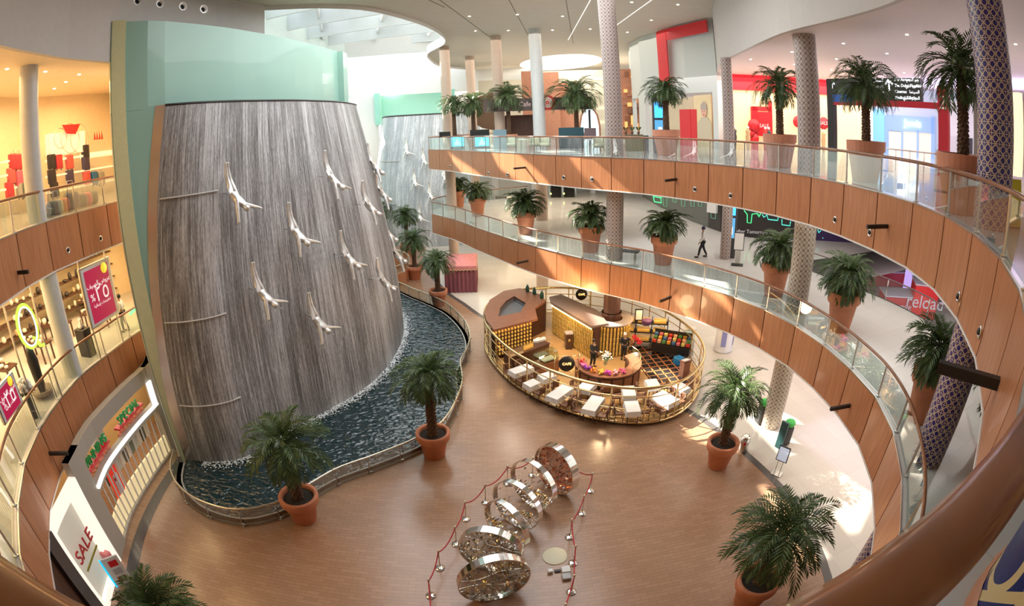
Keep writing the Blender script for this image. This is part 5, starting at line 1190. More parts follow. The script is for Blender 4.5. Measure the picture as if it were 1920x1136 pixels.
def portrait(name, A, B, cx, cy, s_, hat, coat, label):
    c = onwall(cx, cy, A, B); d = (Vector(B)-Vector(A)).normalized(); nn = Vector((d.y, -d.x)); nn = nn if nn.dot(-Vector((c.x, c.y))) > 0 else -nn; M = facing((c.x+nn.x*.1, c.y+nn.y*.1, c.z), nn)
    t = thing(name, label, 'picture', (c.x, c.y, c.z)); I = t.matrix_basis
    def flat(pts, m, nm, dz):
        mb = MB(); mb.add([M @ Vector((x*s_, y*s_, dz)) for x, y in pts], [tuple(range(len(pts)))]); sub(obj(nm, mb, m), t)
    el = lambda x, y, a, b: [(x+a*cos(2*pi*k/24), y+b*sin(2*pi*k/24)) for k in range(24)]
    flat([(-.75, -1.5), (.75, -1.5), (.7, -.5), (.3, -.15), (-.3, -.15), (-.7, -.5)], coat, 'coat', .0)
    flat(el(0, .22, .3, .38), mat('portrait_skin', (.80, .48, .36), .6), 'face', .02); flat([(-.34, .3), (.34, .3), (.3, .62), (0, .8), (-.3, .62)], hat, 'hat', .03)
    flat(el(-.11, .2, .035, .03), BLACK, 'eye', .035); flat(el(.13, .2, .035, .03), BLACK, 'eye', .035); flat(el(0, .0, .09, .03), RED, 'mouth', .035)
portrait('child_portrait', A2, B2_, 1322, 215, 1.3, mat('hat_grey', (.5, .42, .36), .8), mat('coat_cream', (.62, .55, .40), .7), 'pictured child in a grey knitted hat and cream coat on the kids shop poster')
# ---- red fashion shop along the gallery
A, B = Vector((19.9, 32.6)), Vector((33.5, 28.3))
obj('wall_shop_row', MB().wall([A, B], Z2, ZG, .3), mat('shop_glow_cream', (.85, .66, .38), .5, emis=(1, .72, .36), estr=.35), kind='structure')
sh = thing('red_storefront', 'row shop front with a bright red header band and glowing cream windows', 'shop front', (26, 30.5, Z2))
mbr = MB(); wrect(mbr, A, B, 1353, 142, 1562, 172, .2); sub(obj('header', mbr, mat('bright_red', (.85, .02, .04), .4, emis=(1, .02, .03), estr=.25)), sh)
mbr = MB(); wrect(mbr, A, B, 1349, 135, 1356, 290, .25); sub(obj('side_pilaster', mbr, WHITE), sh)
mbr = MB(); wrect(mbr, A, B, 1408, 200, 1420, 285, .2); wrect(mbr, A, B, 1441, 190, 1447, 285, .2); sub(obj('red_jamb', mbr, RED), sh)
mbr = MB(); wrect(mbr, A, B, 1409, 200, 1445, 208, .2); wrect(mbr, A, B, 1420, 210, 1440, 255, .1, .2); sub(obj('red_door_sign', mbr, RED), sh)
for i, (px, py, r) in enumerate([(1411, 235, .5), (1405, 250, .34), (1412, 260, .38), (1541, 231, .48), (1493, 228, .45)]):
    c = onwall(px, py, A, B); tag(obj('sale_disc', MB().lathe([(.001, 0), (r, 0), (r, .03)], (0, 0, 0), 24, rot=Matrix.Rotation(pi/2, 4, 'X')), RED), 'red sale disc on the shop window, ' + ['uppermost of three beside the door', 'middle of three beside the door', 'lowest of three beside the door', 'right of the grey lattice column', 'left of the grey lattice column'][i], 'sign', 'round red discs on the shop windows')
    o = C.objects[-1]; o.location = (c.x-.12, c.y-.35, c.z); o.rotation_euler = (0, 0, atan2((B-A).y, (B-A).x))
for i, (px, py) in enumerate([(1430, 236), (1541, 231)]):
    c = onwall(px, py, A, B); text(sh, 'sale_lettering', 'SALE', .38, Matrix.Translation((-26, -30.5, -Z2)) @ facing((c.x-.18, c.y-.45, c.z), (-.3, -1)), WHITE)
for i in range(9):
    px = [1363, 1370, 1395, 1427, 1433, 1455, 1500, 1520, 1534][i]; c = onwall(px, 250, A, B); hgt = 1.75
    t = thing('mannequin', 'dark dressed shop mannequin behind the cream windows, number %s from the left' % ['one', 'two', 'three', 'four', 'five', 'six', 'seven', 'eight', 'nine'][i], 'mannequin', (c.x-.3, c.y-1.0, Z2), 0, 'mannequins in the red shop')
    obj('clothing', MB().lathe([(.12, .0), (.16, .5), (.2, .95), (.15, 1.15), (.2, 1.4), (.06, 1.5)], n=10), [mat('cloth_red', (.6, .05, .05), .8), DGREY, mat('cloth_tan', (.6, .4, .2), .8)][i % 3], t); obj('head', MB().ball((0, 0, 1.62), .11, 10), WHITE, t)
# dark screen totem with glowing blue top beside the first drum
def totem(label, p, rz, h, w_=.75, tilt=0):
    t = thing('screen_totem', label, 'information screen', p, rz); obj('housing', MB().rbox((0, 0, h/2), (w_, .5, h), .08), DGREY, t)
    hs = C.objects[-1]; obj('upper_screen', MB().box((0, -.255, h*.80), (w_*.72, .02, h*.30)), mat('screen_blue', (.03, .15, .5), .2, emis=(.05, .35, 1), estr=1.6), hs)
    obj('lower_screen', MB().box((0, -.255, h*.46), (w_*.72, .02, h*.30)).box((0.05, -.27, h*.42), (w_*.3, .01, h*.12), mi=1), [mat('screen_teal', (.03, .12, .25), .2, emis=(.1, .35, .6), estr=.8), emit('screen_warm', (1, .7, .6), 1.2)], hs); return t
q = azp(1236, 31); totem('dark screen totem glowing blue behind the first tall palm of the upper gallery', q, radians(-18), 3.3, .8)
q = P(1365, 482, Z1); totem('dark screen totem on the middle gallery with two glowing panels', q, radians(-35), 3.9, .85)
q = P(1382, 497, Z1); t = thing('notice_stand', 'white notice board on a dark stand beside the screen totem', 'sign', q, radians(-35))
obj('board', MB().box((0, 0, 1.35), (.62, .05, 1.0)).box((0, -.03, 1.35), (.54, .01, .92), mi=1), [BLACK, LINEN], t); obj('post', MB().box((0, 0, .5), (.3, .04, 1.0)), STEEL, t); obj('foot', MB().box((0, 0, .02), (.7, .5, .04)), BLACK, t)
q = P(1175, 484, Z1); t = thing('bench', 'dark bench behind the grey lattice column on the middle gallery', 'bench', q, radians(-35))
obj('seat', MB().rbox((0, 0, .44), (1.5, .5, .1), .04), BLACK, t)
for s_ in (-.5, .5): obj('leg', MB().box((s_, 0, .2), (.06, .4, .4)), STEEL, t)
# ---- direction sign gantry
GA, GB = D(1556, 260, 30), D(1778, 260, 27); GA.z = GB.z = Z2
dv = (GB-GA); L_ = dv.length; rz = atan2(dv.y, dv.x)
gt = thing('direction_gantry', 'dark direction sign gantry with white lettering and a red right leg marked 2', 'sign', GA, rz)
hz_ = lambda py: D(1660, py, 28.2).z-Z2
zt_, zb = D(1700, 150, 28).z-Z2, D(1700, 197, 28).z-Z2
obj('left_leg', MB().box((.2, 0, zt_/2), (.42, .5, zt_)), BLACK, gt)
obj('right_leg', MB().box((L_-.25, 0, (zt_-.3)/2), (.6, .5, zt_-.3)), mat('deep_red', (.42, .015, .03), .35), gt)
sbd = obj('sign_board', MB().box((L_*.40, 0, (zt_+zb)/2+.1), (L_*.80, .45, zt_-zb-.1)), mat('board_black', (.03, .035, .03), .35), gt)
obj('red_beam', MB().box((L_/2, 0, zb+.02), (L_, .46, .3)), MATS['deep_red'], gt)
WT = emit('sign_white', (.95, .97, 1), 1.3); DSP = (zt_+zb)/2+.1
TX = [('Star Atrium', 3), ('The Dubai Fountain', 3), ('Cinemas', 3), ('Medical Centre', 3)]
for i, (b_, s_) in enumerate([('Star Atrium', 0), ('The Dubai Fountain', 0), ('Cinemas', 0), ('Medical Centre', 0)]):
    text(sbd, 'lettering', b_, .22, facing((L_*.59, -.235, DSP+.5-i*.3), (0, -1)), WT, .004, 'LEFT')
for i, b_ in enumerate(['ﻢﺠﻨﻟﺍ ﻮﻬﺑ', 'ﻲﺑﺩ ﺓﺭﻮﻓﺎﻧ', 'ﺎﻤﻨﻴﺴﻟﺍ', 'ﻲﺒﻄﻟﺍ ﺰﻛﺮﻤﻟﺍ']):
    text(sbd, 'lettering', b_, .22, facing((L_*.79, -.235, DSP+.5-i*.3), (0, -1)), WT, .004, 'RIGHT')
for i, b_ in enumerate(['ﻕﻮﺴﻟﺍ', 'ﻕﺪﻨﻔﻟﺍ', 'ﻮﺑ']):
    text(sbd, 'lettering', b_, .25, facing((L_*.50, -.235, DSP+.46-i*.30), (0, -1)), WT, .004, 'RIGHT')
def arrow(x, z, s_):
    mb = MB(); mb.box((x, -.235, z-.1*s_), (.09*s_, .02, .5*s_)); mb.box((x-.11*s_, -.235, z+.08*s_), (.09*s_, .02, .34*s_), ry=radians(45)); mb.box((x+.11*s_, -.235, z+.08*s_), (.09*s_, .02, .34*s_), ry=radians(-45)); return mb
obj('arrow', arrow(L_*.545, DSP+.3, 1.1), WT, sbd); obj('arrow', arrow(L_*.05, DSP+.3, .8), WT, sbd)
obj('blue_panel', MB().box((L_*.13, -.235, DSP-.5), (L_*.2, .02, .4)), mat('sign_blue', (.02, .10, .45), .4), sbd)
text(gt, 'numeral', '2', .95, facing((L_-.25, -.26, zt_-1.1), (0, -1)), mat('numeral_cream', (.85, .75, .6), .5), .01)
# ---- shops seen through the gantry
A, B = Vector((34.5, 34)), Vector((41, 22.5))
obj('wall_shop_cyan', MB().wall([(33.5, 28.3), A, B], Z2, ZG, .3), mat('pale_cyan_wall', (.62, .74, .80), .4, emis=(.6, .8, 1), estr=.08), kind='structure')
cy = thing('blue_storefront', 'pale blue shop front with white sign and lit doors seen through the gantry', 'shop front', (38, 28, Z2))
CYB = mat('shop_light_blue', (.28, .45, .78), .4, emis=(.35, .6, 1), estr=.2)
mbr = MB(); wrect(mbr, A, B, 1662, 218, 1752, 247, .3); wrect(mbr, A, B, 1660, 218, 1667, 305, .3); wrect(mbr, A, B, 1746, 218, 1753, 305, .3); wrect(mbr, A, B, 1690, 245, 1694, 300, .3); wrect(mbr, A, B, 1719, 245, 1723, 300, .3)
sub(obj('blue_frame', mbr, CYB), cy)
mbr = MB()
for x0, x1 in ((1667, 1690), (1694, 1719), (1723, 1746)): wrect(mbr, A, B, x0, 247, x1, 305, .1, .05)
sub(obj('lit_window', mbr, mat('lit_window', (.9, .75, .6), .4, emis=(1, .75, .5), estr=.3)), cy)
mbr = MB(); wrect(mbr, A, B, 1632, 205, 1659, 300, .15); sub(obj('cyan_panel', mbr, mat('cyan_panel', (.25, .60, .78), .4, emis=(.3, .7, 1), estr=.3)), cy)
c = onwall(1712, 232, A, B); text(cy, 'sign_lettering', 'Jamis', .85, Matrix.Translation((-38, -28, -Z2)) @ facing((c.x-.35, c.y-.2, c.z), (-.87, -.5)), emit('sign_glow', (1, 1, 1), 3), .02)
A3, B3 = Vector((32.5, 29)), Vector((36, 27.5))
o, q = wthing('red_shop_wall', 'tall red shop wall with pale lettering behind the first direction sign leg', 'shop panel', A3, B3, (1567, 198, 1592, 290), RED, .3)
o, q = wthing('wall_poster', 'tall pale poster of a person in a hat beside the red shop wall', 'poster', A3, B3, (1592, 200, 1630, 290), mat('poster_pale', (.78, .72, .62), .5), .2)
portrait('hat_portrait', A3, B3, 1597, 235, 1.3, mat('hat_brown', (.35, .25, .18), .8), mat('coat_rose', (.75, .45, .42), .7), 'pictured person in a brown hat and rose coat on the pale poster')
A, B = Vector((41, 22.5)), Vector((45.5, 11))
w3 = thing('white_storefront', 'white two-storey shop front with dark windows and shutters right of the gantry', 'shop front', (43, 17, Z2))
mbr = MB(); wrect(mbr, A, B, 1755, 190, 1826, 300, .2); sub(obj('facade', mbr, mat('facade_white', (.70, .70, .66), .5, emis=(.9, .9, 1), estr=.15)), w3)
mbr = MB(); wrect(mbr, A, B, 1763, 250, 1772, 283, .1, .2); wrect(mbr, A, B, 1796, 258, 1824, 292, .1, .2); wrect(mbr, A, B, 1803, 206, 1806, 245, .1, .2); sub(obj('dark_window', mbr, DGREY), w3)
mbr = MB()
for i in range(9): wrect(mbr, A, B, 1774, 254+i*3.6, 1794, 256+i*3.6, .06, .22)
sub(obj('shutter', mbr, LINEN), w3)
FG = mat('fern_green', (.10, .30, .04), .6)
for i, (px, d, lb) in enumerate([(1765, 30, 'green bushy plant left behind the red gantry leg'), (1812, 30, 'green bushy plant between the gantry and the lattice column')]):
    q = azp(px, d); t = thing('potted_fern', lb, 'plant', q, 0, 'green plants beyond the gantry'); obj('planter', MB().lathe([(.35, 0), (.45, .9), (.4, .9), (.38, .8)], n=16), mat('planter_grey', (.5, .5, .5), .5), t)
    mb = MB(); rr = random.Random(i)
    for k in range(70):
        a = rr.uniform(0, 6.28); e = rr.uniform(.1, 1.3); L2 = rr.uniform(.4, .8); v = Vector((cos(a)*cos(e), sin(a)*cos(e), sin(e)))*L2; s2 = Vector((-sin(a), cos(a), 0))*.04
        mb.add([(0, 0, .85), Vector((0, 0, .9))+v*.6-s2, Vector((0, 0, .85))+v-Vector((0, 0, .15)), Vector((0, 0, .9))+v*.6+s2], [(0, 1, 2, 3)])
    obj('fronds', mb, FG, t)
# rear railing and planter run on the upper gallery
rl = [azp(1600, 29), azp(1680, 27.5), azp(1760, 27)]
t = thing('railing', 'low steel railing in front of the blue shop', 'railing', rl[0]); mb = MB().tube([(p[0], p[1], Z2+1.0) for p in rl], .04, 6)
for f in [i/6 for i in range(7)]:
    i = min(int(f*2), 1); p = Vector(rl[i]).lerp(Vector(rl[i+1]), f*2-i); sub(obj('post', MB().cyl((p.x, p.y, Z2), (p.x, p.y, Z2+1), .03, 6), STEEL), t)
sub(obj('rail', mb, STEEL), t)
# goods wall at the far right edge
A, B = Vector((22.5, 9)), Vector((21, 1)); o, q = wthing('display_case', 'warm lit display case at the right picture edge behind the lattice column', 'display case', A, B, (1895, 175, 1919, 330), mat('case_glow', (.9, .75, .5), .4, emis=(1, .75, .4), estr=.6), .4)
q = azp(1908, 13.2); t = thing('wet_floor_sign', 'yellow and black floor sign leaning at the right picture edge', 'sign', (q[0], q[1], Z2), 1)
obj('panel', MB().box((0, 0, .55), (.06, .45, 1.05), ry=.15), mat('yellow', (.85, .7, .05), .5), t); obj('foot', MB().box((.15, 0, .05), (.45, .5, .1)), BLACK, t)

# ---- upper gallery, cafe at the far end
q0 = azp(1005, 40); AZr = lambda px, d: Vector(azp(px, d))
A, B = AZr(880, 41.5).xy, AZr(1120, 41.0).xy
bar = thing('cafe_canopy', 'dark floating cafe fascia with pale script lettering and a round red emblem', 'sign', (q0[0], q0[1], Z2))
mbr = MB(); wrect(mbr, A, B, 908, 184, 1108, 207, .6); sub(obj('fascia', mbr, mat('cafe_fascia', (.10, .07, .06), .35)), bar)
mbr = MB()
for px in (935, 1003, 1108): wrect(mbr, A, B, px-2, 205, px+2, 290, .15, -1.2)
sub(obj('support', mbr, DGREY), bar)
c = onwall(1027, 193, A, B); cdn = (B-A).normalized(); cf = Vector((cdn.y, -cdn.x)); R90 = Matrix.Rotation(pi/2, 4, 'X')
def disc(nm, r, y, m):
    o = sub(obj(nm, MB().lathe([(.001, 0), (r, 0), (r, .04)], n=28, rot=R90), m), bar); return o
for nm, r, y, m in (('emblem_ring', .62, .72, mat('emblem_red', (.80, .10, .08), .4)), ('emblem_disc', .42, .78, mat('emblem_cream', (.85, .78, .68), .4)), ('emblem_ring', .30, .81, MATS['emblem_red']), ('emblem_disc', .26, .84, MATS['emblem_cream'])):
    mb = MB().lathe([(.001, 0), (r, 0), (r, .04)], n=28, rot=R90); M = Matrix.Translation((c.x+cf.x*y, c.y+cf.y*y, c.z)) @ Matrix.Rotation(atan2(cdn.y, cdn.x), 4, 'Z'); mb.v = [tuple(M @ Vector(v)) for v in mb.v]; sub(obj(nm, mb, m), bar)
mb = MB()
for k in range(6):
    a = pi*k/3+.5; mb.ball((c.x+cf.x*.9+cdn.x*.11*cos(a), c.y+cf.y*.9+cdn.y*.11*cos(a), c.z+.11*sin(a)), .07, 6)
sub(obj('emblem_flower', mb, MATS['emblem_red']), bar)
for (px, b_) in ((985, 'Cafe'), (1063, 'cafe')):
    c = onwall(px, 196, A, B); Mx = facing((c.x+cf.x*.64, c.y+cf.y*.64, c.z), cf)
    sub(text(None, 'lettering', b_, .55, Mx, mat('letter_rose', (.75, .55, .55), .5), .01), bar)
mbr = MB(); o, q = wthing('bar_wall', 'dark brown bar back wall under the cafe fascia', 'bar', A+Vector((0, 2)), B+Vector((0, 2)), (948, 216, 1002, 256), BROWN, .6)
for i, (x0, y0, x1, y1, d, m, lb) in enumerate([
        (1048, 239, 1095, 284, 37.5, mat('teal_dark', (.015, .06, .08), .35), 'long dark teal cafe counter behind the rail'), (925, 243, 950, 281, 38.5, mat('teal_grey', (.16, .25, .30), .4), 'grey teal cafe screen panel left of the chairs'),
        (1096, 240, 1118, 262, 37.2, mat('dark_mauve', (.13, .09, .10), .4), 'dark mauve cafe partition right of the big palm'), (1172, 252, 1206, 290, 33, mat('olive_cabinet', (.24, .20, .12), .4), 'olive cabinet with a pale emblem right of the tall lattice column'), (1206, 254, 1216, 290, 33.5, MATS['teal_dark'], 'narrow dark cabinet beside the olive cabinet'),
        (824, 247, 845, 257, 43, BLACK, 'low dark display ledge at the gallery tip'), (882, 243, 918, 257, 41.5, BLACK, 'low dark display ledge behind the second palm')]):
    a, b = AZr(x0, d), AZr(x1, d); mb = MB(); n_ = (b-a).xy.normalized(); z0 = max(D((x0+x1)/2, y1, d).z, Z2); z1 = D((x0+x1)/2, y0, d).z; m_ = (a+b)/2
    mb.box((m_.x, m_.y, (z0+z1)/2), ((b-a).xy.length, .6, z1-z0), rz=atan2(n_.y, n_.x)); tag(obj('cafe_counter', mb, m), lb, 'counter')
AQ = mat('aquarium_cyan', (.05, .55, .75), .15, emis=(.05, .65, 1), estr=1.2)
for i, (x0, x1, d) in enumerate([(845, 870, 42.5), (890, 917, 40.8)]):
    a, b = AZr(x0, d), AZr(x1, d); m_ = (a+b)/2; t = thing('lit_aquarium', ['smaller glowing cyan tank behind the rail at the gallery tip', 'larger glowing cyan tank behind the rail'][i], 'aquarium', (m_.x, m_.y, Z2), atan2((b-a).y, (b-a).x)); L2 = (b-a).xy.length
    obj('tank', MB().box((0, 0, .62), (L2, .5, .85)), AQ, t); obj('frame', MB().box((0, 0, 1.07), (L2+.1, .6, .08)).box((0, 0, .1), (L2+.1, .6, .2)).box((-L2/2, 0, .6), (.06, .56, .9)).box((L2/2, 0, .6), (.06, .56, .9)), DGREY, t)
    obj('castle_ornament', MB().lathe([(.3, .3), (.25, .5), (.1, .7), (.02, .9)], (0, -.24, 0), 8), mat('orn', (.3, .75, .85), .4, emis=(.4, .9, 1), estr=.8), t)
def lounge(label, p, rz, m):
    t = thing('lounge_chair', label, 'chair', p, rz, 'cream cafe chairs by the rail')
    obj('seat', MB().rbox((0, 0, .42), (.7, .65, .16), .07), m, t)
    bk = MB(); n = 14; vs = []
    for i in range(n+1):
        a = pi+pi*i/n
        for r, z in ((.38, .2), (.42, .98), (.34, .98), (.32, .3)): vs.append((r*cos(a), -r*sin(a)*-1*.95+.05, z))
    bk.add(vs, [(i*4+k, i*4+(k+1) % 4, (i+1)*4+(k+1) % 4, (i+1)*4+k) for i in range(n) for k in range(4)], 0, True); obj('backrest', bk, m, t)
    for sx in (-.25, .25):
        for sy in (-.22, .22): obj('leg', MB().cyl((sx, sy, .35), (sx*1.15, sy*1.15, 0), .02, 5), BROWN, t)
LCR = mat('lounge_cream', (.62, .62, .44), .6)
for i, (px, d, rz, lb) in enumerate([(960, 37.6, 2.8, 'cream tub chair left of the small cafe table'), (1003, 36.4, 3.6, 'cream tub chair right of the small cafe table'), (1022, 35.6, 2.6, 'cream tub chair beside the dark teal counter'), (1122, 33, 3.4, 'cream tub chair against the tall lattice column')]):
    lounge(lb, AZr(px, d), rz, LCR)
for i, (px, d, lb) in enumerate([(980, 36.8, 'small round cafe table between two cream tub chairs'), (1106, 33.6, 'small round cafe table left of the last cream chair')]):
    t = thing('side_table', lb, 'table', AZr(px, d), 0, 'small cafe tables'); obj('table_top', MB().lathe([(.001, .72), (.35, .72), (.35, .76), (.001, .76)], n=20), LINEN, t)
    for k in range(3): a = k*2.1; obj('leg', MB().cyl((.25*cos(a), .25*sin(a), .72), (.28*cos(a), .28*sin(a), 0), .018, 5), BLACK, t)
# backdrops beyond the cafe
def back(px0, px1, py0, py1, d, m, nm, th=.4):
    a, b = AZr(px0, d).xy, AZr(px1, d).xy; mb = MB(); wrect(mb, a, b, px0, py0, px1, py1, th); return obj(nm, mb, m, kind='structure')
CST = mat('far_cream', (.72, .66, .52), .5); PCH = mat('far_copper', (.50, .22, .13), .5, noise=.08)
back(985, 1215, 132, 292, 66, CST, 'wall_far_cream'); back(900, 1000, 150, 292, 64, CST, 'wall_far_left'); back(980, 1000, 134, 260, 60, PCH, 'wall_copper_left'); back(1014, 1050, 136, 262, 59, PCH, 'wall_copper_mid')
back(1050, 1085, 155, 262, 60, PCH, 'wall_copper_low')
mbr = MB()
for py in (146, 158, 200, 226): a, b = AZr(1090, 62).xy, AZr(1180, 62).xy; wrect(mbr, a, b, 1034, py, 1185, py+6, .8)
obj('trim_8', mbr, mat('cream_cornice', (.82, .74, .56), .5), kind='structure')
a, b = AZr(1165, 50).xy, AZr(1201, 50).xy; mbr = MB(); wrect(mbr, a, b, 1166, 130, 1200, 262, .4)
cwp = obj('wall_copper_panel', mbr, PCH, kind='structure'); rr = random.Random(5)
t = thing('copper_relief', 'stacked copper and amber relief blocks on the tall panel left of the white drum', 'relief', (a.x, a.y, Z2))
for i in range(26):
    x0 = rr.uniform(1168, 1192); y0 = rr.uniform(135, 245); mb = MB(); wrect(mb, a, b, x0, y0, x0+rr.uniform(4, 9), y0+rr.uniform(6, 18), rr.uniform(.1, .5), .4); sub(obj('block', mb, [mat('amber_block', (.75, .40, .14), .4, emis=(1, .5, .15), estr=.5), PCH, MIDBROWN][i % 3]), t)
# arched mirror
c = D(1106, 243, 47); t = thing('arched_frame', 'copper pointed-arch frame with pale glass beyond the cafe', 'arch', (c.x, c.y, Z2), radians(-13))
pts = [(-.95, 0, 0), (-.95, 0, 1.6), (-.75, 0, 2.6), (-.4, 0, 3.2), (0, 0, 3.6), (.4, 0, 3.2), (.75, 0, 2.6), (.95, 0, 1.6), (.95, 0, 0)]
obj('frame', MB().tube(pts, .1, 6, up=(0, 1, 0)), PCH, t); mb = MB(); mb.add([(x, .05, z) for x, y, z in pts], [tuple(range(9))]); obj('glass', mb, mat('pale_glow', (.7, .85, .88), .3, emis=(.75, .95, 1), estr=.7), t)
for i, px in enumerate((1173, 1185, 1197)):
    q = D(px, 240, 32.5); zt_c = max(D(1189, 252, 33).z, Z2); t = thing('small_plant', 'small dark plant in a pot on the olive cabinet, '+['left', 'middle', 'right'][i], 'plant', (q.x, q.y, zt_c), 0, 'plants on the olive cabinet'); mb = MB(); rr = random.Random(i+3)
    for k in range(18): a_ = rr.uniform(0, 6.28); mb.add([(0, 0, .2), (.12*cos(a_), .12*sin(a_), .5), (.2*cos(a_+.2), .2*sin(a_+.2), .45)], [(0, 1, 2)])
    obj('leaves', mb, LEAF, t); obj('pot', MB().lathe([(.07, 0), (.1, .2)], n=10), BROWN, t)
# curved bronze stair underside at the far left of the cafe
mb = MB(); pts = [D(870, 222, 55), D(885, 240, 54), D(905, 243, 52), D(935, 246, 50)]
a = [D(x, y, 54) for x, y in [(868, 205), (880, 188), (930, 170), (935, 190), (935, 246), (905, 240), (880, 226)]]
mb.add(list(a)+[p+Vector((0, .6, 0)) for p in a], [tuple(range(7)), tuple(reversed(range(7, 14)))]+[(i, (i+1) % 7, 7+(i+1) % 7, 7+i) for i in range(7)])
tag(obj('curved_stair', mb, mat('bronze_dark', (.16, .09, .05), .35, .3)), 'dark bronze curved stair underside behind the second palm of the upper gallery', 'stair')

# ---- middle gallery back walls
W1 = V2([(19.9, 49.1), (18.9, 42), (18.7, 35.2), (19.0, 31), (20.2, 28.7), (24.8, 26.2), (27.2, 24.6), (33, 22)])
obj('wall_hoarding_grey', MB().wall(W1[:3]+[W1[2].lerp(W1[3], .6)], Z1, Z2-FD, .2), mat('hoarding_grey', (.13, .14, .125), .4, noise=.05), kind='structure')
obj('wall_hoarding_dark', MB().wall([W1[2].lerp(W1[3], .6)]+W1[3:6], Z1, Z2-FD, .2), mat('hoarding_dark', (.028, .022, .022), .35), kind='structure')
obj('wall_hoarding_violet', MB().wall(W1[5:], Z1, Z2-FD, .2), mat('hoarding_violet', (.045, .02, .11), .35), kind='structure')
NG = emit('neon_green', (.08, .75, .25), 1.1); NC = emit('neon_teal', (.1, .7, .55), 1.0); DG = mat('dim_green_line', (.12, .30, .18), .5, emis=(.15, .5, .3), estr=.25)
hb = thing('hoarding_graphics', 'green and teal outline drawings and lettering on the dark hoarding of the middle gallery', 'graphics', (20, 29, Z1))
def outline(A, B, pts, m, r=.03):
    c = [onwall(x, y, A, B) for x, y in pts]; d = (Vector(B)-Vector(A)).normalized(); nn = Vector((d.y, -d.x)); nn = nn if nn.dot(-c[0].xy) > 0 else -nn
    sub(obj('outline', MB().tube([(p.x+nn.x*.06, p.y+nn.y*.06, p.z) for p in c], r, 5), m), hb)
g1, g2, g3, g4, g5 = W1[1], W1[2], W1[2].lerp(W1[3], .6), W1[4], W1[5]
outline(W1[2], W1[3], [(1226, 368), (1240, 371), (1241, 380), (1228, 378), (1226, 368)], NG, .05); outline(W1[2], W1[3], [(1227, 362), (1241, 365), (1241, 371)], NG, .05)
for x in (1244, 1262, 1278, 1296, 1310):
    outline(W1[2], W1[3], [(x, 362), (x+1, 386 if x != 1262 else 378), (x+7, 387 if x != 1262 else 379), (x+8, 366)], DG)
outline(W1[3], W1[4], [(1334, 398), (1334, 408), (1342, 410), (1343, 396)], DG)
outline(g4, g5, [(1395, 394), (1401, 402), (1401, 417), (1408, 418), (1410, 401), (1419, 400)], NG, .035); outline(g4, g5, [(1420, 400), (1423, 406), (1426, 400)], NG, .05); outline(g4, g5, [(1429, 402), (1432, 407), (1438, 403), (1440, 411), (1458, 413), (1459, 408)], NC, .035)
outline(g4, g5, [(1466, 411), (1466, 421), (1481, 423), (1482, 415)], NC, .035); outline(W1[5], W1[6], [(1533, 430), (1535, 436), (1539, 432)], NC, .03)
c = onwall(1431, 436, g4, g5); nn = (g5-g4).normalized(); nn = Vector((nn.y, -nn.x)); nn = nn if nn.dot(-c.xy) > 0 else -nn
for c, b_, s_ in ((onwall(1428, 435, g4, g5), 'After Tomorrow is Exciting', .36), (onwall(1492, 443, g4, g5), 'ﻖﻳﻮﺸﺘﻟﺍ', .4)):
    sub(text(None, 'hoarding_lettering', b_, s_, facing((c.x+nn.x*.08, c.y+nn.y*.08, c.z), nn), mat('letter_white', (.8, .8, .85), .5), .005), hb)
A, B = W1[5], W1[7]
for k in range(7):
    c = onwall(1546+k*9, 446+k*2.0, A, B); d = (B-A).normalized(); n2 = Vector((d.y, -d.x)); n2 = n2 if n2.dot(-c.xy) > 0 else -n2
    mb = MB(); M = facing((c.x+n2.x*.06, c.y+n2.y*.06, c.z), n2); mb.add([M @ Vector((.2*cos(a_+k), .2*sin(a_+k), 0)) for a_ in [2*pi*i/(4+k % 3*2) for i in range(4+k % 3*2)]], [tuple(range(4+k % 3*2))]); sub(obj('icon', mb, NC), hb)
o, q = wthing('hanging_mask', 'white rounded panel hanging on the dark hoarding left of the screen totem', 'panel', W1[3], W1[4], (1330, 380, 1347, 398), WHITE, .25, .1)
# escalators at the back of the middle gallery
for i, x0 in enumerate((1030, 1055)):
    a, b = AZr(x0, 52), AZr(x0+20, 52); t = thing('escalator', ['left escalator under the far facing of the upper gallery', 'right escalator under the far facing of the upper gallery'][i], 'escalator', (a.x, a.y, Z1), atan2((b-a).y, (b-a).x), 'escalator pair')
    obj('steps', MB().add([(0, 0, 0), (1.1, 0, 0), (1.1, 6, 3.8), (0, 6, 3.8)], [(0, 1, 2, 3)]), BLACK, t)
    for s_ in (-.15, 1.25): obj('balustrade', MB().add([(s_, -.5, 0), (s_, -.5, .95), (s_, 6, 4.8), (s_, 6, 3.6)], [(0, 1, 2, 3)]).tube([(s_, -.5, .2), (s_, -.7, .6), (s_, -.5, 1.0), (s_, 6, 4.85)], .07, 6), mat('escalator_side', (.45, .55, .6), .2, .5), t)
    obj('comb_light', MB().ball((.0, -.6, .5), .1, 8), emit('comb_yellow', (.9, .9, .2), 2), t)
back(856, 1210, 318, 366, 58, mat('far_grey_wall', (.50, .52, .50), .5), 'wall_far_middle')
for px in (880, 925, 1000, 1060, 1110): q = AZr(px, 55); column(q.x, q.y, Z1, Z2-FD, .35, CW)
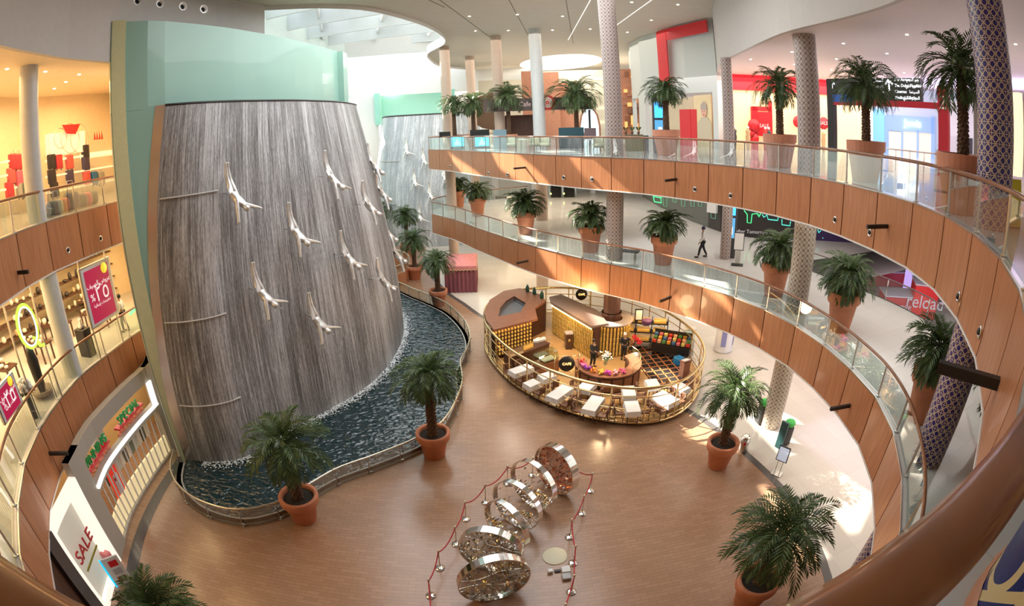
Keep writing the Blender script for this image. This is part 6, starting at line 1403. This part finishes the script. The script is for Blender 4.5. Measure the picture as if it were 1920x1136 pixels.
# back railing of the middle gallery with the lower mall hall beyond
VB = [Vector((p.x, p.y)) for p in VOID1[1:14]]
rr_ = thing('railing', 'steel railing along the back edge of the middle gallery, right', 'railing', (VB[3].x, VB[3].y, Z1))
sub(obj('rail', MB().tube([(p.x-.1, p.y, Z1+1.05) for p in VB], .035, 6), mat('dark_rail', (.16, .12, .12), .4, .5)), rr_)
for i, p in enumerate(VB):
    if i % 2 == 0: sub(obj('post', MB().cyl((p.x-.1, p.y, Z1), (p.x-.1, p.y, Z1+1.05), .03, 6), STEEL), rr_)
sub(obj('glass_panel', MB().wall([(p.x-.1, p.y) for p in VB], Z1+.05, Z1+.98), GLASS), rr_)
fcx = [Vector((p.x+.04, p.y)) for p in VB]; obj('trim_9', MB().wall(fcx, Z1-.35, Z1+.03, -.05), DGREY, kind='structure')
RS = mat('stall_red', (.62, .06, .05), .45); LIL = mat('stall_lilac', (.55, .42, .80), .4, emis=(.6, .45, 1), estr=.5)
def stall(label, px, py, z, size, rz, m, txt=None):
    q = P(px, py, z); t = thing('market_stall', label, 'stall', (q.x, q.y, 0 if z < 3 else Z1), rz, 'red and lilac stalls beyond the rail')
    obj('body', MB().rbox((0, 0, size[2]/2), size, .1), m, t); obj('counter_top', MB().box((0, 0, size[2]+.04), (size[0]+.1, size[1]+.1, .08)), WHITE, t)
    if txt: text(t, 'lettering', txt, size[2]*.55, facing((0, -size[1]/2-.02, size[2]*.5), (0, -1)), WHITE, .02)
    return t
lamp('AREA', 'lower_hall_light', (27, 13, 5.4), 700, (.78, .68, 1), shape='RECTANGLE', size=12, size_y=16)
stall('red stall with big white lettering seen over the back rail of the middle gallery', 1690, 575, 0.4, (4.2, 2.2, 1.5), radians(-35), RS, 'ravel')
stall('bright red stall right of the lettered one', 1728, 575, .6, (2.4, 2.4, 2.6), radians(-45), mat('stall_bright', (.85, .04, .03), .4), 'reload')
stall('long red counter above the lilac band', 1660, 520, .6, (7, 2.0, 1.3), radians(-28), RS)
stall('low red box at the foot of the cream column behind the rail', 1538, 502, .6, (2.5, 2.5, 1.2), radians(-30), mat('stall_bright2', (.8, .08, .06), .4))
stall('lilac partition with pale top right of the red counter', 1708, 540, .6, (.5, 3.2, 2.3), radians(-30), LIL)
stall('pale blue counter behind the palm beyond the rail', 1600, 480, .6, (8, 1.5, 1.6), radians(-25), mat('stall_blue', (.45, .55, .85), .4, emis=(.5, .55, 1), estr=.3))

# ================================================================== left side, upper level: luggage shop
A, B = Vector((-19.2, 23.0)), Vector((-20.8, 8.0))
SW = mat('niche_white_lit', (.90, .78, .58), .5, emis=(1, .8, .5), estr=.35)  # emission stands in for shop lighting falling on the shelf walls
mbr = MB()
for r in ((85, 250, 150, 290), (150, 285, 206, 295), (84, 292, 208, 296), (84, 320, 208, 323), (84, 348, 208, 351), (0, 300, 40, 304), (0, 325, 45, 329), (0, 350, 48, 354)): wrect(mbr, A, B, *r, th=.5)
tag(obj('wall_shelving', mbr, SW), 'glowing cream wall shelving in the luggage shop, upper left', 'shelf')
LUGC = [(.02, .02, .03), (.45, .04, .06), (.05, .04, .10), (.55, .10, .10), (.03, .15, .35), (.10, .12, .10), (.6, .12, .2), (.35, .35, .33)]
def suitcase(label, p, rz, c, s_=1.0, group='suitcases in the luggage shop', soft=False):
    t = thing('suitcase', label, 'suitcase', p, rz, group); m = mat('luggage_%d' % LUGC.index(c), c, .35)
    if soft: obj('body', MB().rbox((0, 0, .26*s_), (.55*s_, .32*s_, .5*s_), .15*s_), m, t)
    else: obj('body', MB().rbox((0, 0, .36*s_), (.42*s_, .26*s_, .62*s_), .06), m, t)
    bdy = C.objects[-1]; obj('handle', MB().tube([(-.09*s_, 0, (.5 if soft else .66)*s_), (-.09*s_, 0, .8*s_), (.09*s_, 0, .8*s_), (.09*s_, 0, (.5 if soft else .66)*s_)], .015, 5, up=(0, 1, 0)), STEEL, bdy)
    if not soft:
        for x in (-.15, .15): obj('wheel', MB().ball((x*s_, 0, .035), .04, 6), BLACK, bdy)
for i, (px, py, ci) in enumerate([(91, 320, 0), (92, 348, 0), (97, 372, 0), (125, 320, 3), (126, 348, 2), (155, 300, 0), (156, 322, 2), (104, 320, 1), (158, 349, 3), (172, 349, 4), (18, 322, 1), (27, 322, 1), (15, 348, 3), (30, 352, 6), (12, 374, 1), (33, 374, 7), (40, 374, 5), (185, 349, 7)]):
    q = onwall(px, py, A, B); d = (Vector((0, 13))-q.xy).normalized()
    suitcase(['black', 'wine red', 'navy', 'red', 'blue', 'dark green', 'pink', 'grey'][ci]+' suitcase on the glowing shelves, '+['highest left of the big column side', 'middle one of the dark trio', 'lowest of the dark trio', 'beside the dark trio on the top row', 'beside the dark trio, middle row', 'topmost by itself', 'under the topmost black one', 'small one between dark and red', 'lower row right', 'lower row furthest right', 'top row left of the column', 'top row next to the column', 'middle row left of the column', 'middle row next to the column', 'bottom row at the picture edge', 'bottom row, middle', 'bottom row next to the column', 'right end of the lower row'][i], (q.x+d.x*.45, q.y+d.y*.45, q.z), pi/2, LUGC[ci], 1.15)
for i, (px, py, ci) in enumerate([(97, 392, 4), (113, 388, 7), (126, 384, 5), (136, 383, 7), (149, 380, 3), (165, 376, 2), (190, 370, 6), (181, 368, 5), (200, 366, 5)]):
    q = P(px, py, Z2); q = Vector((max(q.x, -17.4), q.y, Z2)) if q.x < -17.4 else q
    e, n = edge_at(px, py, 0); q = Vector((e.x-n.x*1.0, e.y-n.y*1.0, Z2))
    suitcase(['', '', 'deep purple', 'red', 'blue', 'dark green', 'pink', 'grey'][ci]+' soft travel bag standing behind the upper left rail, '+['first from the column', 'second from the column', 'third from the column', 'fourth from the column', 'fifth from the column', 'the large one', 'the bright one', 'behind the bright one', 'last before the mint edge'][i], q, 1.2, LUGC[ci], 1.5 if i == 5 else 1.15, 'travel bags behind the rail', True)
mb = MB(); 
for px, py, r in ((118, 262, .75), (135, 262, .75), (100, 262, .5)):
    c = onwall(px, py, A, B); mb.tube([(c.x+.6, c.y+r*cos(a_), c.z+r*sin(a_)) for a_ in [2*pi*k/28 for k in range(28)]], .02, 5, closed=True, up=(1, 0, 0))
tag(obj('wire_hoops', mb, STEEL), 'thin wire hoop decorations on the ledge above the suitcases', 'decoration')
c = onwall(118, 246, A, B); mb = MB(); mb.add([(c.x+.7, c.y-.75, c.z+.25), (c.x+.7, c.y+.75, c.z+.25), (c.x+.7, c.y+.35, c.z-.25), (c.x+.7, c.y-.4, c.z-.2), (c.x+.5, c.y-.75, c.z+.25), (c.x+.5, c.y+.75, c.z+.25)], [(0, 1, 2, 3), (4, 5, 1, 0)])
tag(obj('red_paper_boat', mb, RED), 'red folded shape above the wire hoops in the luggage shop', 'decoration')
mb = MB(); c = onwall(170, 258, A, B)
for k in range(4): mb.add([(c.x+.6, c.y-.4+k*.22, c.z-.2), (c.x+.6, c.y-.3+k*.22, c.z+.3), (c.x+.6, c.y-.2+k*.22, c.z-.15)], [(0, 1, 2)])
tag(obj('red_paper_wings', mb, mat('wing_red', (.6, .05, .04), .5)), 'small red wing shapes on the ledge near the mint edge', 'decoration')
# ================================================================== left side, middle level: homeware shop
A, B = Vector((-19.4, 22.8)), Vector((-20.6, 8.0))
mbr = MB()
for k in range(5):
    z = Z1+.5+k*.72; mbr.box((-20.1, 15, z), (.6, 14, .05), rz=radians(-4))
tag(obj('wall_shelving', mbr, BROWN), 'dark wall shelving full of pale crockery in the homeware shop', 'shelf')
rr = random.Random(8); POT = [mat('crockery_white', (.85, .8, .7), .4), mat('crockery_dark', (.05, .04, .04), .4), mat('crockery_tan', (.6, .42, .25), .5)]
for k in range(5):
    for j in range(26):
        y = 9+j*.5+rr.uniform(-.1, .1); z = Z1+.53+k*.72; x = -20.1-(y-15)*(-.07)+.1; h = rr.uniform(.12, .4); r = rr.uniform(.07, .16)
        o = obj('crockery', MB().lathe([(r*.5, z), (r, z+h*.4), (r*.8, z+h*.8), (r*.5, z+h)], (x, y, 0), 8), POT[rr.choice([0, 0, 1, 2])]); tag(o, 'crockery piece, %s from the near end, %s homeware shelf' % (ORD(j+1), ['lowest', 'second lowest', 'middle', 'second highest', 'highest'][k]), 'crockery', 'crockery on the shop shelving')
def dtable(label, x, y, rz, seed):
    t = thing('display_table', label, 'table', (x, y, Z1), rz, 'dark display tables in the homeware shop'); obj('table_top', MB().box((0, 0, .78), (1.5, .8, .06)), BROWN, t)
    for sx in (-.68, .68):
        for sy in (-.33, .33): obj('leg', MB().box((sx, sy, .38), (.07, .07, .76)), BROWN, t)
    r2 = random.Random(seed); M = Matrix.Translation((x, y, Z1)) @ Matrix.Rotation(rz, 4, 'Z')
    for k in range(9):
        px_, py_ = -.6+.3*(k % 5), -.2+.4*(k//5); r = r2.uniform(.07, .13); h = r2.uniform(.06, .3); v = M @ Vector((px_, py_, .81))
        o = obj('dish', MB().lathe([(r*.6, 0), (r, h*.7), (r*.9, h)], n=10), POT[r2.choice([0, 0, 0, 2, 1])]); o.location = v; tag(o, 'dish, %s of the %s row, on the table %s' % (ORD(k % 5+1), ('near', 'far')[k//5], label.split(', ')[1]), 'dish', 'dishes on the display tables')
for i, (x, y, rz) in enumerate([(-17.4, 10.6, .2), (-17.6, 13.2, 0), (-18.3, 15.4, .3), (-17.2, 17.3, .5), (-18.9, 18.9, .4), (-16.8, 8.3, -.2)]):
    dtable('dark display table of dishes in the homeware shop, '+['behind the neon letter', 'behind the pale column', 'behind the crimson poster', 'between the poster and the shop end', 'furthest back by the mint edge', 'nearest the viewer'][i], x, y, rz, i)
q = P(258, 598, Z1); person('person in white shirt and black trousers in the homeware shop beside the crimson poster', (-15.1, 17.1, Z1), radians(110), SH_W, TR_B, HAIR, .12, 1.75)
tag(obj('green_light_strip', MB().box((-15.1, 18.2, Z1+.7), (.08, 1.4, .12), rz=.2), emit('green_strip', (.05, 1, .15), 3)), 'glowing green strip low beside the shop end, middle left', 'light')
t = thing('tall_black_plinth', 'tall black plinth with white ornaments between the poster and the column', 'plinth', (-15.3, 14.3, Z1)); obj('body', MB().rbox((0, 0, .6), (.6, .5, 1.2), .03), BLACK, t); obj('ornament', MB().lathe([(.12, 1.2), (.16, 1.3), (.05, 1.45), (.08, 1.6)], n=12), WHITE, t)
t = thing('black_vase', 'slim black floor vase on a round dish behind the neon letter', 'vase', (-14.75, 10.6, Z1)); obj('vase', MB().lathe([(.12, .15), (.2, .5), (.24, 1.4), (.16, 1.75), (.1, 1.9)], n=16), BLACK, t); obj('dish', MB().lathe([(.2, .1), (.48, .16), (.5, .3), (.44, .3), (.3, .2)], n=20), mat('dish_taupe', (.35, .28, .22), .5), t)
t = thing('white_flower_vase', 'big white flower ball in a vase at the middle left rail', 'flowers', (-13.9, 9.2, Z1)); mb = MB(); r2 = random.Random(6)
for k in range(60): v = Vector((r2.gauss(0, 1), r2.gauss(0, 1), r2.gauss(0, 1))).normalized()*.24; mb.ball((v.x, v.y, 1.15+v.z), .09, 6)
obj('blossoms', mb, MATS['blossom_white'], t); obj('vase', MB().lathe([(.12, 0), (.15, .5), (.08, .9), (.1, 1.0)], n=14), BLACK, t)
mb = MB()
for k in range(14): a_ = k*.45; mb.add([(0, 0, .95), (.35*cos(a_), .35*sin(a_), 1.05), (.45*cos(a_+.25), .45*sin(a_+.25), .95)], [(0, 1, 2)])
obj('leaves', mb, LEAF, t)
# posters hanging at the edge
CRIM = mat('poster_crimson', (.30, .008, .05), .35, emis=(.5, .01, .07), estr=.35); PFR = mat('poster_border', (.72, .74, .78), .3)
def poster(label, A, B, x0, y0, x1, y1, withtext=True):
    mb = MB(); c, nn, L2, H2 = wrect(mb, A, B, x0, y0, x1, y1, .08); t = thing('sale_poster', label, 'poster', c, atan2(nn.y, nn.x)+pi/2)
    obj('frame', MB().box((0, 0, 0), (L2, .08, H2)), STEEL, t); obj('border', MB().box((0, -.045, 0), (L2*.92, .02, H2*.95)), PFR, t); pr_ = obj('print', MB().box((0, -.06, -.01), (L2*.76, .02, H2*.86)), CRIM, t)
    obj('yellow_dot', MB().lathe([(.001, 0), (L2*.1, 0), (L2*.1, .01)], (L2*.25, -.075, H2*.36), 20, rot=R90), mat('dot_yellow', (.85, .7, .03), .5, emis=(.9, .75, .05), estr=.4), pr_)
    for b_, s_, z in (('ﻒﻴﺼﻟﺍ ﺽﻭﺮﻋ', L2*.13, H2*.17), ('٢٥', L2*.46, H2*.0), ('%', L2*.2, -H2*.03), ('ﺔﻴﻓﺎﺿﺇ ﺕﺎﻀﻴﻔﺨﺗ', L2*.08, -H2*.17)):
        text(pr_, 'lettering', b_, s_, facing((L2*(.06 if s_ > L2*.3 else (-.26 if b_ == '%' else 0)), -.075, z), (0, -1)), mat('poster_white', (.9, .85, .88), .5, emis=(1, .95, .95), estr=.3), .003)
poster('crimson sale poster with white border and large white numerals at the middle left rail', Vector((-14.35, 12)), Vector((-14.45, 17)), 153, 488, 215, 610)
poster('crimson sale poster cut by the left picture edge', Vector((-13.9, 10)), Vector((-12.9, 7.4)), -14, 705, 38, 790)
# Q neon and its frame bars
A, B = Vector((-14.1, 12.2)), Vector((-13.6, 9.4))
c = onwall(51, 612, A, B); nq = Vector((.97, -.2)).normalized()
t = thing('neon_letter', 'green and white neon letter Q hanging on the glass of the middle left shop', 'neon sign', c, atan2(nq.y, nq.x)+pi/2)
el = [(.40*cos(a_), 0, .72*sin(a_)) for a_ in [2*pi*k/36 for k in range(36)]]
obj('green_tube', MB().tube(el, .055, 8, closed=True, up=(0, 1, 0)).tube([(.12, 0, -.42), (.22, 0, -.5), (.32, 0, -.78), (.50, 0, -.80)], .055, 8, up=(0, 1, 0)), emit('neon_lime', (.35, 1, .05), 1.5), t)
obj('white_tube', MB().tube([(x*.86, -.05, z*.9) for x, y, z in el], .03, 8, closed=True, up=(0, 1, 0)), emit('neon_white', (.6, .9, 1), 1.0), t)
for i, px in enumerate((26, 84)):
    c = onwall(px, 640, A, B); tag(obj('frame_bar', MB().box((c.x-.05, c.y, (Z1+Z2-FD)/2), (.06, .06, Z2-FD-Z1)), STEEL), ['steel bar left of the neon letter', 'steel bar right of the neon letter'][i], 'bar', 'steel bars of the glass screen')
for i, (x, y) in enumerate([(-14.4, 15.95), (-14.35, 14.1)]): tag(obj('frame_bar', MB().box((x-.05, y, (Z1+Z2-FD)/2), (.06, .06, Z2-FD-Z1)), STEEL), ['steel bar right of the crimson poster', 'steel bar left of the crimson poster'][i], 'bar', 'steel bars of the glass screen')
# ================================================================== left side, ground level: shop front
GW = V2([(-14.2, 17.5), (-13.75, 16.4), (-13.7, 14.69), (-13.54, 12.65), (-13.29, 11.03), (-12.69, 9.35), (-12.2, 7.8), (-11.75, 6.4), (-11.0, 5.0), (-9.9, 3.8)]); GWf = catmull(GW, .25)
def gs(s):
    i = min(max(s/.25, 0), len(GWf)-2); k = int(i); p = GWf[k].lerp(GWf[k+1], i-k); d = (GWf[k+1]-GWf[k]).normalized(); return p, d
def gwall(mb, s0, s1, z0, z1, th, out=0, mi=0, n=10):
    pts = []
    for k in range(n+1):
        p, d = gs(s0+(s1-s0)*k/n); pts.append((p.x-d.y*out, p.y+d.x*out))
    return mb.wall(pts, z0, z1, -th, mi)
STG = mat('shopfront_grey', (.50, .46, .40), .5); mb = MB()
gwall(mb, 0, 9.0, 3.95, 4.6, .3); gwall(mb, 0, 9.0, 2.45, 2.78, .3); gwall(mb, 0, 9.0, 0, .1, .3); gwall(mb, 0, 1.45, 0, 4.6, .3); gwall(mb, 7.85, 9.0, 0, 4.6, .3)
sf = thing('window_storefront', 'grey framed two-row shop front with green letters and slatted windows, lower left', 'shop front', (-13.7, 14, 0))
sub(obj('frame', mb, STG), sf)
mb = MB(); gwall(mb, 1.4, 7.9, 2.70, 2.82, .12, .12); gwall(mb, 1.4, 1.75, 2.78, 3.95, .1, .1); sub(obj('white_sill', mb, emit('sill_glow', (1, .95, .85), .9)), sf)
for k in range(14):
    p, d = gs(1.8+k*.43); sub(obj('slat', MB().box((p.x-.05, p.y, 1.27), (.05, .06, 2.36)), WHITE), sf)
sub(obj('low_cream_panel', gwall(MB(), 1.45, 7.7, .1, 1.0, .1, -.12), mat('cream_panel', (.86, .72, .45), .5, emis=(1, .8, .45), estr=.3)), sf)
obj('wall_shop_back', MB().wall([(-16.4, 19), (-16.3, 14), (-15.8, 10), (-14.5, 6.5)], 0, 4.05, .2), mat('shop_orange', (.78, .50, .22), .5), kind='structure')
for i, (s0, s1, z, txt) in enumerate([(5.2, 7.7, 3.1, 'WINNING'), (2.1, 4.4, 3.1, 'SPECIAL')]):
    p, d = gs((s0+s1)/2); nn = Vector((-d.y, d.x)); nn = nn if nn.x > 0 else -nn; p0, _ = gs(s0); p1, _ = gs(s1)
    t = thing('letter_shelf', ['red shelf with standing green letters, left half of the upper window', 'red shelf with standing green letters, right half of the upper window'][i], 'sign', (p.x-nn.x*.35, p.y-nn.y*.35, z), atan2(nn.y, nn.x)+pi/2, 'green letters on red shelves')
    obj('red_shelf', MB().box((0, 0, -.02), (s1-s0, .3, .09)), RED, t); text(t, 'green_letters', txt, .52, facing((0, -.05, .22), (0, -1)), mat('letter_green', (.03, .42, .12), .4), .05)
    mb = MB(); r2 = random.Random(i)
    for k in range(16): mb.ball((-1.1+k*.15, 0, -.28+r2.uniform(-.06, .06)), r2.uniform(.06, .12), 8)
    g = obj('coral_ornament', mb, mat('coral', (.80, .28, .16), .5), t)
for k in range(12):
    p, d = gs(1.8+k*.36); c_ = [(.85, .8, .78), (.10, .12, .12), (.8, .75, .7), (.55, .6, .62), (.2, .25, .2)][k % 5]
    t = thing('hanging_garment', 'garment hanging behind the slatted window, place %s from the right' % ['first', 'second', 'third', 'fourth', 'fifth', 'sixth', 'seventh', 'eighth', 'ninth', 'tenth', 'eleventh', 'twelfth'][k], 'garment', (p.x-.9, p.y, 1.0), .2, 'garments behind the slatted window')
    obj('cloth', MB().rbox((0, 0, .5), (.10, .45, .85), .05), mat('garment_%d' % (k % 5), c_, .8), t); obj('hanger', MB().tube([(0, -.2, .95), (0, 0, 1.05), (0, .2, .95)], .012, 4, up=(1, 0, 0)), STEEL, t)
p, d = gs(6.1); t = thing('banner', 'red and white vertical sale banner behind the slatted window', 'banner', (p.x-.2, p.y, 0), pi/2+radians(5))
obj('red_cloth', MB().box((0, 0, 1.25), (.75, .04, 2.4)), mat('banner_red', (.80, .06, .03), .6, emis=(1, .06, .03), estr=.2), t); obj('white_panel', MB().box((.08, -.03, 1.3), (.38, .02, 1.3)), LINEN, t); obj('rose_square', MB().box((.0, -.045, 1.75), (.14, .01, .14)).box((.12, -.045, .95), (.14, .01, .14)), RED, t)
# white SALE window
mb = MB(); gwall(mb, 9.0, 11.75, 3.72, 4.05, .3, .02); gwall(mb, 9.0, 9.75, 0, 3.8, .3, .02); gwall(mb, 11.55, 11.8, 0, 3.8, .3, .02); gwall(mb, 9.0, 11.75, 0, .35, .3, .02)
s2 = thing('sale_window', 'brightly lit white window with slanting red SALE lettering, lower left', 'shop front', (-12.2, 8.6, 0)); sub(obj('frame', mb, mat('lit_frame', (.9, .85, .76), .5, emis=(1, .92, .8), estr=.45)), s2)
obj('trim_12', gwall(gwall(MB(), 11.8, 12.5, 0, 4.05, .3, .05), 12.5, 15, 0, 4.05, .2, -.1, 1), [mat('granite_dark', (.09, .08, .075), .35), BROWN], kind='structure')
mb = MB(); gwall(mb, 9.7, 11.6, .3, 3.75, .05, -.15); sub(obj('frosted_pane', mb, mat('frosted', (.55, .52, .44), .5, emis=(1, .93, .75), estr=.15)), s2)
p, d = gs(10.7); nn = Vector((-d.y, d.x)); nn = nn if nn.x > 0 else -nn
sub(text(None, 'lettering', 'SALE', .72, facing((p.x+nn.x*.12, p.y+nn.y*.12, 2.4), nn), mat('sale_red', (.62, .05, .06), .5), .02), s2)
sub(obj('olive_bar', MB().box((p.x+nn.x*.12+.02, p.y+nn.y*.12, 1.85), (1.3, .03, .08), rz=atan2(nn.y, nn.x)+pi/2), mat('olive', (.35, .32, .05), .5)), s2)
p, d = gs(10.0); q = Vector((p.x+.5, p.y-.1)); t = thing('promo_stand', 'small promotion stand with a cyan edge and coral bags below the SALE window', 'stand', (q.x, q.y, 0), radians(50))
obj('board', MB().box((0, 0, .75), (.7, .06, 1.4)), LINEN, t); obj('cyan_edge', MB().box((-.37, -.01, .75), (.06, .08, 1.4)), mat('cyan_edge', (.02, .5, .75), .4, emis=(0, .6, 1), estr=.6), t)
for i in range(3): obj('picture', MB().box((.05, -.04, .35+.4*i), (.35, .01, .28)), [MIDBROWN, mat('pic_grey', (.5, .5, .5), .5), RED][i], t)
for i, z in enumerate((.0, .62)): tag(obj('coral_bag', MB().rbox((q.x-.55, q.y+.35, .3+z), (.4, .3, .55), .06), mat('bag_coral', (.85, .25, .25), .5)), ['lower coral bag beside the promotion stand', 'upper coral bag beside the promotion stand'][i], 'bag', 'coral bags')
# striped floor screen in the corner
GB_ = MB()
for k in range(16): GB_.box((-7.4, 5.0-k*.16, 1.2), (1.8, .06, .02))
GB_.box((-7.4, 3.8, 1.1), (2.0, 2.8, .1), mi=1)
obj('trim_10', GB_, [BROWN, LINEN], kind='structure')
